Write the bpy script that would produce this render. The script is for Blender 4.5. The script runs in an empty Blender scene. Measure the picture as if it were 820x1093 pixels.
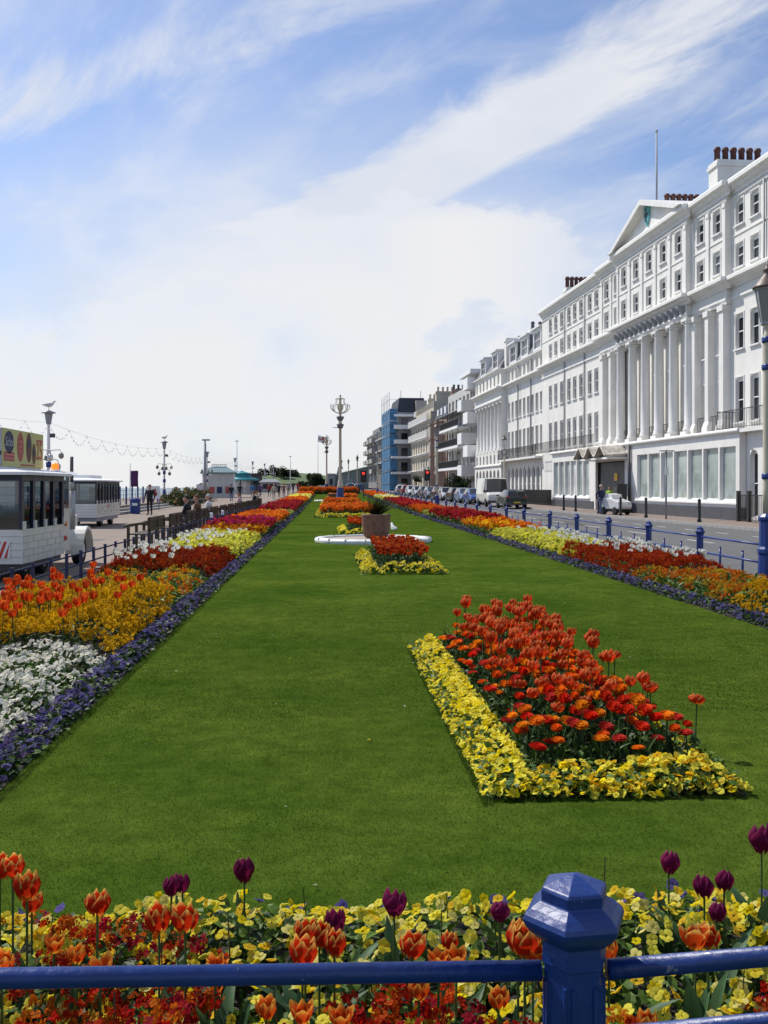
import bpy, math, random
import numpy as np
from mathutils import Vector, Matrix, Euler
random.seed(7); RNG = np.random.default_rng(11)
PI = math.pi
C = bpy.context.scene.collection
# ------------------------------------------------------------------ camera model
F, UC, VH, EYE = 1060.0, 410.0, 520.0, 1.62
TH = math.atan(60/1060); CT, SN = math.cos(TH), math.sin(TH)
def at(u, yr):                     # ground position seen in photo column u at depth yr
    xr = (u-UC)/F*yr
    return (xr*CT+yr*SN, -xr*SN+yr*CT)
def pix(u, v, z=0.0):
    yr = (EYE-z)*F/(v-VH)
    return at(u, yr)
def gz(y):
    return 0.0 if y < 60 else .004*(y-60)+.00003*(min(y,420)-60)**2
# street frame: local x = depth behind the hotel front line, y = along the street
ES = Vector(((-.099*CT+SN)/1.0049, (.099*SN+CT)/1.0049)); ED = Vector((ES.y, -ES.x))
O0 = Vector((21.8*CT, -21.8*SN)); RA = math.atan2(-ES.x, ES.y)
def st(s, d=0.0):
    p = O0+ES*s+ED*d
    return (p.x, p.y)
# ------------------------------------------------------------------ object helpers
def tag(o, label=None, cat=None, group=None, kind=None):
    if label: o['label'] = label
    if cat: o['category'] = cat
    if group: o['group'] = group
    if kind: o['kind'] = kind
    return o
def thing(name, label, cat, loc=(0,0,0), rz=0.0, group=None):
    o = bpy.data.objects.new(name, None); o.empty_display_size = .2
    C.objects.link(o); o.location = loc; o.rotation_euler = (0,0,rz)
    return tag(o, label, cat, group)
def link(name, me, parent=None, loc=(0,0,0), rot=(0,0,0), sc=None):
    o = bpy.data.objects.new(name, me); C.objects.link(o)
    o.location = loc; o.rotation_euler = rot
    if sc is not None: o.scale = (sc,sc,sc) if not hasattr(sc,'__len__') else sc
    if parent: o.parent = parent
    return o
def copy_tree(o, parent=None):
    c = o.copy(); C.objects.link(c)
    if parent: c.parent = parent
    for ch in list(o.children): copy_tree(ch, c)
    return c
class MB:
    def __init__(s, off=(0,0,0)): s.v=[]; s.f=[]; s.m=[]; s.s=[]; s.off=off
    def add(s, vs, fs, m=0, sm=False):
        b=len(s.v); s.v.extend([tuple(p) for p in vs])
        for f in fs: s.f.append(tuple(i+b for i in f)); s.m.append(m); s.s.append(sm)
        return s
    def box(s, x0,x1,y0,y1,z0,z1, m=0):
        return s.add([(x0,y0,z0),(x1,y0,z0),(x1,y1,z0),(x0,y1,z0),(x0,y0,z1),(x1,y0,z1),(x1,y1,z1),(x0,y1,z1)],
            [(0,3,2,1),(4,5,6,7),(0,1,5,4),(1,2,6,5),(2,3,7,6),(3,0,4,7)], m)
    def lathe(s, cx,cy, prof, n=12, m=0, rot=0.0, sm=True, z0=0.0):
        vs=[]; fs=[]; k=len(prof)
        for (r,z) in prof:
            for i in range(n):
                a=rot+2*PI*i/n; vs.append((cx+r*math.cos(a), cy+r*math.sin(a), z+z0))
        for j in range(k-1):
            for i in range(n):
                i2=(i+1)%n; fs.append((j*n+i, j*n+i2, (j+1)*n+i2, (j+1)*n+i))
        fs.append(tuple(range(n-1,-1,-1))); fs.append(tuple((k-1)*n+i for i in range(n)))
        return s.add(vs, fs, m, sm)
    def tube(s, pts, rad, n=8, m=0, sm=True):
        pts=[Vector(p) for p in pts]
        if not hasattr(rad,'__len__'): rad=[rad]*len(pts)
        vs=[]; fs=[]; prev=None
        for i,p in enumerate(pts):
            t=(pts[min(i+1,len(pts)-1)]-pts[max(i-1,0)])
            t=t.normalized() if t.length>1e-9 else Vector((0,0,1))
            if prev is None:
                a=Vector((0,0,1)) if abs(t.z)<.9 else Vector((1,0,0)); e1=t.cross(a).normalized()
            else: e1=(prev-t*prev.dot(t)).normalized()
            prev=e1; e2=t.cross(e1)
            for j in range(n):
                a=2*PI*j/n+PI/n; vs.append(p+(e1*math.cos(a)+e2*math.sin(a))*rad[i])
        for i in range(len(pts)-1):
            for j in range(n):
                j2=(j+1)%n; fs.append((i*n+j,i*n+j2,(i+1)*n+j2,(i+1)*n+j))
        fs.append(tuple(range(n-1,-1,-1))); fs.append(tuple((len(pts)-1)*n+j for j in range(n)))
        return s.add(vs, fs, m, sm)
    def extr(s, prof, y0, y1, m=0):      # closed (x,z) outline swept along y
        n=len(prof); vs=[(x,y0,z) for x,z in prof]+[(x,y1,z) for x,z in prof]
        fs=[(i,(i+1)%n,n+(i+1)%n,n+i) for i in range(n)]+[tuple(range(n-1,-1,-1)),tuple(range(n,2*n))]
        return s.add(vs, fs, m)
    def extrx(s, prof, x0, x1, m=0):     # closed (y,z) outline swept along x
        n=len(prof); vs=[(x0,y,z) for y,z in prof]+[(x1,y,z) for y,z in prof]
        fs=[(i,(i+1)%n,n+(i+1)%n,n+i) for i in range(n)]+[tuple(range(n-1,-1,-1)),tuple(range(n,2*n))]
        return s.add(vs, fs, m)
    def ball(s, c, r, n=10, m=0):
        if not hasattr(r,'__len__'): r=(r,r,r)
        vs=[]; fs=[]; k=n//2
        for j in range(1,k):
            for i in range(n):
                a=2*PI*i/n; b=PI*j/k
                vs.append((c[0]+r[0]*math.sin(b)*math.cos(a), c[1]+r[1]*math.sin(b)*math.sin(a), c[2]+r[2]*math.cos(b)))
        for j in range(k-2):
            for i in range(n): fs.append((j*n+i,(j+1)*n+i,(j+1)*n+(i+1)%n,j*n+(i+1)%n))
        t=len(vs); vs += [(c[0],c[1],c[2]+r[2]),(c[0],c[1],c[2]-r[2])]
        for i in range(n):
            fs.append((t,i,(i+1)%n)); fs.append((t+1,(k-2)*n+(i+1)%n,(k-2)*n+i))
        return s.add(vs, fs, m, True)
    def mesh(s, name, mats):
        me=bpy.data.meshes.new(name); ox,oy,oz=s.off
        me.from_pydata([(x-ox,y-oy,z-oz) for x,y,z in s.v], [], s.f)
        for mt in (mats if isinstance(mats,(list,tuple)) else [mats]): me.materials.append(mt)
        me.polygons.foreach_set('material_index', s.m); me.polygons.foreach_set('use_smooth', s.s)
        me.update(); return me
    def build(s, name, mats, parent=None, loc=(0,0,0), rot=(0,0,0)):
        return link(name, s.mesh(name, mats), parent, loc, rot)
def fixn(me):
    import bmesh
    bm=bmesh.new(); bm.from_mesh(me); bmesh.ops.recalc_face_normals(bm, faces=bm.faces); bm.to_mesh(me); bm.free(); return me
# ------------------------------------------------------------------ materials
def nt(name):
    m=bpy.data.materials.new(name); m.use_nodes=True
    return m, m.node_tree.nodes, m.node_tree.links, m.node_tree.nodes['Principled BSDF']
def mk(name, col, rough=.6, var=.12, scale=6.0, bump=0.0, bscale=None, metal=0.0, spec=.5, coat=0.0, col2=None, stain=0.0, stcol=(.12,.1,.08), stscale=1.2, flake=None):
    m,N,L,b=nt(name)
    tc=N.new('ShaderNodeTexCoord'); n=N.new('ShaderNodeTexNoise'); n.inputs['Scale'].default_value=scale; n.inputs['Detail'].default_value=6
    L.new(tc.outputs['Object'], n.inputs['Vector'])
    r=N.new('ShaderNodeValToRGB'); L.new(n.outputs['Fac'], r.inputs['Fac'])
    c2=col2 or tuple(min(1,c*(1+var)) for c in col); c1=tuple(c*(1-var) for c in col)
    r.color_ramp.elements[0].position=.3; r.color_ramp.elements[1].position=.7
    r.color_ramp.elements[0].color=(*c1,1); r.color_ramp.elements[1].color=(*c2,1)
    out=r.outputs['Color']
    if stain:
        n2=N.new('ShaderNodeTexNoise'); n2.inputs['Scale'].default_value=stscale; n2.inputs['Detail'].default_value=8; n2.inputs['Roughness'].default_value=.65
        mp=N.new('ShaderNodeMapping'); mp.inputs['Scale'].default_value=(1,1,.12); L.new(tc.outputs['Object'],mp.inputs['Vector']); L.new(mp.outputs[0],n2.inputs['Vector'])
        r2=N.new('ShaderNodeValToRGB'); r2.color_ramp.elements[0].position=.5; r2.color_ramp.elements[1].position=.78
        r2.color_ramp.elements[0].color=(0,0,0,1); r2.color_ramp.elements[1].color=(stain,stain,stain,1)
        L.new(n2.outputs['Fac'],r2.inputs['Fac'])
        mx=N.new('ShaderNodeMixRGB'); L.new(r2.outputs['Color'],mx.inputs['Fac']); L.new(out,mx.inputs['Color1']); mx.inputs['Color2'].default_value=(*stcol,1); out=mx.outputs['Color']
    if flake:
        n3=N.new('ShaderNodeTexNoise'); n3.inputs['Scale'].default_value=flake[1]; n3.inputs['Detail'].default_value=7; n3.inputs['Roughness'].default_value=.7
        L.new(tc.outputs['Object'],n3.inputs['Vector'])
        r3=N.new('ShaderNodeValToRGB'); r3.color_ramp.elements[0].position=flake[2]; r3.color_ramp.elements[1].position=flake[2]+.015
        r3.color_ramp.elements[0].color=(0,0,0,1); r3.color_ramp.elements[1].color=(1,1,1,1); L.new(n3.outputs['Fac'],r3.inputs['Fac'])
        mx=N.new('ShaderNodeMixRGB'); L.new(r3.outputs['Color'],mx.inputs['Fac']); L.new(out,mx.inputs['Color1']); mx.inputs['Color2'].default_value=(*flake[0],1); out=mx.outputs['Color']
    L.new(out,b.inputs['Base Color']); b.inputs['Roughness'].default_value=rough; b.inputs['Metallic'].default_value=metal
    b.inputs['Specular IOR Level'].default_value=spec; b.inputs['Coat Weight'].default_value=coat
    if bump:
        nb=N.new('ShaderNodeTexNoise'); nb.inputs['Scale'].default_value=bscale or scale*4; nb.inputs['Detail'].default_value=5
        L.new(tc.outputs['Object'],nb.inputs['Vector'])
        bp=N.new('ShaderNodeBump'); bp.inputs['Strength'].default_value=bump; bp.inputs['Distance'].default_value=.02
        L.new(nb.outputs['Fac'],bp.inputs['Height']); L.new(bp.outputs[0],b.inputs['Normal'])
    return m
def mk_flower(name, transl=.3, rough=.55, rnd=.25, spec=.3):
    m,N,L,b=nt(name)
    a=N.new('ShaderNodeAttribute'); a.attribute_name='Col'
    oi=N.new('ShaderNodeObjectInfo'); hs=N.new('ShaderNodeHueSaturation')
    mr=N.new('ShaderNodeMapRange'); mr.inputs['To Min'].default_value=1-rnd; mr.inputs['To Max'].default_value=1+rnd*.6
    L.new(oi.outputs['Random'],mr.inputs['Value']); L.new(mr.outputs[0],hs.inputs['Value']); L.new(a.outputs['Color'],hs.inputs['Color'])
    tc=N.new('ShaderNodeTexCoord'); n=N.new('ShaderNodeTexNoise'); n.inputs['Scale'].default_value=90; L.new(tc.outputs['Object'],n.inputs['Vector'])
    mr2=N.new('ShaderNodeMapRange'); mr2.inputs['To Min'].default_value=.75; mr2.inputs['To Max'].default_value=1.2; L.new(n.outputs['Fac'],mr2.inputs['Value'])
    vm=N.new('ShaderNodeVectorMath'); vm.operation='SCALE'; L.new(hs.outputs['Color'],vm.inputs[0]); L.new(mr2.outputs[0],vm.inputs['Scale'])
    L.new(vm.outputs[0],b.inputs['Base Color']); b.inputs['Roughness'].default_value=rough; b.inputs['Specular IOR Level'].default_value=spec
    t=N.new('ShaderNodeBsdfTranslucent'); L.new(vm.outputs[0],t.inputs['Color'])
    mx=N.new('ShaderNodeMixShader'); mx.inputs[0].default_value=transl
    L.new(b.outputs[0],mx.inputs[1]); L.new(t.outputs[0],mx.inputs[2]); L.new(mx.outputs[0],N['Material Output'].inputs['Surface'])
    return m
M={}
M['petal']=mk_flower('petal',.46,.7,.2,.06)
M['leaf']=mk_flower('leaf',.22,.5,.2,.2)
M['blade']=mk_flower('grass_blade',.5,.9,.2,.0)
M['blue']=mk('blue_gloss_paint',(.004,.03,.17),.42,.22,5,.22,28,coat=.12,flake=((.16,.19,.28),13.0,.655))
M['blue_far']=mk('blue_paint',(.012,.04,.2),.35,.15,3)
M['navy']=mk('navy_paint',(.012,.018,.06),.4,.2,3)
M['cream']=mk('cream_paint',(.55,.5,.38),.45,.12,4,stain=.4)
M['white']=mk('white_stucco',(.76,.745,.7),.7,.05,.9,.05,12,stain=.55,stcol=(.5,.48,.44),stscale=.9)
M['trim']=mk('white_trim_paint',(.77,.755,.72),.55,.05,1.5,stain=.3,stcol=(.48,.46,.42),stscale=1.3)
M['frame']=mk('white_sash_paint',(.8,.8,.8),.4,.04,3)
M['iron']=mk('black_ironwork',(.018,.018,.02),.45,.3,8)
M['slate']=mk('grey_slate',(.17,.165,.175),.6,.25,3,.1)
M['darkslate']=mk('dark_slate',(.03,.035,.05),.6,.25,2,.1)
M['lead']=mk('grey_lead',(.3,.31,.34),.55,.15,2)
M['plinth']=mk('dark_grey_plinth',(.07,.072,.08),.6,.2,4)
M['pot_red']=mk('terracotta_chimney',(.1,.035,.03),.7,.3,5)
M['teal']=mk('teal_shield_paint',(.12,.4,.42),.5,.3,6)
M['canopy']=mk('weathered_canopy',(.5,.46,.4),.8,.35,3,.1,stain=.8,stcol=(.16,.11,.06),stscale=3)
M['darkpanel']=mk('dark_grey_panel',(.045,.043,.042),.5,.15,2)
M['yellow_sign']=mk('yellow_sign_paint',(.75,.45,.01),.5,.08,4)
M['wood']=mk('weathered_bench_wood',(.06,.04,.022),.6,.35,14,.15)
M['black']=mk('black_rubber',(.015,.015,.016),.75,.2,8)
M['chrome']=mk('grey_metal',(.4,.41,.42),.45,.1,5,metal=.35)
M['terracotta']=mk('brown_pot_clay',(.17,.085,.055),.75,.25,7,.12,stain=.5,stcol=(.2,.15,.12),stscale=4)
M['ringwhite']=mk('white_painted_kerb',(.74,.74,.72),.6,.06,5,.08,stain=.5,stcol=(.4,.38,.33),stscale=4)
M['ringfill']=mk('pinkish_gravel',(.33,.27,.22),.9,.35,60,.5,120)
M['lowfence']=mk('navy_fence_paint',(.01,.02,.08),.4,.2,3)
M['seam']=mk('pale_panel_seam',(.46,.45,.41),.7,.1,5)
M['soil']=mk('dark_soil',(.022,.016,.011),.95,.5,30,.6,60)
M['glassdark']=None
def mk_glass(name, dark=(.02,.024,.03), light=(.16,.17,.17), rough=.06, spec=.9):
    m,N,L,b=nt(name); oi=N.new('ShaderNodeObjectInfo'); r=N.new('ShaderNodeValToRGB')
    r.color_ramp.elements[0].color=(*dark,1); r.color_ramp.elements[1].color=(*light,1); r.color_ramp.elements[0].position=.45
    e=r.color_ramp.elements.new(.8); e.color=(*light,1); r.color_ramp.elements[-1].position=.93; r.color_ramp.elements[-1].color=(*[min(1,q*2.6) for q in light],1)
    L.new(oi.outputs['Random'],r.inputs['Fac'])
    tc=N.new('ShaderNodeTexCoord'); n=N.new('ShaderNodeTexNoise'); n.inputs['Scale'].default_value=1.6; L.new(tc.outputs['Object'],n.inputs['Vector'])
    mx=N.new('ShaderNodeMixRGB'); mx.blend_type='MULTIPLY'; mx.inputs['Fac'].default_value=.7; L.new(r.outputs['Color'],mx.inputs['Color1']); L.new(n.outputs['Fac'],mx.inputs['Color2'])
    L.new(mx.outputs[0],b.inputs['Base Color']); b.inputs['Roughness'].default_value=rough; b.inputs['Specular IOR Level'].default_value=spec
    bp=N.new('ShaderNodeBump'); bp.inputs['Strength'].default_value=.04; bp.inputs['Distance'].default_value=.02; L.new(n.outputs['Fac'],bp.inputs['Height']); L.new(bp.outputs[0],b.inputs['Normal'])
    return m
M['glass']=mk_glass('window_glass',(.018,.021,.026),(.1,.105,.11),.08,.22)
M['carglass']=mk_glass('car_glass',(.012,.015,.018),(.05,.055,.06),.04)
M['loungeglass']=mk_glass('lounge_glass',(.46,.54,.51),(.62,.69,.66),.05,.5)
M['lanternglass']=mk_glass('lantern_glass',(.32,.31,.27),(.5,.5,.45),.2,.5)
def emis(name,col,st_):
    m,N,L,b=nt(name); b.inputs['Base Color'].default_value=(*col,1); b.inputs['Emission Color'].default_value=(*col,1); b.inputs['Emission Strength'].default_value=st_; return m
M['redlight']=emis('lit_red_lamp',(.9,.03,.02),2.2)
M['amber']=emis('lit_amber_beacon',(1,.16,.01),1.6)
M['redlens']=mk('red_lens',(.5,.02,.015),.25,.1,5)
M['orangelens']=mk('orange_lens',(.7,.2,.02),.25,.1,5)
M['plate_y']=mk('yellow_number_plate',(.7,.5,.03),.5,.05,5)
M['plate_w']=mk('white_number_plate',(.7,.7,.68),.5,.05,5)
M['headglass']=mk('headlamp_glass',(.55,.57,.6),.15,.1,5)
# ground materials
def mk_lawn():
    m,N,L,b=nt('mown_lawn'); tc=N.new('ShaderNodeTexCoord')
    def noise(sc,det=6,rg=.6,vec=None):
        n=N.new('ShaderNodeTexNoise'); n.inputs['Scale'].default_value=sc; n.inputs['Detail'].default_value=det; n.inputs['Roughness'].default_value=rg
        L.new(vec or tc.outputs['Object'],n.inputs['Vector']); return n
    n1=noise(.55,5); n2=noise(45,4,.8); n3=noise(5,6,.7)
    r=N.new('ShaderNodeValToRGB'); r.color_ramp.elements[0].position=.34; r.color_ramp.elements[1].position=.7
    r.color_ramp.elements[0].color=(.036,.074,.009,1); r.color_ramp.elements[1].color=(.077,.117,.018,1); L.new(n1.outputs['Fac'],r.inputs['Fac'])
    r3=N.new('ShaderNodeValToRGB'); r3.color_ramp.elements[0].color=(.6,.64,.55,1); r3.color_ramp.elements[1].color=(1.35,1.25,1.2,1); r3.color_ramp.elements[0].position=.3; r3.color_ramp.elements[1].position=.72; L.new(n3.outputs['Fac'],r3.inputs['Fac'])
    r2=N.new('ShaderNodeValToRGB'); r2.color_ramp.elements[0].color=(.72,.75,.7,1); r2.color_ramp.elements[1].color=(1.28,1.25,1.2,1); r2.color_ramp.elements[0].position=.3; r2.color_ramp.elements[1].position=.7; L.new(n2.outputs['Fac'],r2.inputs['Fac'])
    a=N.new('ShaderNodeMixRGB'); a.blend_type='MULTIPLY'; a.inputs['Fac'].default_value=1; L.new(r.outputs[0],a.inputs['Color1']); L.new(r3.outputs[0],a.inputs['Color2'])
    c=N.new('ShaderNodeMixRGB'); c.blend_type='MULTIPLY'; c.inputs['Fac'].default_value=1; L.new(a.outputs[0],c.inputs['Color1']); L.new(r2.outputs[0],c.inputs['Color2'])
    L.new(c.outputs[0],b.inputs['Base Color']); b.inputs['Roughness'].default_value=1.0; b.inputs['Specular IOR Level'].default_value=.0
    bp=N.new('ShaderNodeBump'); bp.inputs['Strength'].default_value=.3; bp.inputs['Distance'].default_value=.015; L.new(n2.outputs['Fac'],bp.inputs['Height']); L.new(bp.outputs[0],b.inputs['Normal'])
    return m
M['lawn']=mk_lawn()
M['road']=mk('worn_asphalt',(.1,.1,.1),.85,.14,2.5,.25,90,stain=.5,stcol=(.1,.1,.1),stscale=.8)
M['pave']=mk('pinkish_paving',(.21,.16,.135),.85,.16,1.5,.2,60,stain=.5,stcol=(.16,.13,.11),stscale=.9)
M['prom']=mk('pinkish_promenade_tarmac',(.225,.175,.14),.9,.12,1.2,.25,80,stain=.4,stcol=(.19,.15,.13),stscale=.7)
M['kerb']=mk('grey_kerb_stone',(.3,.29,.28),.8,.2,5,.1)
M['linepaint']=mk('white_road_paint',(.6,.6,.58),.7,.25,14)
M['earth']=mk('dull_ground',(.16,.15,.11),.95,.3,.2)
M['hillgrass']=mk('hill_grass',(.07,.11,.03),.95,.35,.25,.3,4)
M['beach']=mk('shingle',(.3,.26,.2),.95,.3,2,.3)
def mk_sea():
    m,N,L,b=nt('sea_water'); tc=N.new('ShaderNodeTexCoord'); n=N.new('ShaderNodeTexNoise'); n.inputs['Scale'].default_value=.35; n.inputs['Detail'].default_value=8
    L.new(tc.outputs['Object'],n.inputs['Vector']); bp=N.new('ShaderNodeBump'); bp.inputs['Strength'].default_value=.5; bp.inputs['Distance'].default_value=.3
    L.new(n.outputs['Fac'],bp.inputs['Height']); L.new(bp.outputs[0],b.inputs['Normal'])
    b.inputs['Base Color'].default_value=(.16,.23,.24,1); b.inputs['Roughness'].default_value=.3; return m
M['sea']=mk_sea()
# ------------------------------------------------------------------ ground, roads, sea
YS=[-12,0,6,12,20,30,40,50,60]+list(range(70,430,10))
def strip(name, xf0, xf1, z, mat, ys=YS, label=None, nx=1):
    mb=MB(); vs=[]; fs=[]
    for y in ys:
        a,b=xf0(y),xf1(y)
        for i in range(nx+1): vs.append((a+(b-a)*i/nx, y, gz(y)+z))
    for j in range(len(ys)-1):
        for i in range(nx):
            p=j*(nx+1)+i; fs.append((p,p+1,p+nx+2,p+nx+1))
    mb.add(vs,fs,0,True); o=mb.build(name,mat); tag(o,label,None,None,'structure'); return o
def stx(d):                       # X of the street line d at world Y
    def f(y):
        s=(y-O0.y-ED.y*d)/ES.y
        return O0.x+ES.x*s+ED.x*d
    return f
LX0,LX1=-1.74,5.0                 # lawn edges
GX0,GX1=-4.05,7.25                # the two fences
GEND=166
# one sheet of land out to the horizon on the landward side, following the rise
mb=MB(); vs=[]; fs=[]
ys=[-60,-12,0,30,60]+list(range(80,430,20))+[520,700,1200,3000]
xs=[-24,-10,0,7.3,20,60,200,900,3000]
for y in ys:
    for x in xs: vs.append((x,y,gz(y)-.32))
for j in range(len(ys)-1):
    for i in range(len(xs)-1):
        p=j*len(xs)+i; fs.append((p,p+1,p+len(xs)+1,p+len(xs)))
mb.add(vs,fs); tag(mb.build('ground',M['earth']),'dull land sheet beneath the promenade and street',None,None,'structure')
tag(MB().add([(-9000,-300,-4.2),(-30,-300,-4.2),(-30,9000,-4.2),(-9000,9000,-4.2)],[(0,1,2,3)]).build('sea',M['sea']),'calm pale grey-green sea along the horizon',None,None,'structure')
mb=MB(); vs=[];fs=[]
for y in [-60,0,60,120,200,300,420]: vs+=[(-24,y,gz(y)-.35),(-40,y,-4.6)]
for j in range(6): fs.append((2*j,2*j+2,2*j+3,2*j+1))
mb.add(vs,fs); tag(mb.build('beach',M['beach']),'shingle beach falling away to the sea',None,None,'structure')
strip('promenade', lambda y:-24, lambda y:GX0, 0, M['prom'], label='pinkish tarmac promenade beside the gardens')
gy=[y for y in YS if y<=GEND]+[GEND]
tag(strip('lawn', lambda y:-4.05, lambda y:GX1, .0, M['lawn'], ys=gy, nx=6),'mown green lawn between the flower beds')
strip('road', lambda y:GX1+.12 if y<GEND else -3.0, stx(-3.3), -.11, M['road'], ys=[-12,0,6,12,20,30,40,50,60]+list(range(70,160,10))+[GEND-.1,GEND+.1]+list(range(170,430,10)), label='grey worn asphalt seafront road')
mb=MB(); vs=[];fs=[]
f0,f1=stx(-3.3),stx(-3.15)
for y in YS: vs+=[(f0(y),y,gz(y)-.115),(f0(y),y,gz(y)+.012),(f1(y),y,gz(y)+.012)]
for j in range(len(YS)-1):
    a=3*j; fs+=[(a,a+3,a+4,a+1),(a+1,a+4,a+5,a+2)]
mb.add(vs,fs); tag(mb.build('kerb',M['kerb']),'pale stone kerb along the far pavement',None,None,'structure')
strip('pavement', stx(-3.15), stx(14), .008, M['pave'], label='pinkish pavement in front of the white hotel')
mb=MB()
mb.box(GX1-.08,GX1+.12,-12,60,-.2,.02)
for j in range(60,166,10):
    y1=min(j+10,166); mb.add([(GX1-.08,j,gz(j)+.02),(GX1+.12,j,gz(j)+.02),(GX1+.12,y1,gz(y1)+.02),(GX1-.08,y1,gz(y1)+.02),(GX1+.12,j,gz(j)-.2),(GX1+.12,y1,gz(y1)-.2)],[(0,1,2,3),(1,4,5,2)])
tag(mb.build('garden_kerb',M['kerb']),'stone kerb under the blue road fence',None,None,'structure')
# painted dashes
mb=MB(); y=14
def dash(fx,y0,L_,w=.1):
    for (a,b) in ((y0,y0+L_),):
        x0,x1=fx(a),fx(b); mb.add([(x0-w/2,a,gz(a)-.105),(x0+w/2,a,gz(a)-.105),(x1+w/2,b,gz(b)-.105),(x1-w/2,b,gz(b)-.105)],[(0,1,2,3)])
fc=lambda y:(GX1+stx(-3.3)(y))/2-.3
y=12
while y<320: dash(fc if y<160 else (lambda y: stx(-7.5)(y)), y, 2.2); y+=6
y=24
while y<130: dash(stx(-5.4),y,1.0); y+=3.0
tag(mb.build('road_markings',M['linepaint']),'broken white lines painted on the road',None,None,'structure')
mb=MB()
for (fx,y,w,l) in ((lambda y:GX1+2.2,26,1.3,5),(fc,44,1.0,9),(stx(-6.0),60,1.2,4),(lambda y:GX1+1.6,70,1.5,7),(stx(-5.0),88,.9,5)):
    x=fx(y); mb.add([(x-w/2,y,gz(y)-.1066),(x+w/2,y,gz(y)-.1066),(x+w/2,y+l,gz(y+l)-.1066),(x-w/2,y+l,gz(y+l)-.1066)],[(0,1,2,3)])
M['patch']=mk('dark_tar_patch',(.06,.06,.062),.9,.2,6,.3,60)
tag(mb.build('road_patches',M['patch']),'darker mended rectangles in the worn road',None,None,'structure')
mb=MB()
for (x,y) in ((GX1+3.1,33),(GX1+4.6,52),(GX1+2.6,79)):
    n=20; mb.add([(x+.32*math.cos(2*PI*i/n),y+.32*math.sin(2*PI*i/n),gz(y)-.1045) for i in range(n)],[tuple(range(n))])
for (x,y) in ((-7.2,31),(-8.6,49),(-6.1,60)): mb.add([(x-.3,y-.4,gz(y)+.004),(x+.3,y-.4,gz(y)+.004),(x+.3,y+.4,gz(y)+.004),(x-.3,y+.4,gz(y)+.004)],[(0,1,2,3)])
tag(mb.build('road_covers',M['plinth']),'iron inspection covers set in the road and promenade',None,None,'structure')
# low hill at the far end
mb=MB(); n=24; vs=[];fs=[]
for j in range(9):
    for i in range(n):
        a=2*PI*i/n; t=j/8; h=3.4*(1-t*t)**1.3
        vs.append((-12+30*t*math.cos(a)+1.2*math.sin(i*3.1)*t, 330+55*t*math.sin(a), gz(330)-.6+h+.25*math.sin(i*2.3+j)))
for j in range(8):
    for i in range(n): fs.append((j*n+i,(j+1)*n+i,(j+1)*n+(i+1)%n,j*n+(i+1)%n))
fs.append(tuple(range(n))); mb.add(vs,fs,0,True)
tag(mb.build('hill',M['hillgrass']),'low grassy mound at the far end of the promenade',None,None,'structure')
# ------------------------------------------------------------------ scatter machinery
class Proto:
    def __init__(s): s.v=[]; s.c=[]; s.f=[]
    def grid(s, P, Cc):
        P=np.asarray(P,float); Cc=np.asarray(Cc,float); r,c=P.shape[:2]; b=len(s.v)
        s.v+=P.reshape(-1,3).tolist(); s.c+=Cc.reshape(-1,3).tolist()
        for i in range(r-1):
            for j in range(c-1):
                a=b+i*c+j; s.f+=[(a,a+1,a+c+1),(a,a+c+1,a+c)]
    def fan(s, ctr, rim, cc, rc):
        b=len(s.v); s.v+=[ctr]+list(rim); s.c+=[cc]+[rc]*len(rim)
        for i in range(len(rim)-1): s.f.append((b,b+1+i,b+2+i))
    def join(s, o, M4=None, tint=1.0):
        b=len(s.v)
        for p in o.v: s.v.append(tuple(M4@Vector(p)) if M4 else tuple(p))
        s.c+=[tuple(np.array(c)*tint) for c in o.c]; s.f+=[tuple(i+b for i in f) for f in o.f]
        return s
    def arr(s): return np.array(s.v,float),np.array(s.c,float),np.array(s.f,int)
def rotm(tilt, az, spin):
    """stack of rotations: spin about z, then tilt towards azimuth az"""
    n=len(tilt); ct,s_=np.cos(tilt),np.sin(tilt); R=np.zeros((n,3,3))
    ax=-np.sin(az); ay=np.cos(az)
    k=1-ct
    R[:,0,0]=ct+ax*ax*k; R[:,0,1]=ax*ay*k; R[:,0,2]=ay*s_
    R[:,1,0]=ax*ay*k; R[:,1,1]=ct+ay*ay*k; R[:,1,2]=-ax*s_
    R[:,2,0]=-ay*s_; R[:,2,1]=ax*s_; R[:,2,2]=ct
    S=np.zeros((n,3,3)); S[:,0,0]=np.cos(spin); S[:,0,1]=-np.sin(spin); S[:,1,0]=np.sin(spin); S[:,1,1]=np.cos(spin); S[:,2,2]=1
    return R@S
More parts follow.
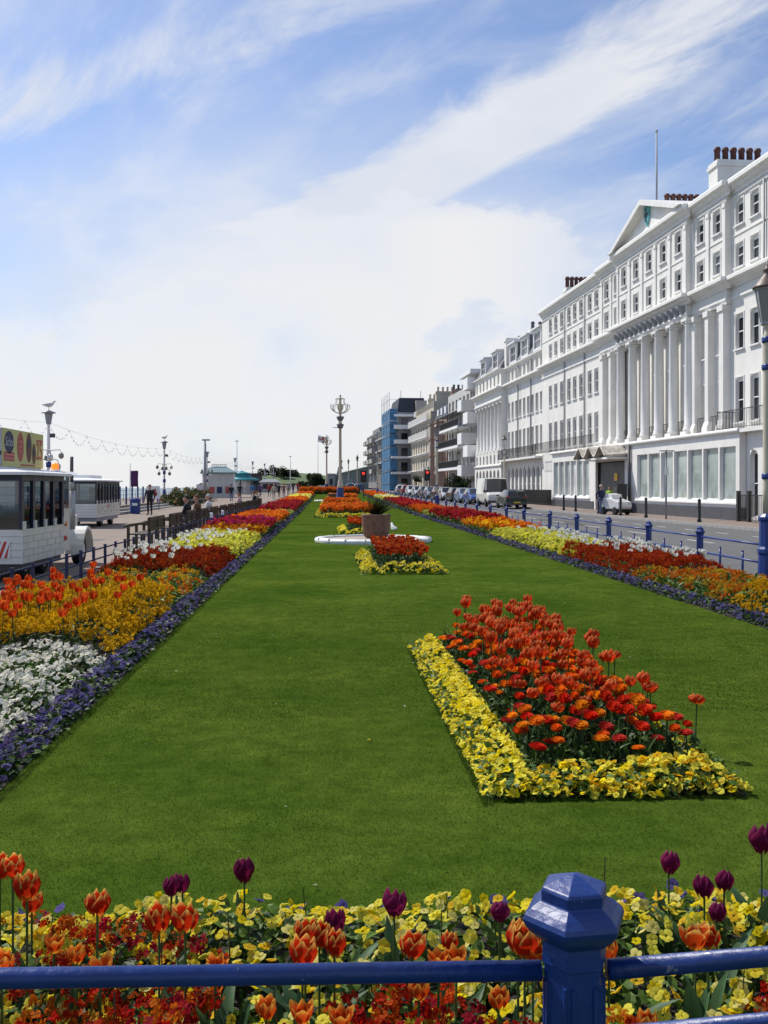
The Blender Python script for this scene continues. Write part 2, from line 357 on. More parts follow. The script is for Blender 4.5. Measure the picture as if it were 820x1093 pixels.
class Scat:
    def __init__(s): s.V=[]; s.C=[]; s.Fc=[]; s.Mi=[]; s.n=0
    def put(s, proto, pos, scale, tilt=None, az=None, spin=None, col=None, jit=.15, mat=0):
        V,Cc,Fc=proto.arr(); n=len(pos)
        if n==0: return
        pos=np.asarray(pos,float); scale=np.broadcast_to(np.asarray(scale,float),(n,))
        tilt=np.zeros(n) if tilt is None else tilt; az=RNG.uniform(0,2*PI,n) if az is None else az; spin=RNG.uniform(0,2*PI,n) if spin is None else spin
        R=rotm(tilt,az,spin)
        W=np.einsum('nij,vj->nvi',R,V)*scale[:,None,None]+pos[:,None,:]
        if col is not None: CC=np.asarray(col)[:,None,:]*Cc[None]
        else: CC=np.broadcast_to(Cc[None],(n,)+Cc.shape)
        CC=CC*(1+RNG.uniform(-jit,jit,(n,1,1)))
        FF=(Fc[None]+(np.arange(n)*len(V))[:,None,None]).reshape(-1,3)+s.n
        s.V.append(W.reshape(-1,3)); s.C.append(CC.reshape(-1,3)); s.Fc.append(FF); s.Mi.append(np.full(len(FF),mat)); s.n+=n*len(V)
    def mesh(s, name, mats, smooth=False):
        V=np.concatenate(s.V).astype(np.float32); Cc=np.clip(np.concatenate(s.C),0,1); Fc=np.concatenate(s.Fc).astype(np.int32); Mi=np.concatenate(s.Mi).astype(np.int32)
        me=bpy.data.meshes.new(name); me.vertices.add(len(V)); me.vertices.foreach_set('co',V.ravel())
        me.loops.add(len(Fc)*3); me.loops.foreach_set('vertex_index',Fc.ravel())
        me.polygons.add(len(Fc)); me.polygons.foreach_set('loop_start',np.arange(0,len(Fc)*3,3,dtype=np.int32))
        for mt in mats: me.materials.append(mt)
        me.polygons.foreach_set('material_index',Mi); me.polygons.foreach_set('use_smooth',np.full(len(Fc),smooth))
        at_=me.color_attributes.new('Col','FLOAT_COLOR','POINT'); at_.data.foreach_set('color',np.concatenate([Cc,np.ones((len(Cc),1))],1).astype(np.float32).ravel())
        me.update(); me.validate(); return me
    def build(s, name, mats=None, label=None, kind='stuff'):
        o=link(name, s.mesh(name, mats or [M['petal'],M['leaf']])); tag(o,label,None,None,kind); return o
FL=[None,None]
def sstep(a,b,x): x=np.clip((x-a)/(b-a),0,1); return x*x*(3-2*x)
# --- flower prototypes
def tulip_bloom(base, mid, rim, H=.072, R=.031, opn=.0, rows=6, cols=5, seed=0, rimw=.5):
    p=Proto(); rg=np.random.default_rng(seed); base,mid,rim=map(np.array,(base,mid,rim))
    for k in range(6):
        outer=k%2==0; a0=k*PI/3+rg.uniform(-.08,.08); P=[];Cc=[]; hh=H*rg.uniform(.92,1.08); op=opn+rg.uniform(-.05,.1)
        for i in range(rows+1):
            t=i/rows; row=[];cr=[]
            r=R*(.3+.78*math.sin(PI*min(.08+t*.6,.5)) if t<.55 else 1.08-(.45-op*1.3)*((t-.55)/.45)**1.5)*(1.0 if outer else .9)
            pw=.8*min(1,(.3+1.6*t))*(1-max(0,(t-.5)/.5)**2.4*.62)
            for j in range(cols+1):
                q=-1+2*j/cols; a=a0+q*pw; rr=r*(1+.05*(1-q*q))-(.004*abs(q) if not outer else 0)
                row.append((rr*math.cos(a),rr*math.sin(a),hh*(t-.17*q*q*t*t)))
                rm=float(sstep(rimw,1.0,max(abs(q)*.95*min(1,t*1.6),t*.98)))
                bs=float(sstep(.28,.0,t)); c=mid*(1-.25*(1-t)*(1-abs(q)))
                c=c*(1-bs)+base*bs; cr.append(c*(1-rm)+rim*rm)
            P.append(row);Cc.append(cr)
        p.grid(P,Cc)
    return p
def stem_proto(h, r=.0032, col=(.07,.16,.04), bend=.015, n=4, segs=3):
    p=Proto(); P=[];Cc=[]
    for i in range(segs+1):
        t=i/segs; row=[]
        for j in range(n+1):
            a=2*PI*j/n; row.append((bend*t*t+r*math.cos(a), r*math.sin(a), h*t))
        P.append(row); Cc.append([col]*(n+1))
    p.grid(P,Cc); return p
def blade_leaf(L_=.22, w=.022, col=(.07,.15,.06), lean=.35, rows=5, curl=.5):
    p=Proto(); P=[];Cc=[]
    for i in range(rows+1):
        t=i/rows; wd=w*math.sin(PI*(.18+.82*t))**.8 if i<rows else .001
        x=L_*(lean*t+curl*.35*t**3); z=L_*(t*(1-.25*lean)-curl*.22*t**3)
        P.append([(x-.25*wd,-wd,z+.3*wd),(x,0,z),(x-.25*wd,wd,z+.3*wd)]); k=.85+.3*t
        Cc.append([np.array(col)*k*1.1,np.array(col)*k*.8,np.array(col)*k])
    p.grid(P,Cc); return p
def pansy(col, ctr=(.5,.3,.02), R=1.0, var=.12, seed=0):
    p=Proto(); rg=np.random.default_rng(seed); col=np.array(col)
    for k,(a0,l,w,z) in enumerate([(65,1.0,.62,.05),(115,1.0,.62,.0),(5,.92,.55,.09),(175,.92,.55,.1),(270,.98,.72,.14)]):
        a0=math.radians(a0); rim=[]; cw=w*.78; cxx=.52*l*R
        for q in np.linspace(-1,1,7):
            b=q*2.5; lx=cxx+.5*l*R*math.cos(b)*(1+.05*math.sin(4*q+k)); ly=cw*R*math.sin(b); rim.append((lx*math.cos(a0)-ly*math.sin(a0),lx*math.sin(a0)+ly*math.cos(a0),z*R+.1*R*math.sin(2.6*q+k*1.3)+.12*R*math.cos(b)-.1*R))
        p.fan((.4*l*R*math.cos(a0),.4*l*R*math.sin(a0),z*R-.05*R),rim+[rim[0]],tuple(col*np.array((1,.9,.7))),tuple(col*rg.uniform(1-var,1+var)))
    return p
def floret(col, R=1.0, seed=0, ctr=.55):
    p=Proto(); rg=np.random.default_rng(seed); col=np.array(col)
    for k in range(4):
        a=k*PI/2+rg.uniform(-.2,.2); w=.62; z=rg.uniform(-.1,.25)*R
        p.fan((0,0,0),[(R*math.cos(a-w),R*math.sin(a-w),z),(1.12*R*math.cos(a),1.12*R*math.sin(a),z*.6),(R*math.cos(a+w),R*math.sin(a+w),z+.08*R)],tuple(col*ctr),tuple(col*rg.uniform(.85,1.15)))
    return p
def cluster(n=10, r=1.0, fr=.38, seed=0, tall=1.2):
    p=Proto(); rg=np.random.default_rng(seed)
    for i in range(n):
        z=rg.uniform(-.2,1); a=rg.uniform(0,2*PI); rr=math.sqrt(max(0,1-z*z*.9))
        Mx=Matrix.Translation((r*rr*math.cos(a),r*rr*math.sin(a),r*z*tall))@Euler((rg.uniform(-.9,.9)-rr*math.sin(a),rg.uniform(-.6,.6)+rr*math.cos(a),rg.uniform(0,6))).to_matrix().to_4x4()
        p.join(floret((1,1,1),fr,seed+i),Mx,rg.uniform(.75,1.15))
    return p
def oval_leaf(L_=1.0,w=.36,fold=.12):
    p=Proto(); p.grid([[(0,0,0),(0,0,0),(0,0,0)],[(.35*L_,-w,fold),(.38*L_,0,0.02),(.35*L_,w,fold)],[(.75*L_,-w*.7,fold*.6),(.78*L_,0,-.03),(.75*L_,w*.7,fold*.6)],[(L_,0,-.12),(L_,0,-.12),(L_,0,-.12)]],
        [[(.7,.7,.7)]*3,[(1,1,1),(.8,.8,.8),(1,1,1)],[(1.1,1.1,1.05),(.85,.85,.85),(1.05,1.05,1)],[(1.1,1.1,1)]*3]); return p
def ranunc(seed=0):
    p=Proto(); rg=np.random.default_rng(seed)
    for ring,(n,r0,r1,z0,z1) in enumerate([(7,.1,1.0,0,.62),(7,.1,.86,.3,.98),(6,.05,.62,.62,1.18),(4,.02,.32,.9,1.25)]):
        for k in range(n):
            a=2*PI*k/n+ring*.5+rg.uniform(-.1,.1); w=1.25*PI/n
            p.grid([[(r0*math.cos(a+q*w),r0*math.sin(a+q*w),z0) for q in(-1,0,1)],[(.75*r1*math.cos(a+q*w),.75*r1*math.sin(a+q*w),z0*.5+z1*.5) for q in(-1,0,1)],[(r1*(1.05-.1*abs(q))*math.cos(a+q*w*.9),r1*(1.05-.1*abs(q))*math.sin(a+q*w*.9),z1) for q in(-1,0,1)]],
                   [[(.6,.5,.4)]*3,[(.85,.8,.8)]*3,[tuple(np.ones(3)*rg.uniform(.9,1.12))]*3])
    return p
YEL,PALE,GOLD,ORG,RED,CRIM,MAG,VIO,WHT=(.86,.72,.012),(.86,.8,.1),(.85,.47,.01),(.72,.15,.008),(.4,.035,.009),(.34,.012,.018),(.5,.02,.12),(.13,.115,.34),(.78,.78,.75)
LF,LFL,LFD=(.05,.11,.018),(.1,.18,.025),(.025,.06,.012)
PANS=[pansy((1,1,1),ctr=(1,.62,.2),seed=i) for i in range(3)]
PANSD=[pansy((1,1,1),ctr=(.45,.35,.5),seed=i) for i in range(3)]
CLU=[cluster(10,seed=i*20) for i in range(3)]
CLUL=[cluster(5,fr=.6,seed=90+i*20) for i in range(3)]
OVL=oval_leaf(); NARL=oval_leaf(1,.16,.06)
RAN=[ranunc(i) for i in range(2)]
def pick(cols,n):
    cols=np.array(cols); return cols[RNG.integers(0,len(cols),n)]
def clumpy(n, x0,x1,y0,y1, r=.1, sparse=0.0):
    """points gathered around plant centres"""
    if sparse<=0:
        return RNG.uniform(x0,x1,n),RNG.uniform(y0,y1,n)
    k=max(3,int((x1-x0)*(y1-y0)/(r*r*5))); cx,cy=RNG.uniform(x0,x1,k),RNG.uniform(y0,y1,k); i=RNG.integers(0,k,n)
    return np.clip(cx[i]+RNG.normal(0,r*.55,n),x0,x1),np.clip(cy[i]+RNG.normal(0,r*.55,n),y0,y1)
def bump_h(x,y,f=7.0):
    return .5+.25*np.sin(x*f+1.3*np.sin(y*f*.7))+.25*np.sin(y*f*1.1+2+1.1*np.sin(x*f*.8))
def gzv(y): y=np.asarray(y); return np.where(y<60,0,.004*(y-60)+.00003*(y-60)**2)
def bedding(sc, kind, x0,x1,y0,y1, cols, h=.18, dens=200, size=.024, ldens=None, leafc=LF, sparse=0.0, lod=0, edge=None):
    n=int((x1-x0)*(y1-y0)*dens)
    x,y=clumpy(n,x0,x1,y0,y1,.11,sparse)
    if edge is not None: k=edge(x,y); x,y=x[k],y[k]; n=len(x)
    def skirt(x,y):
        if kind=='wall' and y0>24: return 1.0
        dd=np.minimum(np.minimum(x-x0,x1-x),np.minimum(y-y0,y1-y)); return np.clip(.3+dd/.16*.7,.3,1)
    b=bump_h(x,y); z=gzv(y)+h*(.74+.5*b)*RNG.uniform(.82,1.1,n)*skirt(x,y)
    pr={'pansy':PANS,'dark':PANSD,'wall':CLU if lod==0 else CLUL,'floret':[floret((1,1,1),1,i) for i in range(3)]}[kind]
    col=pick(cols,n); idx=RNG.integers(0,len(pr),n)
    sz=size*RNG.uniform(.75,1.25,n)
    for i,p in enumerate(pr):
        k=idx==i
        if kind=='wall': tl=RNG.uniform(0,.5,k.sum()); az=None
        else: tl=RNG.uniform(.15,1.25,k.sum()); az=RNG.normal(-2.2,1.5,k.sum())
        sc.put(p,np.stack([x[k],y[k],z[k]],1),sz[k],tl,az,None,col[k],.15,0)
    m=int((x1-x0)*(y1-y0)*(ldens if ldens is not None else dens*2.2))
    x,y=RNG.uniform(x0,x1,m),RNG.uniform(y0,y1,m)
    if edge is not None: k=edge(x,y); x,y=x[k],y[k]; m=len(x)
    b=bump_h(x,y); z=gzv(y)+h*(.55+.45*b)*RNG.uniform(.1,1.0,m)**.7*skirt(x,y)
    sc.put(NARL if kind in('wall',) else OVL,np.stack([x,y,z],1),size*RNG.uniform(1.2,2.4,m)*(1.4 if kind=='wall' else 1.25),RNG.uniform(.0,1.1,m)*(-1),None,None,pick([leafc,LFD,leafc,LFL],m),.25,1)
# ------------------------------------------------------------------ soil under the beds
def soil(name, x0,x1,y0,y1,h=.05,label=None):
    nx,ny=max(4,int((x1-x0)/.22)),max(4,int((y1-y0)/.3)); ny=min(ny,220); vs=[];fs=[]
    for j in range(ny+1):
        for i in range(nx+1):
            x=x0+(x1-x0)*i/nx; y=y0+(y1-y0)*j/ny; e=min(i,nx-i,j,ny-j); d=0 if e==0 else 1
            vs.append((x+random.uniform(-.012,.012),y+random.uniform(-.02,.02),gz(y)+.006+h*d*random.uniform(.5,1.1)))
    for j in range(ny):
        for i in range(nx): a=j*(nx+1)+i; fs.append((a,a+1,a+nx+2,a+nx+1))
    tag(MB().add(vs,fs,0,True).build(name,M['soil']),label,None,None,'structure')
soil('bed_soil',-3.98,LX0,4.4,140,label='dark soil of the long bed beside the promenade')
soil('bed_soil',LX1,7.1,4.4,150,label='dark soil of the long bed beside the road')
soil('bed_soil',-3.9,7.1,2.05,3.72,label='dark soil of the bed behind the front fence')
CB=(.84,2.2,5.1,9.95)
soil('bed_soil',*CB,label='dark soil of the nearest bed in the middle of the lawn')
SC=Scat
# ------------------------------------------------------------------ long side beds (left: promenade side, right: road side)
def side(x0,x1,left,name,segs):
    for (y0,y1,kind,cols,h,dens,size,lf,ld,lab) in segs:
        q=.22 if y0<20 else .7; ph=y0*1.7
        rag=lambda x,y: (y>y0+q*(.45*np.sin(x*3.1+ph)+.4*np.sin(x*7.7+ph*2)+RNG.uniform(-.5,.5,len(x))))&(y<y1+q*(.45*np.sin(x*3.1+(y1*1.7))+.4*np.sin(x*7.7+y1*3.4)+RNG.uniform(-.5,.5,len(x))))
        s=SC(); bedding(s,kind,x0,x1,max(4.6,y0-1.4*q),y1+1.4*q,cols,h,dens,size,ld,lf,lod=0 if y0<20 else 1,edge=rag)
        s.build(name(lab),label=lab)
L0,L1=-3.95,-1.98
nm=lambda w:(lambda lab: w)
segsL=[
 (4.6,9.2,'pansy',[WHT,WHT,(.7,.7,.62)],.19,330,.024,(.08,.15,.025),950,'white pansies at the near end of the promenade side bed','white_pansies'),
 (9.2,13.2,'wall',[GOLD,GOLD,(.75,.42,.015)],.33,210,.042,LF,260,'golden yellow wallflowers beneath orange tulips near the white road train','golden_wallflowers'),
 (13.2,17.2,'wall',[(.6,.36,.02),(.62,.42,.03),ORG],.2,22,.05,LFL,520,'sparse yellow and orange flowers among green leaves before the red wallflowers','sparse_wallflowers'),
 (17.2,21.6,'wall',[RED,RED,(.34,.03,.008),(.46,.075,.01)],.3,230,.04,LFD,300,'rust red wallflowers under white tulips beside the near promenade fence','red_wallflowers'),
 (21.6,29.5,'wall',[(.72,.66,.06),(.66,.62,.12),(.55,.56,.06)],.26,90,.06,LFL,240,'lime yellow wallflowers under white tulips beside the promenade benches','lime_wallflowers'),
 (29.5,32.5,'wall',[(.55,.14,.012),GOLD,(.45,.08,.01)],.32,80,.065,LF,200,'orange and gold wallflowers behind the lime yellow ones on promenade side','orange_wallflowers'),
 (32.5,38,'wall',[MAG,(.55,.03,.09),RED],.4,75,.07,LF,170,'pinkish red flowers in the promenade side bed beside the benches','pink_wallflowers'),
 (38,50,'wall',[ORG,(.7,.2,.02),(.62,.1,.01)],.36,60,.08,LF,130,'bright orange flowers halfway along the promenade side bed','orange_wallflowers'),
 (50,56,'wall',[(.5,.5,.12),(.3,.35,.06)],.25,40,.08,LFL,140,'pale greenish patch behind the bright orange flowers on promenade side','pale_bedding'),
 (56,80,'wall',[RED,CRIM,(.45,.02,.05)],.38,40,.1,LF,80,'crimson flowers in the far half of the promenade side bed','crimson_wallflowers'),
 (80,98,'wall',[(.62,.12,.01),ORG],.36,36,.11,LF,60,'dull orange flowers beyond the crimson ones on promenade side','orange_wallflowers'),
 (98,116,'wall',[PALE,(.72,.68,.3),YEL],.36,34,.12,LFL,50,'cream and yellow flowers far along the promenade side bed','cream_wallflowers'),
 (116,139,'wall',[ORG,(.6,.08,.01)],.36,26,.13,LF,40,'orange flowers at the far end of the promenade side bed','orange_wallflowers')]
for a in segsL: side(L0,L1,True,nm(a[-1]),[a[:-1]])
R0,R1=5.25,6.95
segsR=[
 (5.0,12.6,'wall',[GOLD,(.75,.42,.015),GOLD],.36,200,.045,LF,280,'golden yellow wallflowers at the near end of the road side bed','golden_wallflowers'),
 (12.6,17.0,'wall',[ORG,(.65,.2,.02),(.6,.36,.02)],.2,42,.05,LFL,480,'sparse orange flowers among leaves before the rust red road side patch','sparse_wallflowers'),
 (17.0,22.4,'wall',[RED,RED,(.34,.03,.008),(.46,.075,.01)],.29,230,.04,LFD,300,'rust red wallflowers under white tulips beside the blue road fence','red_wallflowers'),
 (22.4,32,'wall',[(.72,.66,.06),(.66,.62,.12),(.55,.56,.06)],.22,95,.06,LFL,240,'lime yellow wallflowers edged with white tulips beside the road fence','lime_wallflowers'),
 (32,38.5,'wall',[GOLD,ORG,(.6,.12,.01)],.33,75,.065,LF,180,'gold and orange wallflowers beyond the lime yellow road side patch','orange_wallflowers'),
 (38.5,52,'wall',[RED,CRIM,(.45,.02,.04)],.4,60,.08,LF,130,'dark red flowers halfway along the road side bed','crimson_wallflowers'),
 (52,56,'wall',[(.5,.5,.12),(.3,.35,.06)],.25,45,.08,LFL,140,'pale green patch among the road side flowers','pale_bedding'),
 (56,64,'wall',[ORG,(.62,.1,.01)],.36,50,.09,LF,100,'orange flowers beside the road fence lamp','orange_wallflowers'),
 (64,92,'wall',[CRIM,(.3,.015,.05),RED],.38,36,.11,LF,80,'deep crimson flowers in the far half of the road side bed','crimson_wallflowers'),
 (92,112,'wall',[YEL,PALE,WHT],.34,32,.12,LFL,60,'yellow and cream flowers far along the road side bed','cream_wallflowers'),
 (112,149,'wall',[ORG,(.6,.08,.01)],.36,26,.13,LF,40,'orange flowers at the far end of the road side bed','orange_wallflowers')]
for a in segsR: side(R0,R1,False,nm(a[-1]),[a[:-1]])
# violet edging along both lawn edges
for (x0,x1,lab) in ((LX0-.29,LX0+.0,'violet blue pansy edging between lawn and promenade side bed'),(LX1-.0,LX1+.28,'violet blue pansy edging between lawn and road side bed')):
    s=SC()
    for (y0,y1,dn,sz,ld) in ((4.6,12,330,.025,900),(12,22,240,.028,600),(22,45,130,.035,200),(45,140,50,.06,70)):
        bedding(s,'dark',x0,x1,y0,y1,[VIO,(.16,.15,.34),(.07,.06,.17),(.21,.2,.38),(.11,.08,.2)],.14,dn*.8,sz,ld,LFD)
    s.build('violet_pansies',label=lab)
# ------------------------------------------------------------------ front bed
s=SC(); bedding(s,'pansy',-2.9,5.2,2.25,3.62,[YEL,PALE,PALE,(.84,.78,.26),(.84,.7,.05),(.8,.55,.03)],.19,390,.0215,1150,LFL)
s.build('yellow_pansies',label='yellow pansies filling the bed behind the front blue fence')
s=SC()
def red_edge(x,y): return ((np.sin(x*2.1+.9)*.5+np.sin(x*5.3)*.35+.3*np.sin(x*13+y*9)+(x>1.15)*.35+(x<-.3)*.85)>.2)&(y<2.66+.12*np.sin(x*7)+.5*(x<-.3))
bedding(s,'wall',-2.9,5.2,2.08,3.25,[(.5,.015,.006),(.42,.012,.008),(.58,.04,.006),(.36,.012,.03),(.62,.09,.008),(.66,.15,.01)],.23,240,.028,500,LFD,edge=red_edge)
bedding(s,'wall',1.1,2.2,2.1,2.75,[(.58,.06,.006),(.3,.012,.06)],.27,150,.03,100,LFD)
s.build('red_wallflowers',label='deep red wallflowers low behind the front blue fence')
s=SC(); bedding(s,'dark',-2.6,5.2,3.52,3.7,[VIO,(.12,.1,.36)],.2,75,.026,300,LFL); s.build('violet_pansies',label='scattered violet pansies where the front bed meets the lawn')
s=SC(); n=800
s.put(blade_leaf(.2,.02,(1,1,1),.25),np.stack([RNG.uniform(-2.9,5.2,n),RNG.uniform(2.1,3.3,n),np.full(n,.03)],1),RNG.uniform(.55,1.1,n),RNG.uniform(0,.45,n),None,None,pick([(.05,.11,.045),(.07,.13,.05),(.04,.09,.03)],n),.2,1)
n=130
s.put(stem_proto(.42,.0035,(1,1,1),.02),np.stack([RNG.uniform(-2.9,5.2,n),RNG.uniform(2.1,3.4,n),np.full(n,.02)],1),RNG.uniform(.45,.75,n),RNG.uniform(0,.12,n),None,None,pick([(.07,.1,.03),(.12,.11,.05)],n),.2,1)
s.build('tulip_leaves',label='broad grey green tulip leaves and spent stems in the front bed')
# individual tulips of the front bed
EDG=(.85,.56,.12)
def mesh_of(p,name,mat): sc=SC(); sc.put(p,[(0,0,0)],1,np.zeros(1),np.zeros(1),np.zeros(1),None,0,0); return sc.mesh(name,[mat],True)
T_RED=[mesh_of(tulip_bloom((.7,.25,.03),(.54,.028,.006),EDG,.076,.034,o,8,6,i,.74),'tulip_flower',M['petal']) for i,o in enumerate((0,.1,.22))]
T_OPEN=mesh_of(tulip_bloom((.72,.3,.03),(.58,.06,.008),EDG,.07,.035,.5,8,6,5,.72),'tulip_flower',M['petal'])
T_SML=[mesh_of(tulip_bloom((.7,.4,.03),(.62,.07,.008),(.8,.42,.06),.058,.026,o,7,6,8+i,.6),'tulip_flower',M['petal']) for i,o in enumerate((.25,.5))]
T_PUR=[mesh_of(tulip_bloom((.2,.02,.06),(.17,.008,.055),(.3,.05,.15),.08,.031,o,8,6,12+i,.8),'tulip_flower',M['petal']) for i,o in enumerate((-.1,.05))]
T_LEAF=[mesh_of(blade_leaf(.26,.024,(.06,.125,.05),l,6,c),'tulip_leaf',M['leaf']) for l,c in ((.2,.3),(.45,.7))]
def ordinal(n): return ['','first','second','third','fourth','fifth','sixth','seventh','eighth','ninth','tenth','eleventh','twelfth','thirteenth','fourteenth','fifteenth','sixteenth','seventeenth','eighteenth','nineteenth','twentieth','twenty-first','twenty-second','twenty-third','twenty-fourth','twenty-fifth','twenty-sixth'][n]
def front_tulip(u,v,yr,bloom,label,group,sc=1.0):
    x,y=at(u,yr); z=EYE-(v-VH)*yr/F; hgt=max(.1,z-.04*sc)
    t=thing('tulip',label,'tulip',(x,y,.03),RNG.uniform(0,6.28),group)
    tl=RNG.uniform(-.14,.14,2)
    b=link('flower_head',bloom,t,(0,0,hgt-.03),(tl[0],tl[1],RNG.uniform(0,6.28)),(sc*RNG.uniform(.86,1.02),sc*RNG.uniform(.86,1.02),sc*RNG.uniform(.78,.95)))
    sp=stem_proto(hgt-.028,.0036,(.08,.15,.045),0.0,5,4); link('stem',mesh_of(sp,'tulip_stem',M['leaf']),t)
    for q in range(2): link('leaf',T_LEAF[RNG.integers(0,2)],t,(0,0,0),(0,0,q*2.6+RNG.uniform(-.5,.5)),RNG.uniform(.75,1.15)*min(1,hgt/.3))
REDS=[(0,921,2.9,0,1.05),(14,922,2.85,1,1),(29,945,2.75,1,1.05),(34,961,3.0,2,.9),(104,960,2.85,0,1.1),(170,978,2.75,1,1.1),(198,977,2.75,2,1.12),(326,991,2.75,1,1.0),(341,994,2.75,0,1.0),(323,1014,2.6,2,1.08),(357,1005,2.7,1,1.0),(439,1005,2.7,2,1.05),(479,1003,2.8,0,.72),(553,998,2.65,0,1.1),(560,1003,2.6,1,1.1),(742,996,2.75,5,1.1),(756,996,2.78,2,1.0)]
SMALL=[(82,1012,2.7,0,1.0),(58,1003,2.8,1,.9),(107,1028,2.65,1,1.3),(230,1026,2.65,1,1.0),(2,1020,2.55,0,1.1),(468,1019,2.65,1,1.0),(487,1018,2.65,1,1.0),(569,1010,2.6,1,1.0),(650,1008,2.7,0,1.1)]
LOW=[(284,1070,2.5,0,1.0),(323,1076,2.5,1,1.0),(364,1080,2.45,1,1.0),(447,1050,2.55,0,1.0),(532,1060,2.5,0,1.0),(-30,1062,2.5,0,1),(690,1085,2.45,0,1)]
PURP=[(183,943,3.2,0,.95),(195,941,3.25,1,.85),(261,926,3.3,0,1.15),(358,982,2.95,1,1.1),(421,961,3.0,1,1.15),(533,970,3.0,0,.95),(714,918,3.3,0,1.1),(752,945,3.15,0,1.0),(773,937,3.2,0,1.0),(813,893,3.35,0,1.3),(765,972,2.95,0,.8)]
GF='tulips standing in the front bed'
for i,(u,v,d,k,sc) in enumerate(sorted(REDS)): front_tulip(u,v,d,T_OPEN if k==5 else T_RED[k],f'{ordinal(i+1)} large orange-red tulip from the left above the front rail',GF,sc)
for i,(u,v,d,k,sc) in enumerate(sorted(SMALL)): front_tulip(u,v,d,T_SML[k],f'{ordinal(i+1)} small orange tulip from the left just above the front rail',GF,sc)
for i,(u,v,d,k,sc) in enumerate(sorted(LOW)): front_tulip(u,v,d,T_SML[k],f'{ordinal(i+1)} small orange tulip from the left below the front rail',GF,sc)
for i,(u,v,d,k,sc) in enumerate(sorted(PURP)): front_tulip(u,v,d,T_PUR[k],f'{ordinal(i+1)} purple tulip from the left in the front bed',GF,sc)
# ------------------------------------------------------------------ nearest bed on the lawn
s=SC(); x0,x1,y0,y1=CB
yc=[YEL,PALE,(.8,.68,.08),PALE]
bedding(s,'pansy',x0+.0,x0+.3,y0+.0,y1+.02,yc,.16,760,.0235,800,LFL)
bedding(s,'pansy',x0+.3,x1-.0,y0+.0,y0+.36,yc+[(.8,.5,.015)],.16,820,.0235,800,LFL)
bedding(s,'pansy',x1-.16,x1-.0,y0+.36,y1-.05,yc+[(.7,.45,.02)],.14,480,.0235,900,LFL)
bedding(s,'pansy',x0+.36,x1-.03,y1-.3,y1-.03,yc,.15,300,.026,420,LFL)
bedding(s,'pansy',x0-.03,x1+.02,y0-.03,y0+.16,yc,.1,1000,.0225,500,LFL); bedding(s,'pansy',x0-.03,x0+.12,y0+.1,y1,yc,.1,800,.0225,500,LFL); bedding(s,'pansy',x1-.1,x1+.03,y0+.1,y1,yc,.075,380,.023,800,LFL)
for (a,b,c,e,n) in ((x0-.01,x1+.01,y0-.01,y0+.5,700),(x0-.01,x0+.36,y0+.5,y1,1200),(x1-.26,x1+.01,y0+.5,y1,900)):
    s.put(OVL,np.stack([RNG.uniform(a,b,n),RNG.uniform(c,e,n),RNG.uniform(.03,.11,n)],1),RNG.uniform(.03,.055,n),RNG.uniform(-1,0.1,n),None,None,pick([LF,LFL,(.06,.12,.03)],n),.25,1)
s.build('yellow_pansies',label='yellow pansies edging the nearest bed on the lawn')
s=SC(); n=1500; X=RNG.uniform(x0+.3,x1-.16,n); Y=RNG.uniform(y0+.36,y1-.2,n)
s.put(blade_leaf(.2,.012,(1,1,1),.3),np.stack([X,Y,np.full(n,.04)],1),RNG.uniform(.5,1.2,n),RNG.uniform(0,.5,n),None,None,pick([LF,(.06,.12,.03),LFD],n),.25,1)
n=3000; s.put(OVL,np.stack([RNG.uniform(x0+.28,x1-.14,n),RNG.uniform(y0+.34,y1-.2,n),RNG.uniform(.04,.2,n)],1),RNG.uniform(.03,.06,n),RNG.uniform(-1,0,n),None,None,pick([LF,LFL,LFD],n),.25,1)
s.build('bedding_leaves',label='green leaves under the red tulips of the nearest lawn bed')
def single(protos, n_mats, name, h, stem_r, hs=1.0, leaf=None, stemcol=(.07,.13,.04)):
    out=[]
    for p in protos:
        sc=SC(); z1=np.zeros(1)
        sc.put(p,[(0,0,h-.02*hs)],hs,z1,z1,z1,None,0,0); sc.put(stem_proto(h,stem_r,stemcol,0,4,2),[(0,0,0)],1,z1,z1,z1,None,0,1)
        if leaf: 
            for a in (0.4,3.3): sc.put(leaf,[(0,0,0)],1,z1,z1,np.array([a]),None,0,1)
        me=sc.mesh(name,[M['petal'],M['leaf']],True); out.append(me)
    return out
BT=single([tulip_bloom((.6,.2,.02),(.62,.05,.009),(.76,.3,.1),.084,.041,o,6,4,30+i,.76) for i,o in enumerate((-.05,.06,.16,.28))],2,'bed_tulip',.42,.004,1,blade_leaf(.2,.018,(.055,.115,.04),.3,4))
cnt=0; pts=[]
def far_enough(x,y,d): 
    for q in pts:
        if (q[0]-x)**2+(q[1]-y)**2<d*d: return False
    return True
tries=0
while cnt<128 and tries<9000:
    tries+=1; x=random.uniform(x0+.34,x1-.14); y=random.uniform(y0+.7,y1-.2); t=(y-y0)/(y1-y0); q=(x-x0)/(x1-x0)
    if random.random()>(.2+1.0*t if q<.5 else .35+.7*t): continue
    if not far_enough(x,y,.085): continue
    pts.append((x,y)); cnt+=1
    sz=random.uniform(.72,1.12); o=link('tulip',random.choice(BT),None,(x,y,.03),(random.uniform(-.1,.1),random.uniform(-.1,.1),random.uniform(0,6)),(1,1,sz*(1.0 if t>.3 else .85)))
    o.scale.x=o.scale.y=random.uniform(.85,1.15)
    tag(o,'orange-red tulip with pale petal rims in the nearest lawn bed','tulip','tulips in the nearest lawn bed')
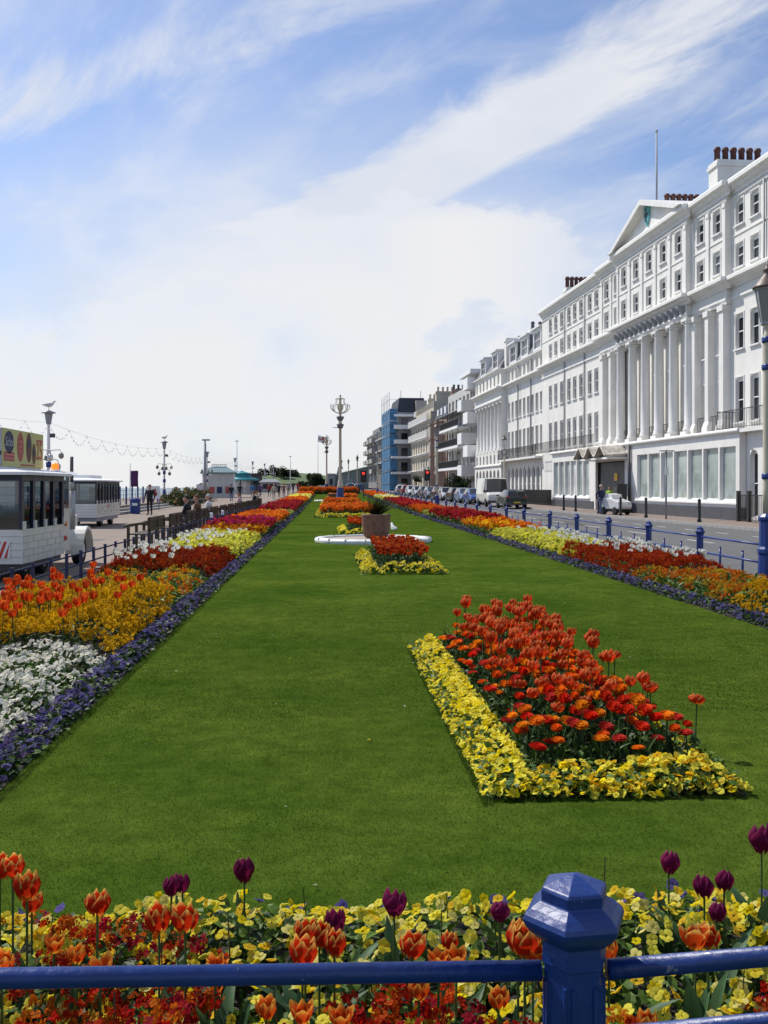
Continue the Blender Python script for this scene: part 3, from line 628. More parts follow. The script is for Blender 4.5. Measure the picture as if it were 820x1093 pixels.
for (u,v,yr) in ((742,757,6.0),(655,707,7.6),(690,740,6.7)):
    x,y=at(u,yr); z=EYE-(v-VH)*yr/F; o=link('tulip',BT[1],None,(x,y,.03),(.03,.02,1),(1.15,1.15,(z+.03)/.44)); tag(o,{742:'lone orange-red tulip standing tallest at the right corner of the nearest lawn bed',655:'orange-red tulip rising from the right edge of the nearest lawn bed',690:'orange-red tulip on the right edge just before the lone tallest one'}[u],'tulip','tulips in the nearest lawn bed')
rcols=[(.7,.15,.01),(.76,.24,.012),(.72,.1,.008),(.55,.03,.01),(.68,.17,.01),(.5,.04,.03),(.6,.02,.006)]
RM=[]
for ci,c in enumerate(rcols):
    for r_ in RAN:
        p=Proto().join(r_); p.c=[tuple(np.array(q)*np.array(c)*1.15) for q in p.c]; RM+=single([p],2,'ranunculus',.25,.004,.044)
cnt=0; pts2=[]; tries=0
while cnt<265 and tries<9000:
    tries+=1; x=random.uniform(x0+.27,x1-.12); y=random.uniform(y0+.33,y1-.4); t=(y-y0)/(y1-y0); ed_=min(x-x0-.27,x1-.12-x,y-y0-.33)
    if random.random()>max(1.3-t*1.3,.85*(ed_<.3)): continue
    if any((q[0]-x)**2+(q[1]-y)**2<.066**2 for q in pts2): continue
    pts2.append((x,y)); cnt+=1
    o=link('ranunculus',random.choice(RM),None,(x,y,.03),(random.uniform(-.25,.15),random.uniform(-.2,.2),random.uniform(0,6)),(1,1,random.uniform(.75,1.2)*min(1,.6+ed_/.4)))
    k=random.uniform(.8,1.2); o.scale.x=o.scale.y=k
    tag(o,'round orange or red ranunculus among the tulips of the nearest lawn bed','ranunculus','ranunculus in the nearest lawn bed')
# orange tulips over the golden wallflowers (left) and white tulips
BL=single([tulip_bloom((.7,.22,.02),(.66,.06,.01),(.74,.18,.03),.09,.043,o,4,3,50+i,.7) for i,o in enumerate((0,.12,.25))],2,'bed_tulip',.44,.005,1,None)
BW=single([tulip_bloom((.62,.64,.4),(.78,.78,.7),(.82,.82,.78),.082,.046,o,4,3,60+i,.7) for i,o in enumerate((.1,.3))],2,'bed_tulip',.44,.005,1,None)
def row_tulips(ms,n,x0,x1,y0,y1,lab,grp,h=(.85,1.15),dmin=.1,sc=1.0,prob=None):
    q=[];tr=0
    while len(q)<n and tr<20000:
        tr+=1; x=random.uniform(x0,x1); y=random.uniform(y0,y1)
        if prob and random.random()>prob(x,y): continue
        if any((a-x)**2+(b-y)**2<dmin**2 for a,b in q): continue
        q.append((x,y)); o=link('tulip',random.choice(ms),None,(x,y,.02+gz(y)),(random.uniform(-.1,.1),random.uniform(-.1,.1),random.uniform(0,6)),(sc,sc,random.uniform(*h))); tag(o,lab,'tulip',grp)
row_tulips(BL,76,-3.95,-2.3,9.2,12.9,'orange-red tulip among the golden wallflowers of the promenade side bed','orange tulips over the golden wallflowers',(.92,1.15),.12)
WP=[]
def white_spots(n,x0,x1,y0,y1,h,lab,grp,dmin,prob=None):
    q=[];tr=0
    while len(q)<n and tr<20000:
        tr+=1; x=random.uniform(x0,x1); y=random.uniform(y0,y1)
        if prob and random.random()>prob(x,y): continue
        if any((a-x)**2+(b-y)**2<dmin**2 for a,b in q): continue
        q.append((x,y)); WP.append((y,x,random.uniform(*h),lab,grp))
white_spots(56,-3.95,-2.6,17.3,21.8,(.8,1.06),'white tulip above the rust red wallflowers on the promenade side','white tulips over the promenade side wallflowers',.11,lambda x,y:.25+.75*(-2.6-x)/1.35)
white_spots(56,5.7,7.05,17.0,22.6,(.76,1.0),'white tulip above the rust red wallflowers on the road side','white tulips over the road side wallflowers',.11,lambda x,y:.2+.8*(x-5.7)/1.35)
white_spots(60,-3.95,-2.4,24,29.5,(.7,.95),'','',.13); white_spots(64,5.9,7.05,23,32,(.62,.85),'','',.13,lambda x,y:.25+.75*(x-5.9)/1.1)
WP.sort(); kk=0; rest=[]
for (y,x,h_,lab,grp) in WP:
    if lab and kk<46: kk+=1; o=link('tulip',random.choice(BW),None,(x,y,.02),(random.uniform(-.1,.1),random.uniform(-.1,.1),random.uniform(0,6)),(1,1,h_)); tag(o,lab,'tulip',grp)
    else: rest.append((x,y,h_))
s=SC(); wb=tulip_bloom((.62,.64,.4),(.78,.78,.7),(.82,.82,.78),.082,.048,.15,4,3,66,.7); rest=np.array(rest); nr=len(rest)
s.put(wb,np.stack([rest[:,0],rest[:,1],.42*rest[:,2]],1),RNG.uniform(.85,1.1,nr),RNG.uniform(0,.15,nr)); s.put(stem_proto(.42,.004,(.07,.13,.04),0,4,2),np.stack([rest[:,0],rest[:,1],np.full(nr,.02)],1),rest[:,2],None,None,None,None,.1,1)
s.build('white_tulips',label='white tulips standing over the farther red and lime yellow patches of both side beds')
o=link('tulip',BL[0],None,(6.95,13.2,.02),(0,0,0),1.1); tag(o,'single dark red tulip at the edge of the golden road side wallflowers','tulip')
o=link('tulip',BL[2],None,(-3.3,14.2,.02),(0,0,0),1.1); tag(o,'single red tulip standing past the orange tulips on the promenade side','tulip')
# ------------------------------------------------------------------ further beds on the lawn
def lawn_bed(x0,x1,y0,y1,yl,ol,lod,cols=(ORG,(.6,.08,.012),(.66,.2,.02)),h=.34,ydens=200,ysz=.035,od=110,osz=.06,front=.6,sidew=.35):
    s=SC()
    for (a,b,c,d) in ((x0,x0+sidew,y0,y1),(x0+sidew,x1,y0,y0+front),(x1-.25,x1,y0+front,y1)): bedding(s,'pansy',a,b,c,d,yc,.18,ydens,ysz,ydens,LFL)
    s.build('yellow_pansies',label=yl)
    if od>100: tulip_bed(x0+sidew,x1-.25,y0+front,y1,int((x1-x0-sidew-.25)*(y1-y0-front)*od*.42),ol); return
    s=SC(); bedding(s,'wall',x0+sidew,x1-.25,y0+front,y1,list(cols),h,od,osz,od*1.5,LF,lod=lod); s.build('orange_flowers',label=ol)
FB=tulip_bloom((.6,.2,.02),(.52,.035,.008),(.68,.16,.04),.085,.043,.1,4,3,71,.75)
def tulip_bed(x0,x1,y0,y1,n,lab):
    s=SC(); X=RNG.uniform(x0,x1,n); Y=RNG.uniform(y0,y1,n); H=.42*RNG.uniform(.7,1.05,n)
    s.put(FB,np.stack([X,Y,H],1),RNG.uniform(.75,1.1,n),RNG.uniform(0,.2,n),None,None,pick([(1,1,1),(1.15,1.8,1),(.85,.7,1)],n)); s.put(stem_proto(1,.005,(.06,.12,.035),0,4,2),np.stack([X,Y,np.zeros(n)],1),H,None,None,None,None,.1,1)
    m=n*6; s.put(NARL,np.stack([RNG.uniform(x0,x1,m),RNG.uniform(y0,y1,m),RNG.uniform(.02,.25,m)],1),RNG.uniform(.07,.16,m),RNG.uniform(-1.2,0,m),None,None,pick([LF,LFD,(.05,.1,.03)],m),.25,1); s.build('orange_tulips',label=lab)
lawn_bed(.63,2.22,18.3,23.6,'yellow pansies edging the bed in front of the round white ring','orange-red flowers in the bed in front of the round white ring',0,od=170,osz=.045)
lawn_bed(.38,2.0,34.0,38.5,'yellow pansies edging the bed behind the round white ring','orange-red flowers in the bed behind the round white ring',1,od=110,osz=.06)
lawn_bed(-.7,2.9,52.5,66,'yellow pansies along the front of the wide orange bed','orange flowers filling the wide bed behind the pot',1,h=.45,ydens=90,ysz=.06,od=60,osz=.09,front=1.2)
lawn_bed(-.6,2.9,80,92,'yellow pansies around the foot of the tall ornate lamp','orange flowers around the foot of the tall ornate lamp',1,h=.36,ydens=40,ysz=.08,od=36,osz=.11,front=1.5)
lawn_bed(-.2,3.4,104,116,'yellow pansies in the bed beyond the far pot','orange flowers in the bed beyond the far pot',1,h=.4,ydens=30,ysz=.1,od=30,osz=.12,front=2)
s=SC(); bedding(s,'wall',-4.2,4.4,146,157,[ORG,(.66,.16,.02),(.62,.1,.012)],.7,22,.16,26,LF,lod=1); s.build('orange_flowers',label='orange flowers across the far end of the garden before the hedge')
# ------------------------------------------------------------------ grass blades near the camera
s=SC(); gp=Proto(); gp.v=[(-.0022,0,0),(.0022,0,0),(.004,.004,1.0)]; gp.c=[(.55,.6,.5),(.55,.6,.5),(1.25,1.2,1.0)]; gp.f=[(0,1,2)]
def grass(n,x0,x1,y0,y1,hs):
    x,y=RNG.uniform(x0,x1,n),RNG.uniform(y0,y1,n); ok=~((x>CB[0]-.02)&(x<CB[1]+.02)&(y>CB[2]-.02)&(y<CB[3]+.02)); ok&=((x>LX0+.02)|(y<4.35))&(x<LX1-.02)
    ok&=RNG.random(n)<np.clip(1.15-(y-4)/12.5,0,1)**1.4
    x,y=x[ok],y[ok]; m=len(x); V,Cc,Fc=gp.arr()
    base=np.array((.048,.097,.011)); k=np.clip(.5+.3*np.sin(x*1.3+np.sin(y*.9)*2)+.25*np.sin(x*3.7+1.7*np.sin(y*2.3)+2)+.2*np.sin(y*5.1+x*4.3),0,1)*RNG.uniform(.3,1,m)
    col=base[None]*(1-k[:,None])+np.array((.103,.147,.024))[None]*k[:,None]
    col*=(1+.09*np.sin(x*5.7))[:,None]; dry=RNG.random(m)<.05; col[dry]=(.22,.2,.08)
    a=RNG.uniform(0,2*PI,m); h=hs*RNG.uniform(.5,1.3,m); tl=RNG.uniform(.1,1.25,m); ta=RNG.uniform(0,2*PI,m); w=np.where(y>7,1.7,1.0)*.0017
    W=np.zeros((m,3,3)); W[:,0,0]=x-np.cos(a)*w; W[:,0,1]=y-np.sin(a)*w; W[:,1,0]=x+np.cos(a)*w; W[:,1,1]=y+np.sin(a)*w
    W[:,2,0]=x+np.cos(ta)*np.sin(tl)*h; W[:,2,1]=y+np.sin(ta)*np.sin(tl)*h; W[:,2,2]=np.cos(tl)*h
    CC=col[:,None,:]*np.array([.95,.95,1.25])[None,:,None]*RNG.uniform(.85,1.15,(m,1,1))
    s.V.append(W.reshape(-1,3)); s.C.append(CC.reshape(-1,3)); s.Fc.append(np.arange(m*3).reshape(-1,3)+s.n); s.Mi.append(np.ones(m,int)); s.n+=m*3
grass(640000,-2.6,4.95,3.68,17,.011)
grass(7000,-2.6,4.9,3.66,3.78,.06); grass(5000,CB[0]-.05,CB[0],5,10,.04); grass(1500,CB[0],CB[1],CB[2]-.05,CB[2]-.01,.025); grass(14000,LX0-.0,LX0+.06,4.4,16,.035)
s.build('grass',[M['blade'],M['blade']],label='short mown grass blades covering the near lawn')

s=SC(); n=170; X=RNG.uniform(-1.6,4.9,n); Y=RNG.uniform(3.9,22,n)**1.0; ok=~((X>CB[0])&(X<CB[1])&(Y>CB[2])&(Y<CB[3])); X,Y=X[ok],Y[ok]; n=len(X)
s.put(floret((1,1,1),1),np.stack([X,Y,np.full(n,.018)],1),RNG.uniform(.004,.011,n),RNG.uniform(0,.5,n),None,None,pick([(.7,.7,.6),(.6,.55,.4),(.7,.55,.05),(.35,.3,.15)],n))
s.build('fallen_petals',label='tiny fallen petals and daisies dotted over the lawn')
# ------------------------------------------------------------------ blue fences
def hexpost(name, parent, loc, rot, k=1.0):
    mb=MB(); r2=1.155
    mb.lathe(0,0,[(.053*r2,0),(.053*r2,.69),(.057*r2,.694),(.057*r2,.706),(.055*r2,.738)],6,0,sm=False)
    mb.lathe(0,0,[(.05,.1),(.0635*r2,.1),(.0635*r2,.62),(.05,.62)],6,0,sm=False) if False else None
    for i in range(6):      # raised borders of the sunk panels
        a=(i+.5)*PI/3; d=.0535; t=Vector((-math.sin(a),math.cos(a),0)); n=Vector((math.cos(a),math.sin(a),0))
        for q in(-1,1):
            c=n*d+t*q*.022; mb.tube([(c.x,c.y,.05),(c.x,c.y,.66)],.005,4,0,False)
    p=mb.build('post',M['blue'],parent,loc,rot)
    mb=MB(); R=.1
    mb.lathe(0,0,[(.064,.728),(.068,.735),(.082,.744),(.097,.756),(.108,.77),(.1105,.78),(.107,.789),(.094,.8),(.08,.809),(.073,.812),(.0715,.815),(.072,.834),(.0685,.84),(.036,.852),(.004,.862)],6,0,sm=False)
    c=mb.build('cap',M['blue'],p); c.scale=(.95,.95,1)
    bv=c.modifiers.new('b','BEVEL'); bv.width=.003; bv.segments=2; bv.limit_method='ANGLE'; bv.angle_limit=math.radians(35)
    return p
fx,fy=at(613,1.95); fr=thing('blue_fence','glossy blue front fence with one hexagonal post and round rails, paint chipped','fence',(fx,fy,0),-math.radians(1.5))
fp=hexpost('post',fr,(0,0,0),(0,0,math.radians(10)-TH+math.radians(1.5)))
for z in (.672,.538):
    for (a,b) in ((-2.6,-.066),(.066,2.2)):
        zz=.02 if a<0 else 0
        MB().tube([(a,0,z-.004*(a<0)),(a*.5+b*.5,.14*(a>0),z),(b,.3*(a>0),z)],.0195,14).build('rail',M['blue'],fr)
for a in (-2.65,2.25): hexpost('post',fr,(a,.31*(a>0),0),(0,0,.2))
# fence along the road
rf=thing('blue_fence','blue fence of capped posts and thin rails between flower bed and road','fence',(GX1,19,0))
PY=[6.2,9.4,12.6,16.0,19,22.1,25.3,28.6,32.1,36.4,40,44,48,52,56.3,60.6,64.8]+[69+4.1*i for i in range(24)]
pm=MB(); pm.lathe(0,0,[(.07,0),(.07,.66),(.078,.665),(.078,.7)],6,0,sm=False); pme=pm.mesh('road_post',M['blue_far'])
cm=MB(); cm.lathe(0,0,[(.07,.7),(.1,.745),(.1,.76),(.075,.79),(.068,.8),(.068,.825),(.01,.86)],6,0,sm=False); cme=cm.mesh('road_cap',M['blue_far'])
bm_=MB(); bm_.tube([(0,0,0),(0,0,.5)],.022,6); bm_.ball((0,0,.5),.026,6); bme=bm_.mesh('road_baluster',M['blue_far'])
for i,y in enumerate(PY):
    if abs(y-16.0)>.01:
        p=link('post',pme,rf,(0,y-19,gz(y)),(0,0,.3)); link('cap',cme,p)
    if i<len(PY)-1:
        y2=PY[i+1]
        if y<75:
            for t in (1/3,2/3): yy=y+(y2-y)*t; link('baluster',bme,rf,(0,yy-19,gz(yy)))
        for z in (.66,.36): MB().tube([(0,y-19,gz(y)+z),(0,y2-19,gz(y2)+z)],.02,6).build('rail',M['blue_far'],rf)
# low fence along the promenade
lf=thing('low_blue_fence','low navy blue three-rail fence between flower bed and promenade','fence',(GX0,13,0))
pm=MB(); pm.box(-.022,.022,-.022,.022,0,.57); pm.box(-.026,.026,-.026,.026,.57,.585); pme2=pm.mesh('low_post',M['lowfence'])
y=5.0; ys_=[]
while y<150: ys_.append(y); y+= .89 if y<62 else 2.2
for y in ys_[:99]: link('post',pme2,lf,(0,y-13,gz(y)))
for z in (.53,.36,.18):
    MB().tube([(0,5-13,z),(0,60-13,z)]+[(0,q-13,gz(q)+z) for q in range(80,151,10)],.014,6).build('rail',M['lowfence'],lf)
mb=MB()
for i,yy in enumerate((33.9,37.5)):
    t=thing('white_marker_post','short white post behind the benches, '+('nearer of two' if i==0 else 'farther of two'),'post',(GX0+.12,yy,0)); MB().lathe(0,0,[(.05,0),(.05,.72),(.035,.76)],8).build('shaft',M['frame'],t); MB().lathe(0,0,[(.052,.5),(.052,.58)],8,sm=False).build('band',M['blue_far'],t)
# ------------------------------------------------------------------ heritage street lamps
LM={}
def heritage_lamp(label, loc, h=5.6, group='heritage street lamps'):
    t=thing('street_lamp',label,'street lamp',loc,.2,group)
    if h not in LM:
        b=MB(); b.lathe(0,0,[(.19,0),(.19,.12),(.16,.16),(.15,.5),(.165,.54),(.165,.6),(.14,.64),(.135,1.05),(.15,1.09),(.15,1.13),(.1,1.18)],10,0,sm=False)
        c=MB(); c.lathe(0,0,[(.085,1.16),(.08,1.6),(.078,h-1.9),(.072,h-1.3),(.09,h-1.22),(.06,h-1.15),(.05,h-1.06),(.1,h-1.0)],12)
        r=MB(); r.lathe(0,0,[(.09,0),(.1,.02),(.1,.08),(.09,.1)],10)
        g=MB(); g.lathe(0,0,[(.11,h-.98),(.2,h-.42)],6,0,.1,sm=False)
        f=MB()
        for i in range(6):
            a=.1+i*PI/3; f.tube([(.112*math.cos(a),.112*math.sin(a),h-.99),(.205*math.cos(a),.205*math.sin(a),h-.41)],.013,4,0,False)
        f.lathe(0,0,[(.13,h-1.0),(.13,h-.96)],6,0,.1,sm=False); f.lathe(0,0,[(.22,h-.43),(.225,h-.39)],6,0,.1,sm=False)
        k=MB(); k.lathe(0,0,[(.25,h-.4),(.24,h-.37),(.16,h-.27),(.08,h-.18),(.07,h-.12),(.09,h-.1),(.04,h-.06),(.03,h-.02),(.005,h+.08)],12)
        LM[h]=[b.mesh('lamp_base',M['blue_far']),c.mesh('lamp_column',M['cream']),r.mesh('lamp_band',M['blue_far']),g.mesh('lamp_glass',M['lanternglass']),f.mesh('lamp_frame',M['lead']),k.mesh('lamp_roof',mat_lamproof)]
    m=LM[h]; link('base',m[0],t); link('column',m[1],t); [link('band',m[2],t,(0,0,z)) for z in (1.75,h-1.75,h-1.3)]; L_=link('lantern_frame',m[4],t); link('glass',m[3],L_); link('lantern_roof',m[5],L_)
    return t
mat_lamproof=mk('brown_bronze_lamp_cap',(.12,.085,.07),.5,.2,6)
heritage_lamp('cream street lamp with blue base at the road fence nearest the camera',(GX1,16.0,0),5.3)
def lampu(u,v,yr,label,h=5.6):
    x,y=at(u,yr); heritage_lamp(label,(x,y,gz(y)-.1),h)
lampu(447+19.5,0,65,'cream street lamp at the road fence beside the parked blue car',6.0)
x,y=st(86.5,-2.9); heritage_lamp('cream street lamp on the far pavement beside the white van',(x,y,gz(y)),6.0)
lampu(403,0,128,'cream street lamp at the road fence above the pot plant',6.0)
lampu(489.5,0,128,'cream street lamp on the pavement before the black veranda house',6.0)
lampu(372,0,182,'cream street lamp just left of the red traffic light, farther one',6.0)
lampu(381.5,0,150,'cream street lamp just left of the red traffic light, nearer one',6.0)
# ------------------------------------------------------------------ tall ornate lamps
def ornate(label,loc,h,k):
    t=thing('ornate_lamp',label,'lamp',loc,0,'tall ornate lamps on the lawn')
    MB().lathe(0,0,[(.42*k,0),(.42*k,.25),(.34*k,.35),(.27*k,.8),(.24*k,1.3),(.2*k,1.42)],8,sm=False).build('base',M['blue_far'],t)
    MB().lathe(0,0,[(.2*k,1.4),(.22*k,1.5),(.2*k,1.6),(.14*k,2.1),(.11*k,2.2),(.095*k,h*.72),(.14*k,h*.725),(.1*k,h*.78),(.09*k,h-.6),(.05*k,h-.2),(.01,h)],10).build('column',M['cream'],t)
    for z,r in ((.705,.26),(.775,.27)): MB().lathe(0,0,[(.12*k,h*z-.2),(r*.7*k,h*z-.14),(r*k,h*z+.12),(r*1.05*k,h*z+.2),(.12*k,h*z+.22)],10).build('basket',M['slate'],t)
    mb=MB()
    for i in range(6):
        a=i*PI/3+.3; ca,sa=math.cos(a),math.sin(a); pts=[]
        for (r,z) in ((.06,.825),(.3,.83),(.58,.85),(.72,.875),(.72,.9),(.62,.905)): pts.append((r*ca*k,r*sa*k,h*z))
        mb.tube(pts,.035*k,5); pts=[]
        for (r,z) in ((.58,.85),(.5,.89),(.3,.93),(.36,.955),(.2,.965),(.05,.955)): pts.append((r*ca*k,r*sa*k,h*z))
        mb.tube(pts,.02*k,5)
        mb.tube([(.05*ca*k,.05*sa*k,h*.85),(.22*ca*k,.22*sa*k,h*.87),(.24*ca*k,.24*sa*k,h*.9),(.1*ca*k,.1*sa*k,h*.91)],.02*k,5)
    for z,r in ((.955,.34),(.905,.3)): mb.tube([(r*math.cos(q)*k,r*math.sin(q)*k,h*z) for q in np.linspace(0,2*PI,19)],.018*k,4)
    mb.ball((0,0,h*.985),.09*k,8); mb.build('scrolled_crown',M['cream'],t)
    MB().tube([(0,0,h*.695),(-.55*k,0,h*.695)],.025*k,5).build('bracket',M['lead'],t)
x,y=at(363.3,90); ornate('nearer tall ornate cream lamp with scrolled crown on a blue base',(x,y,gz(y)),9.9,1.25)
x,y=at(348.8,158); ornate('farther tall ornate cream lamp with scrolled crown before the round tree',(x,y,gz(y)),9.3,1.2)
# ------------------------------------------------------------------ white ring with pot and plant
def ring(label,x,y,R,seg=56):
    t=thing('stone_ring',label,'stone ring',(x,y,gz(y)))
    mb=MB(); prof=[(R,.0),(R+.02,.07),(R,.1),(R-.03,.13),(R-.2,.14),(R-.25,.12),(R-.26,.05)]
    vs=[];fs=[];k=len(prof)
    for i in range(seg):
        a=2*PI*i/seg
        for r,z in prof: vs.append((r*math.cos(a),r*math.sin(a),z))
    for i in range(seg):
        for j in range(k-1): fs.append((i*k+j,((i+1)%seg)*k+j,((i+1)%seg)*k+j+1,i*k+j+1))
    mb.add(vs,fs,0,True).build('rim',M['ringwhite'],t)
    for q in range(18):
        a=2*PI*q/18; MB().box(R-.24,R+.016,-.006,.006,.02,.141).build('joint',M['kerb'],t,(0,0,.001),(0,0,a))
    MB().lathe(0,0,[(R-.24,.0),(R-.25,.085),(.01,.1)],seg).build('gravel_fill',M['ringfill'],t)
rx,ry=at(398.5,29.6); ring('low round white ring of stone around the brown pot',rx,ry,1.73)
ring('far round white ring on the lawn partly hidden by orange flowers',.55,100,1.9)
def pot(label,x,y,z,k=1.0,plant=True,plab=None):
    t=thing('plant_pot',label,'plant pot',(x,y,z))
    MB().lathe(0,0,[(.27*k,0),(.34*k,.03),(.385*k,.12),(.42*k,.34),(.435*k,.64),(.45*k,.68),(.44*k,.71),(.4*k,.7),(.38*k,.6),(.05,.58)],32).build('bowl',M['terracotta'],t)
    MB().lathe(0,0,[(.395*k,.57),(.39*k,.6),(.01,.62)],20).build('earth',M['soil'],t)
    if plant:
        p=thing('spiky_plant',plab,'plant',(x,y,z+.6)); sc=SC(); n=190
        el=RNG.uniform(0,1,n)**.7; sc.put(blade_leaf(.82,.02,(1,1,1),.12,6,.45),np.stack([RNG.normal(0,.07,n),RNG.normal(0,.07,n),np.zeros(n)],1),RNG.uniform(.7,1.12,n),el*.85,None,np.zeros(n)+0, pick([(.035,.055,.022),(.05,.07,.028),(.025,.04,.018),(.09,.085,.03)],n),.25,0)
        link('leaves',sc.mesh('plant_leaves',[M['leaf']]),p)
        MB().lathe(0,0,[(.1,-.02),(.12,.1),(.06,.2),(.01,.22)],8).build('trunk',M['wood'],p)
px,py=at(401.5,29.8); pot('brown clay pot standing in the middle of the near white ring',px,py,.1,1.0,True,'dark green spiky cordyline growing in the brown pot')
px2,py2=at(356,96.5); pot('far brown pot near the ornate lamp half hidden by flowers',px2,py2,gz(py2)+.1,1.25,False)
# ------------------------------------------------------------------ gulls
M['gullwhite']=mk('white_feathers',(.75,.75,.74),.7,.08,9); M['gullgrey']=mk('grey_feathers',(.3,.31,.33),.7,.1,9); M['beak']=mk('yellow_beak',(.7,.4,.05),.5,.1,5)
def gull(label,loc,rz,k=1.0):
    t=MB()
    spine=[((-.26,0,.22),.012),((-.18,0,.215),.035),((-.06,0,.205),.078),((.06,0,.215),.085),((.14,0,.26),.062),((.18,0,.32),.042),((.205,0,.36),.047),((.235,0,.362),.035),((.262,0,.356),.012),((.31,0,.345),.004)]
    t.tube([p for p,r in spine],[r for p,r in spine],12)
    for q in (-1,1): t.tube([(0,q*.035,.15),(.005,q*.035,.06),(.0,q*.035,.005),(.05,q*.04,.005)],.008,5,2)
    for i,f in enumerate(t.f):
        c=sum((Vector(t.v[j]) for j in f),Vector())/len(f)
        if t.m[i]==0: t.m[i]=1 if (c.x<.1 and c.z>.225 and c.x>-.3) else (2 if c.x>.268 else 0)
    o=t.build('seagull',[M['gullwhite'],M['gullgrey'],M['beak']],None,loc,(0,0,rz)); o.scale=(k,k,k); tag(o,label,'seagull','seagulls'); return o
gx,gy_=at(421,33.5); gull('white seagull standing on the grass right of the brown pot',(gx,gy_,0.005),1.9,1.05)
# ------------------------------------------------------------------ benches
def make_bench():
    t=thing('park_bench','','bench'); W=2.2
    mb=MB()
    for i in range(5): mb.box(-.5+.1*i,-.42+.1*i,0,W,.41,.44)
    mb.build('seat',M['wood'],t)
    mb=MB(); mb.box(.02,.07,0,W,.78,.86); mb.box(.02,.07,0,W,.5,.56)
    k=int(W/.09)
    for i in range(k): mb.box(.032,.052,.03+i*.09,.085+i*.09,.56,.78)
    mb.build('backrest',M['wood'],t)
    for y in (0,W/2-.03,W-.06):
        MB().box(.0,.08,y,y+.06,0,.84).build('leg',M['wood'],t); MB().box(-.52,-.45,y,y+.06,0,.62).build('leg',M['wood'],t)
    for y in (-.01,W-.07):
        MB().tube([(.03,y+.03,.68),(-.2,y+.03,.7),(-.45,y+.03,.67),(-.57,y+.03,.64),(-.6,y+.03,.6)],[.035,.035,.035,.03,.02],6).build('armrest',M['wood'],t)
    return t
b0=make_bench(); yb=25.4
for i in range(13):
    b=b0 if i==0 else copy_tree(b0)
    b.location=(GX0-.5,yb,gz(yb)); b['label']='dark wooden slatted bench nearest the white road train' if i==0 else f'{ordinal(i+1)} dark wooden bench from the road train behind the low fence'
    b['group']='wooden benches along the promenade'; yb+=3.35
# ------------------------------------------------------------------ promenade lamps, festoons
def prom_lamp(label,x,y,h=5.45):
    t=thing('promenade_lamp',label,'lamp',(x,y,gz(y)),.4,'promenade lamps with globe clusters')
    MB().lathe(0,0,[(.2,0),(.2,.3),(.14,.4),(.13,1.2),(.1,1.3)],8,sm=False).build('base',M['blue_far'],t)
    MB().lathe(0,0,[(.085,1.25),(.075,h-1.2),(.06,h-.75),(.1,h-.7)],10).build('column',M['frame'],t)
    for z in (1.9,2.6): MB().lathe(0,0,[(.09,z),(.13,z+.05),(.13,z+.25),(.09,z+.3)],10).build('band',M['blue_far'],t)
    lt=MB().lathe(0,0,[(.1,h-.7),(.13,h-.62),(.2,h-.15),(.16,h-.14)],8,sm=False).build('lantern',M['lead'],t)
    MB().lathe(0,0,[(.36,h-.14),(.34,h-.1),(.12,h-.02),(.05,h)],12).build('lantern_roof',M['lead'],lt)
    MB().box(.06,.3,-.1,.1,h-1.35,h-1.15).build('loudspeaker',M['plinth'],t)
    mb=MB(); gl=[]
    for i in range(4):
        a=i*PI/2; ca,sa=math.cos(a),math.sin(a)
        for (r,z) in ((.62,h-2.35),) if i%2 else ((.45,h-2.8),):
            mb.tube([(0,0,z+.25),(.3*ca,.3*sa,z+.38),(r*ca,r*sa,z+.3),(r*ca,r*sa,z+.16)],.022,5)
            gl.append((r*ca,r*sa,z))
    for s_ in (-1,1):
        mb.tube([(0,0,h-2.0),(.55*s_,0,h-1.95),(.6*s_,0,h-2.1)],.02,5); gl.append((.6*s_,0,h-2.25)); 
    mb.build('scroll_arms',M['lead'],t)
    for g in gl: MB().ball(g,(.14,.14,.17),10).build('globe',M['lanternglass'],t)
PLX=-13.9; PL=[15,50.4,85.5,115.5,150,185,220,255]
plab=['','behind the white road train','with a gull before the sea, second in the row','in front of the white kiosk','behind the teal shelter','fifth in the row','sixth in the row','farthest in the row']
for i,y in enumerate(PL):
    if i==0: continue
    prom_lamp('promenade lamp with white globes '+plab[i],PLX,y)
for i in range(len(PL)-1):
    y0,y1=PL[i],PL[i+1]; n=9 if y1<200 else 6; za,zb=gz(y0)+4.3,gz(y1)+4.3
    t=thing('festoon_lights',['string of festoon bulbs left of the nearest promenade lamp','string of scalloped festoon bulbs between road train lamp and gull lamp','string of scalloped festoon bulbs between gull lamp and kiosk','string of festoon bulbs beyond the kiosk lamp','string of festoon bulbs beyond the teal shelter','string of festoon bulbs over the far promenade','farthest string of festoon bulbs'][i],'festoon lights',(PLX,y0,za),0,'festoon strings between promenade lamps')
    mb=MB(); bl=MB(); mw=MB(); top=lambda q:(0,(y1-y0)*q,(zb-za)*q+.55-.9*4*q*(1-q)*.5)
    mw.tube([top(q) for q in np.linspace(0,1,17)],.006,4).build('cable',M['lead'],t)
    for j in range(n):
        a,b=Vector(top(j/n)),Vector(top((j+1)/n)); pp=[]
        for q in np.linspace(0,1,9):
            p=a.lerp(b,q); p.z-=.62*4*q*(1-q); pp.append(p)
            bl.ball(p-Vector((0,0,.05)),(.027,.027,.045),5)
        mb.tube(pp,.005,4)
    mb.build('scalloped_cable',M['lead'],t); o=bl.build('bulbs',M['lanternglass'],t); o['kind']='stuff'
for y,lab in ((50.4,'seagull perched on the lamp behind the road train'),(85.5,'seagull perched on the lamp before the sea')): gull(lab,(PLX,y,gz(y)+5.45),.4 if y<60 else .9,1.25)
t=thing('camera_mast','tall grey camera mast beside the kiosk','mast'); x,y=at(219,104); t.location=(x,y,gz(y))
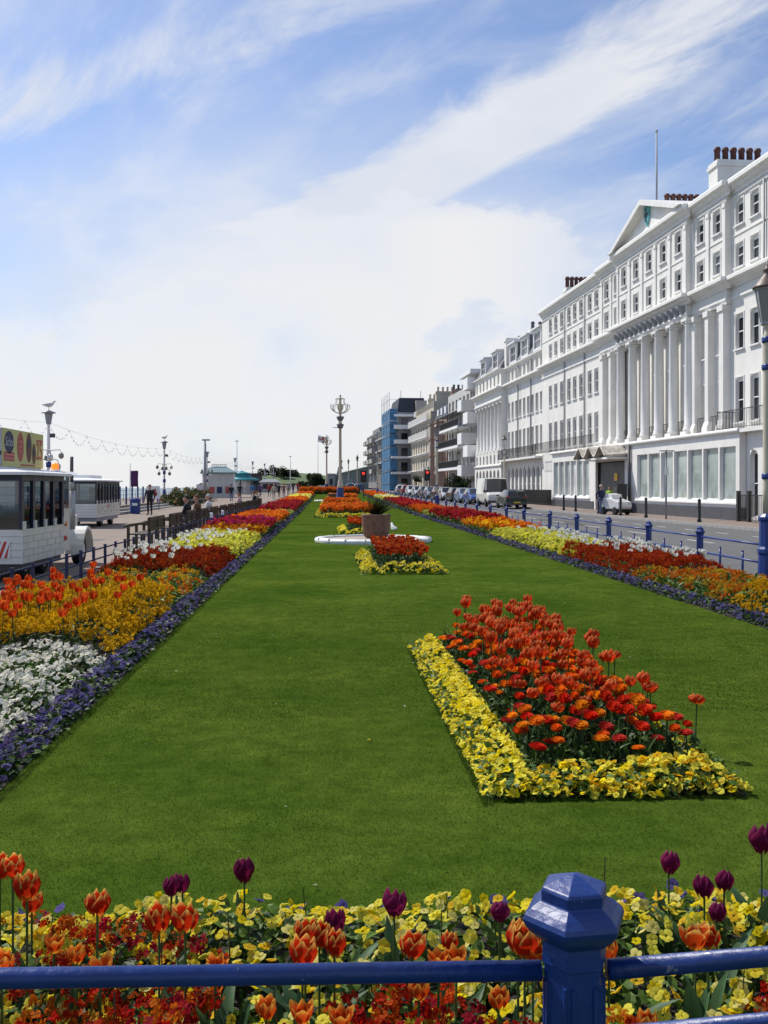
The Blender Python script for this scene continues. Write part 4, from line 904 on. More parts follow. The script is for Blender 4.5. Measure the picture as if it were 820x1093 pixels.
MB().lathe(0,0,[(.17,0),(.15,3),(.12,5.9)],10).build('pole',M['lead'],t); MB().box(-.3,.5,-.12,.12,6.25,6.4).build('camera_head',M['lead'],t); MB().lathe(0,0,[(.1,5.9),(.1,6.25)],8).build('neck',M['frame'],t)
# ------------------------------------------------------------------ building helpers (x = depth behind the street line, y = along the street)
def bthing(name,label,s0,z0,cat='building',d=0.0):
    x,y=st(s0,d); t=thing(name,label,cat,(x,y,z0),RA); return t,(d,s0,z0)
def facade(mb,d,s0,s1,z0,z1,ops,reveal=.16,m=0,mr=None):
    mr=m if mr is None else mr
    ss=sorted({s0,s1,*[o[0] for o in ops],*[o[1] for o in ops]}); zs=sorted({z0,z1,*[o[2] for o in ops],*[o[3] for o in ops]})
    ss=[q for q in ss if s0<=q<=s1]; zs=[q for q in zs if z0<=q<=z1]
    for j in range(len(zs)-1):
        run=None
        for i in range(len(ss)):
            solid=False
            if i<len(ss)-1:
                cs,cz=(ss[i]+ss[i+1])/2,(zs[j]+zs[j+1])/2
                solid=not any(o[0]<cs<o[1] and o[2]<cz<o[3] for o in ops)
            if solid and run is None: run=ss[i]
            if not solid and run is not None:
                mb.add([(d,run,zs[j]),(d,run,zs[j+1]),(d,ss[i],zs[j+1]),(d,ss[i],zs[j])],[(0,1,2,3)],m); run=None
    for o in ops:
        a,b,c,e=o[:4]; arch=len(o)>4 and o[4]; D=d+reveal
        zt=e-(b-a)/2*arch if arch else e
        mb.add([(d,a,c),(d,a,zt),(D,a,zt),(D,a,c)],[(0,1,2,3)],mr); mb.add([(d,b,c),(D,b,c),(D,b,zt),(d,b,zt)],[(0,1,2,3)],mr); mb.add([(d,a,c),(D,a,c),(D,b,c),(d,b,c)],[(0,1,2,3)],mr)
        if not arch: mb.add([(d,a,e),(d,b,e),(D,b,e),(D,a,e)],[(0,1,2,3)],mr)
        else:
            cx=(a+b)/2; r=(b-a)/2; n=8; P=[(cx-r*math.cos(PI*i/n),zt+r*arch*math.sin(PI*i/n)) for i in range(n+1)]
            for i in range(n):
                (sa,za),(sb,zb)=P[i],P[i+1]; mb.add([(d,sa,za),(d,sa,e),(d,sb,e),(d,sb,zb)],[(0,1,2,3)],m); mb.add([(d,sa,za),(d,sb,zb),(D,sb,zb),(D,sa,za)],[(0,1,2,3)],mr)
WC={}
def window(parent,off,d,o,reveal=.16,bars=1,sill=True,glass='glass',mat='frame',midrail=True,surr=False):
    a,b,c,e=o[:4]; arch=len(o)>4 and o[4]; w=round(b-a,2); h=round(e-c,2); key=(w,h,arch,bars,sill,mat,reveal,midrail)
    if key not in WC:
        mb=MB(); x0,x1=reveal-.005,reveal+.055; fw=.042 if w>.6 else .035
        mb.box(x0,x1,-w/2,-w/2+fw,0,h); mb.box(x0,x1,w/2-fw,w/2,0,h); mb.box(x0,x1,-w/2+fw,w/2-fw,0,fw*1.4); mb.box(x0,x1,-w/2+fw,w/2-fw,h-fw-(w*.18 if arch else 0),h)
        if midrail: mb.box(x0-.03,x1-.002,-w/2+fw,w/2-fw,h*.5-.024,h*.5+.024)
        for i in range(bars): q=-w/2+w*(i+1)/(bars+1); mb.box(x0+.01,x1-.012,q-.018,q+.018,fw*1.4,h-fw)
        if sill: mb.extr([(-.12,-.09),(-.12,-.015),(reveal,.0),(reveal,-.09)],-w/2-.1,w/2+.1)
        g=MB().add([(reveal+.04,-w/2+fw*.5,fw*.5),(reveal+.04,-w/2+fw*.5,h-.01),(reveal+.04,w/2-fw*.5,h-.01),(reveal+.04,w/2-fw*.5,fw*.5)],[(0,1,2,3)])
        WC[key]=(mb.mesh('sash',M[mat]),g.mesh('pane',M[glass]))
    loc=(d-off[0],(a+b)/2-off[1],c-off[2]); wdw=link('window',WC[key][0],parent,loc); g=link('pane',WC[key][1],wdw)
    if WC[key][1].materials[0]!=M[glass]: g.material_slots[0].link='OBJECT'; g.material_slots[0].material=M[glass]
    if surr:
        k2=('surround',w,h)
        if k2 not in WC: sm=MB(); surround(sm,0,(-w/2,w/2,0,h),.07,.03); WC[k2]=sm.mesh('surround',M['trim'])
        link('surround',WC[k2],wdw)
    return wdw
def surround(mb,d,o,w=.13,p=.05,m=0):   # moulded architrave round an opening
    a,b,c,e=o[:4]; mb.box(d-p,d+.02,a-w,a-.003,c,e+.003,m); mb.box(d-p,d+.02,b+.003,b+w,c,e+.003,m); mb.box(d-p,d+.02,a-w,b+w,e+.006,e+.08,m)
def railing(mb,d0,d1,s0,s1,z0,h,step=.16,m=0,r=.016):
    """a straight run of iron railing"""
    L_=math.hypot(d1-d0,s1-s0); n=max(2,int(L_/step))
    mb.tube([(d0,s0,z0+h),(d1,s1,z0+h)],r*1.5,4,m,False); mb.tube([(d0,s0,z0+.1),(d1,s1,z0+.1)],r,4,m,False)
    for i in range(n+1):
        t=i/n; mb.tube([(d0+(d1-d0)*t,s0+(s1-s0)*t,z0),(d0+(d1-d0)*t,s0+(s1-s0)*t,z0+h)],r*.75,4,m,False)
def cornice(d,z,p=.5,h=.5):
    return [(d,z),(d-.1*p,z),(d-.18*p,z+.2*h),(d-.5*p,z+.38*h),(d-.55*p,z+.55*h),(d-p,z+.62*h),(d-p,z+.9*h),(d-.9*p,z+h),(d,z+h)]
def chimney(parent,off,d0,d1,s0,s1,z0,z1,n,rows=1,pm='pot_red',h=.75,wm='white'):
    mb=MB(off); mb.box(d0,d1,s0,s1,z0,z1-.35); mb.box(d0-.08,d1+.08,s0-.08,s1+.08,z1-.35,z1-.2); mb.box(d0-.02,d1+.02,s0-.02,s1+.02,z1-.2,z1)
    c=mb.build('chimney',M[wm],parent)
    for i in range(n):
        t=(i+.5)/n; mb=MB(off)
        along_d=(d1-d0)>(s1-s0); cx,cy=(d0+(d1-d0)*t,(s0+s1)/2) if along_d else ((d0+d1)/2,s0+(s1-s0)*t)
        mb.lathe(cx,cy,[(.17,z1),(.16,z1+h*.7),(.19,z1+h*.75),(.2,z1+h*.85),(.15,z1+h)],8); mb.build('chimney_pot',M[pm],c)
    return c
# ------------------------------------------------------------------ the white hotel
Ht,off=bthing('white_hotel','long white stuccoed five-storey hotel with columns, pediment and glazed lounge facing the gardens',36,0,'hotel')
ROWS=[(14.85,16.1),(12.72,13.92),(8.6,10.35),(4.9,7.15)]
colsW=[73.2,74.8,77.0,78.7,80.3,82.4,84.2,85.9]
mir=lambda s:122.2-s
colsE=[40.8,42.5,44.2,46.3,48.42,50.05]
P1,P3=(51.0,55.3),(66.9,71.2); CN=(55.3,66.9)
colsC=[61.1+2.28*k for k in(-2,-1,0,1,2)]
w=MB(off); t_=MB(off); d_w=1.02; RF=16.95
def zone(d,s0,s1,cols,rows,z0,z1,W=.88):
    ops=[(s-W/2,s+W/2,r[0],r[1],.35) for s in cols for r in rows]
    facade(w,d,s0,s1,z0,z1,ops,.12)
    for o in ops: window(Ht,off,d,o,.12,bars=0,surr=True)
S0,S1=36.0,88.7
zone(d_w,S0,P1[0],colsE,ROWS,0,RF); zone(d_w,P3[1],S1,colsW,ROWS,0,RF)
for a,b in (P1,P3):
    zone(.75,a,b,[a+1.12,b-1.12],ROWS[:2],11.0,RF); zone(1.02,a,b,[a+1.12,b-1.12],ROWS[2:],4.47,11.0)
zone(.45,CN[0],CN[1],colsC,ROWS[:2],11.0,RF); zone(1.05,CN[0],CN[1],colsC,ROWS[2:],4.47,11.0)
# returns between the planes
def ret(s,d0,d1,z0,z1): w.add([(d0,s,z0),(d1,s,z0),(d1,s,z1),(d0,s,z1)],[(0,1,2,3)])
for s in (P1[0],P3[1]): ret(s,.75,d_w,11.0,RF)
for s in CN: ret(s,.45,.75,11.0,RF)
w.box(.46,1.31,CN[0],CN[1],10.98,11.0)if False else None
w.add([(.75,P1[0],11.0),(1.07,P1[0],11.0),(1.07,P1[1],11.0),(.75,P1[1],11.0)],[(0,1,2,3)]); w.add([(.75,P3[0],11.0),(1.07,P3[0],11.0),(1.07,P3[1],11.0),(.75,P3[1],11.0)],[(0,1,2,3)]); w.add([(.45,CN[0],11.0),(1.07,CN[0],11.0),(1.07,CN[1],11.0),(.45,CN[1],11.0)],[(0,1,2,3)])
# body behind
w.box(2.2,13,S0,S1,-.6,16.6); w.add([(d_w,S0,-.4),(2.2,S0,-.4),(2.2,S0,RF),(d_w,S0,RF)],[(0,1,2,3)]); w.add([(d_w,S1,-.4),(2.2,S1,-.4),(2.2,S1,RF),(d_w,S1,RF)],[(0,1,2,3)])
w.build('wall',M['white'],Ht)
# cornices and string courses following the breaks of the front
segs=[(S0,P1[0],d_w),(P1[0],P1[1],.75),(CN[0],CN[1],.45),(P3[0],P3[1],.75),(P3[1],S1,d_w)]
for z,p,h,nmx in ((11.75,.55,.55,'main_cornice'),(RF-.45,.45,.72,'roof_cornice'),(16.2,.09,.13,'string_course'),(14.3,.05,.09,'string_course'),(11.0,.1,.3,'architrave_band')):
    mb=MB(off)
    for i,(a,b,d) in enumerate(segs):
        e=p if d<1 else 0
        mb.extr(cornice(d,z,p,h), a-(e if d<segs[max(0,i-1)][2] else 0), b+(e if d<segs[min(4,i+1)][2] else 0))
    mb.build(nmx,M['trim'],Ht)
mb=MB(off); mb.box(.3,13,S0,S1,RF+.27-.05,RF+.3) if False else None
mb.box(1.3,13,S0,S1,16.6,17.05); mb.build('roof',M['lead'],Ht)
# columns of the centre and corner pilasters
def column(mb,d,s,z0,z1,r):
    mb.box(d-r*1.35,d+r*1.35,s-r*1.35,s+r*1.35,z0,z0+.22)
    mb.lathe(d,s,[(r*1.3,z0+.22),(r*1.32,z0+.34),(r*1.1,z0+.4),(r*1.16,z0+.5),(r,z0+.58),(r*.98,z0+2.2),(r*.86,z1-.42),(r*.95,z1-.36),(r*.9,z1-.3),(r*1.1,z1-.16)],18)
    mb.box(d-r*1.25,d+r*1.25,s-r*1.25,s+r*1.25,z1-.16,z1)
    for q in(-1,1):
        mb.tube([(d-r*1.15,s+q*r*.95,z1-.22),(d+r*1.1,s+q*r*.95,z1-.22)],.09,8)
for k in range(6):
    mb=MB(off); column(mb,.66,CN[0]+.1+(CN[1]-CN[0]-.2)*k/5,4.5,10.98,.3); mb.build('column',M['trim'],Ht)
def pilaster(d,s,w_,z0,z1,dd=.5):
    mb=MB(off); mb.box(d,d+dd,s-w_/2,s+w_/2,z0+.6,z1-.3); mb.box(d-.12,d+dd,s-w_/2-.12,s+w_/2+.12,z0,z0+.25); mb.extr([(d-.12,z0+.25),(d,z0+.6),(d+dd,z0+.6),(d+dd,z0+.25)],s-w_/2-.1,s+w_/2+.1); mb.box(d-.08,d+dd,s-w_/2-.08,s+w_/2+.08,z1-.3,z1); mb.build('pilaster',M['trim'],Ht)
for a,b in (P1,P3):
    for s in (a+.36,b-.36 if a<60 else b-.36,(a+b)/2): pilaster(.62,s,.52 if s!=(a+b)/2 else .42,4.5,10.98,.43)
for a,b,d in ((*P1,.75),(*P3,.75),(*CN,.45)):
    n=2 if b-a<6 else 5
    for k in range(n+1):
        s=a+.16+(b-a-.32)*k/n; mb=MB(off); mb.box(d-.07,d-.001,s-.15,s+.15,12.35,16.18); mb.box(d-.11,d-.002,s-.18,s+.18,15.95,16.19); mb.build('upper_pilaster',M['trim'],Ht)
# pediment with shield, dentil brackets, flagpole
mb=MB(off); c0,c1=CN[0]-.35,CN[1]+.35; zb=RF+.28; pk=19.25; mid=(c0+c1)/2
tri=[(c0,zb),(c1,zb),(mid,pk)]
mb.add([(.4,c0+.4,zb),(.4,mid,pk-.35),(.4,c1-.4,zb)],[(0,1,2)])
for a,b in ((c0,mid),(c1,mid)):
    n=Vector((b-a,pk-zb)).normalized(); nx=(-n.y,n.x) if b>a else (n.y,-n.x)
    P=[]
    for d in (-.15,7):
        P+=[(d,a,zb-.02),(d,b,pk-.02),(d,b,pk-.36),(d,a+(.8 if b>a else -.8),zb-.02)]
    mb.add(P,[(0,1,2,3),(7,6,5,4),(0,4,5,1),(3,2,6,7),(0,3,7,4)])
pd_=mb.build('pediment',M['trim'],Ht)
mb=MB(off); mb.add([(.28,mid-.42,zb+1.55),(.28,mid+.42,zb+1.55),(.28,mid+.42,zb+.9),(.28,mid,zb+.35),(.28,mid-.42,zb+.9),(.4,mid-.42,zb+1.55),(.4,mid+.42,zb+1.55),(.4,mid+.42,zb+.9),(.4,mid,zb+.35),(.4,mid-.42,zb+.9)],[(0,4,3,2,1),(0,1,6,5),(1,2,7,6),(2,3,8,7),(3,4,9,8),(4,0,5,9)]); sh=mb.build('shield',M['teal'],pd_)
MB(off).box(.24,.279,mid-.05,mid+.05,zb+.6,zb+1.45).box(.24,.278,mid-.3,mid+.3,zb+1.0,zb+1.12).build('shield_cross',M['darkslate'],pd_)
for k in range(14):
    s=CN[0]+.4+(CN[1]-CN[0]-.8)*k/13; MB(off).extr([(.449,11.74),(.0,11.74),(.05,11.55),(.25,11.42),(.3,11.25),(.449,11.2)],s-.12,s+.12).build('carved_bracket',M['lead'],Ht)
mb=MB(off); mb.tube([(2.4,64.9,RF),(2.4,64.9,24.8)],[.085,.05],8); mb.ball((2.4,64.9,24.85),.1,8); mb.build('flagpole',M['lead'],Ht)
chimney(Ht,off,1.0,3.7,52.6,53.7,16.9,18.95,6,h=.8)
chimney(Ht,off,1.9,4.2,61.9,62.8,16.9,19.2,6,h=.8)
chimney(Ht,off,2.2,5.5,67.6,68.5,16.9,18.0,5,h=.7)
chimney(Ht,off,1.6,3.9,83.0,83.9,16.9,18.3,6,h=.95)
chimney(Ht,off,1.6,5.2,40.2,41.2,16.9,18.4,6,h=.85)
for s in (75.9,81.35,47.35): MB(off).tube([(d_w-.09,s,4.5),(d_w-.09,s,16.3)],.055,6).build('drainpipe',M['lead'],Ht)
# glazed lounge in front (podium)
PS0,PS1=47.95,81.6; E0,E1=63.4,70.4
pod=MB(off)
def panes(a,b,n): return [(a+(b-a)*i/n+.09,a+(b-a)*(i+1)/n-.09,.98,3.62) for i in range(n)]
gl=panes(48.25,62.0,7); gl2=panes(71.6,81.3,6)
ent=(64.2,70.2,-.02,3.35)
facade(pod,0,PS0,PS1,-.2,4.25,gl+gl2+[ent],.16)
pod.add([(0,PS0,-.2),(.34,PS0,-.2),(.34,PS0,4.25),(0,PS0,4.25)],[(0,1,2,3)]); pod.add([(0,PS1,-.2),(d_w,PS1,-.2),(d_w,PS1,4.25),(0,PS1,4.25)],[(0,1,2,3)])
po=pod.build('lounge_front',M['trim'],Ht)
mb=MB(off); mb.extr([(1.1,4.25),(-.12,4.25),(-.2,4.33),(-.2,4.4),(-.14,4.47),(1.1,4.5)],PS0-.15,PS1+.15); mb.build('lounge_ledge',M['trim'],Ht)
mb=MB(off)
for a,b in ((PS0-.02,63.9),(70.6,PS1+.02)): mb.box(-.06,-.003,a,b,-.3,.62)
mb.box(-.06,.34,PS0-.06,PS0-.004,-.3,.62); mb.build('plinth',M['plinth'],Ht)
mb=MB(off)
for a,b in ((PS0,62.1),(71.5,PS1)): mb.extr([(-.1,.78),(-.1,.86),(.1,.95),(.1,.78)],a,b)
mb.build('lounge_sill',M['frame'],Ht)
for o in gl+gl2: window(Ht,off,0,o,.14,bars=0,sill=False,glass='loungeglass',midrail=False)
# numbers of the frosted band seen in the glass are left as a pale strip
mb=MB(off); mb.add([(1.2,ent[0],-.1),(1.2,ent[0],3.4),(1.2,ent[1],3.4),(1.2,ent[1],-.1)],[(0,1,2,3)]); mb.box(.0,1.2,ent[0]-.05,ent[0]-.01,-.1,3.4);mb.box(.0,1.2,ent[1]+.01,ent[1]+.05,-.1,3.4); mb.box(.02,1.2,ent[0],ent[1],3.36,3.42); mb.box(.25,.35,ent[0]+.4,ent[1]-.4,1.15,3.3); mb.build('entrance_recess',M['darkpanel'],Ht)
MB(off).box(.2,.249,66.2,66.85,2.05,2.55).build('entrance_sign',M['yellow_sign'],Ht)
MB(off).box(.22,.235,66.42,66.62,2.15,2.4).build('sign_mark',M['iron'],Ht) if False else None
mb=MB(off); mb.tube([(-.12,63.0,-.1),(-.12,63.0,4.25)],.09,8); mb.build('drainpipe',M['plinth'],Ht)
# wavy entrance canopy
def wave(s): return .3*math.cos((s-E0)/(E1-E0)*3*2*PI)
mb=MB(off); n=60; vs=[];fs=[]
for i in range(n+1):
    s=E0+(E1-E0)*i/n; z=3.98-wave(s)
    vs+=[(-1.5,s,z),(.0,s,z+.12),(.0,s,z-.04+.12-.1),(-1.5,s,z-.16)]
for i in range(n):
    a=4*i; fs+=[(a,a+4,a+5,a+1),(a+3,a+2,a+6,a+7),(a,a+3,a+7,a+4)]
fs+=[(0,1,2,3),(4*n,4*n+3,4*n+2,4*n+1)]; mb.add(vs,fs); mb.build('entrance_canopy',M['canopy'],Ht)
mb=MB(off); vs=[];fs=[]
for i in range(n+1):
    s=E0+(E1-E0)*i/n; z=3.98-wave(s); vs+=[(-1.503,s,z+.02),(-1.56,s,z+.02),(-1.56,s,z-.12),(-1.503,s,z-.12)]
for i in range(n): a=4*i; fs+=[(a,a+1,a+5,a+4),(a+1,a+2,a+6,a+5),(a+2,a+3,a+7,a+6),(a+3,a,a+4,a+7)]
mb.add(vs,fs,0,True); mb.build('canopy_fascia',M['canopy'],Ht)
MB(off).box(-1.3,-.02,E0+.1,E1-.1,3.42,3.56).build('canopy_soffit',M['trim'],Ht)
# porch behind the podium's end, with arched door
dr=(1.62,)
mb=MB(off); facade(mb,.35,S0,PS0,-.1,4.25,[(46.75,47.6,.2,3.4,1.0),(43.9,44.8,.9,3.4,1.0),(41.4,42.3,.9,3.4,1.0),(38.9,39.8,.9,3.4,1.0)],.2) ; mb.build('porch_wall',M['trim'],Ht)
window(Ht,off,.35,(46.75,47.6,.2,3.4,1.0),.2,bars=1,sill=False)
for q in (43.9,41.4,38.9): window(Ht,off,.35,(q,q+.9,.9,3.4,1.0),.2,bars=0)
MB(off).extr([(-.1,4.25),(1.1,4.25),(1.1,4.42),(-.1,4.42)],S0,PS0-.16).build('porch_roof',M['trim'],Ht)
mb=MB(off); railing(mb,-.02,-.02,S0+.2,50.4,4.42,.95); mb.tube([(-.02,50.4,4.42),(-.02,50.4,5.4)],.03,6); railing(mb,-.02,.95,50.4,50.4,4.46,.95); mb.build('balcony_railing',M['iron'],Ht)
for a,b in ((P1[0]+.75,(P1[0]+P1[1])/2-.3),((P1[0]+P1[1])/2+.3,P1[1]-.75)):
    mb=MB(off); railing(mb,.75,.75,a,b,4.5,.85); mb.build('balcony_railing',M['iron'],Ht)
for k in range(5):
    a=CN[0]+.5+(CN[1]-CN[0]-.2)*k/5; mb=MB(off); railing(mb,.75,.75,a+.05,a+1.45,4.5,.85); mb.build('balcony_railing',M['iron'],Ht)
mb=MB(off); railing(mb,.1,.1,P3[1]-.2,S1,4.5,.9); mb.build('balcony_railing',M['iron'],Ht)
mb=MB(off); railing(mb,-.4,-.4,38.0,47.2,0,1.25,.14,r=.02); 
for s in (38.0,46.1,47.2): mb.box(-.48,-.32,s-.08,s+.08,0,1.45)
mb.build('area_railing',M['iron'],Ht)
# ------------------------------------------------------------------ mansard terrace and temple-fronted house
def arches(a,b,n,z0,z1,wd): return [(a+(b-a)*(i+.5)/n-wd/2,a+(b-a)*(i+.5)/n+wd/2,z0,z1,1.0) for i in range(n)]
Tt,off=bthing('white_terrace_house','white terrace with slate mansard, dormers and black iron balcony adjoining the hotel',88.75,gz(89))
w=MB(off); tr=MB(off); s0,s1=88.75,104.4; d=1.35
cs=[]
for g in range(3):
    c=s0+.6+(s1-s0-.9)*(g+.5)/3; cs+=[c-1.65,c,c+1.65]
ops=[(c-.45,c+.45,z0,z1) for c in cs for z0,z1 in ((8.6,10.3),(5.0,7.3),(12.5,13.6))]+arches(s0+.2,s1-.2,9,.3,3.6,1.15)
facade(w,d,s0,s1,-.6,13.9,ops,.17)
for o in ops: 
    window(Tt,off,d,o,.17,bars=0,sill=len(o)==4,surr=len(o)==4)
w.box(2.1,13,s0,s1,-.6,13.9); w.build('wall',M['white'],Tt)
mb=MB(off); mb.extr(cornice(d,11.75,.55,.55),s0,s1); mb.extr(cornice(d,13.75,.3,.3),s0,s1); mb.build('cornice',M['trim'],Tt)
mb=MB(off); mb.extr([(1.25,14.05),(2.4,16.4),(9,16.5),(9,14.05)],s0,s1); mb.build('mansard_roof',M['slate'],Tt)
for g in range(3):
    c=s0+.6+(s1-s0-.9)*(g+.5)/3; o=(c-1.25,c+1.25,14.45,15.9); mb=MB(off); facade(mb,1.35,c-1.5,c+1.5,14.2,16.2,[o],.15); mb.box(1.36,3,c-1.5,c-1.48,14.2,16.2); mb.box(1.36,3,c+1.48,c+1.5,14.2,16.2); mb.extr([(1.1,16.2),(1.1,16.35),(3.4,16.5),(3.4,16.2)],c-1.65,c+1.65); dm=mb.build('dormer',M['frame'],Tt); window(dm,off,1.35,o,.12,bars=3,sill=False)
    mb=MB(off); mb.add([(1.5,c-1.502,14.2),(1.5,c-1.502,16.2),(3.2,c-1.502,16.2)],[(0,1,2)]); mb.build('dormer_cheek',M['slate'],dm)
mb=MB(off); mb.box(.4,1.34,s0,s1,4.25,4.42); mb.build('balcony_slab',M['trim'],Tt)
mb=MB(off); railing(mb,.42,.42,s0,s1,4.42,1.0,.14,r=.018); mb.build('balcony_railing',M['iron'],Tt)
for q in (93.9,99.1): MB(off).tube([(d-.08,q,4.5),(d-.08,q,13.7)],.06,6).build('drainpipe',M['lead'],Tt)
chimney(Tt,off,1.9,4.8,96.6,97.4,15.5,17.0,4,pm='plinth')
mb=MB(off); railing(mb,-.3,-.3,80.8,97,gz(88),1.25,.13,r=.028)
mb.build('area_railing',M['iron'],Tt)
Tt2,off=bthing('columned_house','white house with seven tall columns, arched ground floor and mansard dormers',104.4,gz(105))
s0,s1=104.4,118.9; d=.75; w=MB(off)
ops=arches(s0+.5,s1-.5,7,.4,3.5,1.2)+[(c-.42,c+.42,4.15,5.15,.3) for c in np.linspace(s0+1.4,s1-1.4,7)]+[(c-.4,c+.4,12.5,13.6) for c in np.linspace(s0+1.4,s1-1.4,7)]
facade(w,d,s0,s1,-.6,5.3,[o for o in ops if o[3]<6],.2); facade(w,d,s0,s1,10.7,14.1,[o for o in ops if o[3]>6],.2)
up=[(c-.5,c+.5,z0,z1) for c in np.linspace(s0+2.4,s1-2.4,6) for z0,z1 in ((5.8,7.6),(8.4,10.1))]
facade(w,1.8,s0,s1,5.3,10.7,up,.2)
w.add([(d,s0,-.6),(4,s0,-.6),(4,s0,14.1),(d,s0,14.1)],[(0,1,2,3)]); w.add([(d,s0,5.3),(1.8,s0,5.3),(1.8,s1,5.3),(d,s1,5.3)],[(0,1,2,3)]); w.add([(d,s0,10.7),(1.8,s0,10.7),(1.8,s1,10.7),(d,s1,10.7)],[(0,1,2,3)]); w.box(2.3,13,s0,s1,-.6,14.1)
for o in ops: window(Tt2,off,d,o,.2,bars=0,sill=False)
for o in up: window(Tt2,off,1.8,o,.2,bars=0,sill=False)
w.build('wall',M['white'],Tt2)
for c in np.linspace(s0+.5,s1-.5,8): mb=MB(off); column(mb,1.25,c,5.3,10.7,.38); mb.build('column',M['trim'],Tt2)
mb=MB(off); mb.extr(cornice(d,11.75,.5,.5),s0,s1); mb.extr(cornice(d,13.85,.3,.3),s0,s1); mb.extr(cornice(d,3.75,.15,.25),s0,s1); mb.extr(cornice(d,10.7,.12,.3),s0,s1); mb.build('cornice',M['trim'],Tt2)
MB(off).extr([(.7,14.15),(1.9,16.3),(9,16.4),(9,14.15)],s0+.5,s1).build('mansard_roof',M['slate'],Tt2)
for c in (108,114.5):
    o=(c-1.2,c+1.2,14.5,15.9); mb=MB(off); facade(mb,.85,c-1.45,c+1.45,14.3,16.2,[o],.15); mb.box(.86,2.6,c-1.45,c-1.43,14.3,16.2); mb.box(.86,2.6,c+1.43,c+1.45,14.3,16.2); mb.extr([(.6,16.2),(.6,16.35),(3,16.5),(3,16.2)],c-1.6,c+1.6); dm=mb.build('dormer',M['frame'],Tt2); window(dm,off,.85,o,.12,bars=3,sill=False)
chimney(Tt2,off,1.2,4.2,104.0,104.9,14.0,17.2,1,pm='lead',h=.3)
# ------------------------------------------------------------------ houses further along
def wallcol(n,c,**k): M[n]=mk(n,c,.75,.08,1.0,.05,14,stain=.4,stcol=tuple(q*.55 for q in c),stscale=.6,**k)
wallcol('flat_render',(.36,.34,.31)); wallcol('veranda_render',(.5,.49,.47)); wallcol('pink_brick',(.3,.2,.15)); wallcol('cream_render',(.5,.45,.36)); wallcol('grey_render',(.25,.25,.26)); wallcol('far_grey',(.2,.2,.2)); wallcol('far_pale',(.36,.36,.36))
def block(name,label,s0,s1,d,ztop,wm,rows,n,ww,zg,roof='lead',par=.4,depth=12,bars=0,side_rows=None,sd=4,cat='building'):
    """a plain house body with real window openings on the street front and on the end that shows"""
    t,off=bthing(name,label,s0,zg,cat); w=MB(off); cs=np.linspace(s0,s1,n+1); cs=(cs[1:]+cs[:-1])/2
    ops=[(c-ww/2,c+ww/2,a,b) for c in cs for a,b in rows]
    facade(w,d,s0,s1,zg-.6,ztop,ops,.2); w.box(d+.6,d+depth,s0,s1,zg-.6,ztop-par)
    for e in (s0,s1): w.add([(d,e,zg-.6),(d+.6,e,zg-.6),(d+.6,e,ztop),(d,e,ztop)],[(0,1,2,3)])
    w.add([(d,s0,ztop),(d+.6,s0,ztop),(d+.6,s1,ztop),(d,s1,ztop)],[(0,1,2,3)])
    for o in ops: window(t,off,d,o,.2,bars=bars,sill=False)
    w.build('wall',M[wm],t); MB(off).box(d+.1,d+depth,s0-.002,s1+.002,ztop-par,ztop-par+.25).build('roof',M[roof],t)
    return t,off
g=gz(120)
t,off=block('balcony_flats','pale modern flats with staggered white box balconies and flat roof slab',119,126.4,1.6,15.2,'flat_render',[(1.9+g+2.5*k,3.8+g+2.5*k) for k in range(5)],4,1.55,g)
MB(off).box(.2,8,118.9,126.6,15.25,15.75).build('roof_slab',M['frame'],t)
for (a,b,z) in ((119.2,122.2,13.5),(119.2,122.2,9.4),(119.2,122.2,5.4),(123.3,126.2,11.2),(123.3,126.2,7.1),(123.3,126.2,3.1)):
    mb=MB(off); mb.box(-.1,1.55,a,b,z-.12,z); mb.box(-.1,-.0,a,b,z,z+1.25); mb.box(0,1.55,a,a+.08,z,z+1.25); mb.box(0,1.55,b-.08,b,z,z+1.25); mb.build('balcony',M['frame'],t)
g=gz(132)
t,off=block('veranda_house','grey and white house with black iron verandas on three floors',126.6,143.6,1.6,14.6,'veranda_render',[(g+.8,g+3.2),(4.4,6.4),(7.1,9.0),(9.6,11.2),(12.3,13.6)],6,1.5,g)
for z in (4.0,6.8,9.3):
    mb=MB(off); mb.box(.0,1.58,126.8,143.4,z-.12,z+.06); mb.extr([(0,z+.06),(0,z+.2),(.1,z+.2),(.1,z+.06)],126.8,143.4); sl=mb.build('veranda_slab',M['frame'],t); mb=MB(off); railing(mb,.05,.05,126.8,143.4,z+.2,.9,.2,r=.035)
    for q in np.linspace(126.9,143.3,5): mb.tube([(.08,q,z),(.08,q,z+2.6)],.05,4)
    mb.build('veranda_railing',M['iron'],t)
MB(off).extr([(-.2,11.3),(-.2,11.4),(1.6,12.2),(1.6,11.4)],126.7,143.5).build('veranda_roof',M['slate'],t)
chimney(t,off,2,4,142.6,143.5,14,15.6,3,pm='plinth',wm='pink_brick')
g=gz(148)
t,off=block('brown_house','brownish pink bay-fronted house with dark mansard roof',143.8,156.6,1.4,11.9,'pink_brick',[(g+.7,g+2.8),(4.2,6.0),(6.7,8.4),(9.2,10.8)],5,1.2,g)
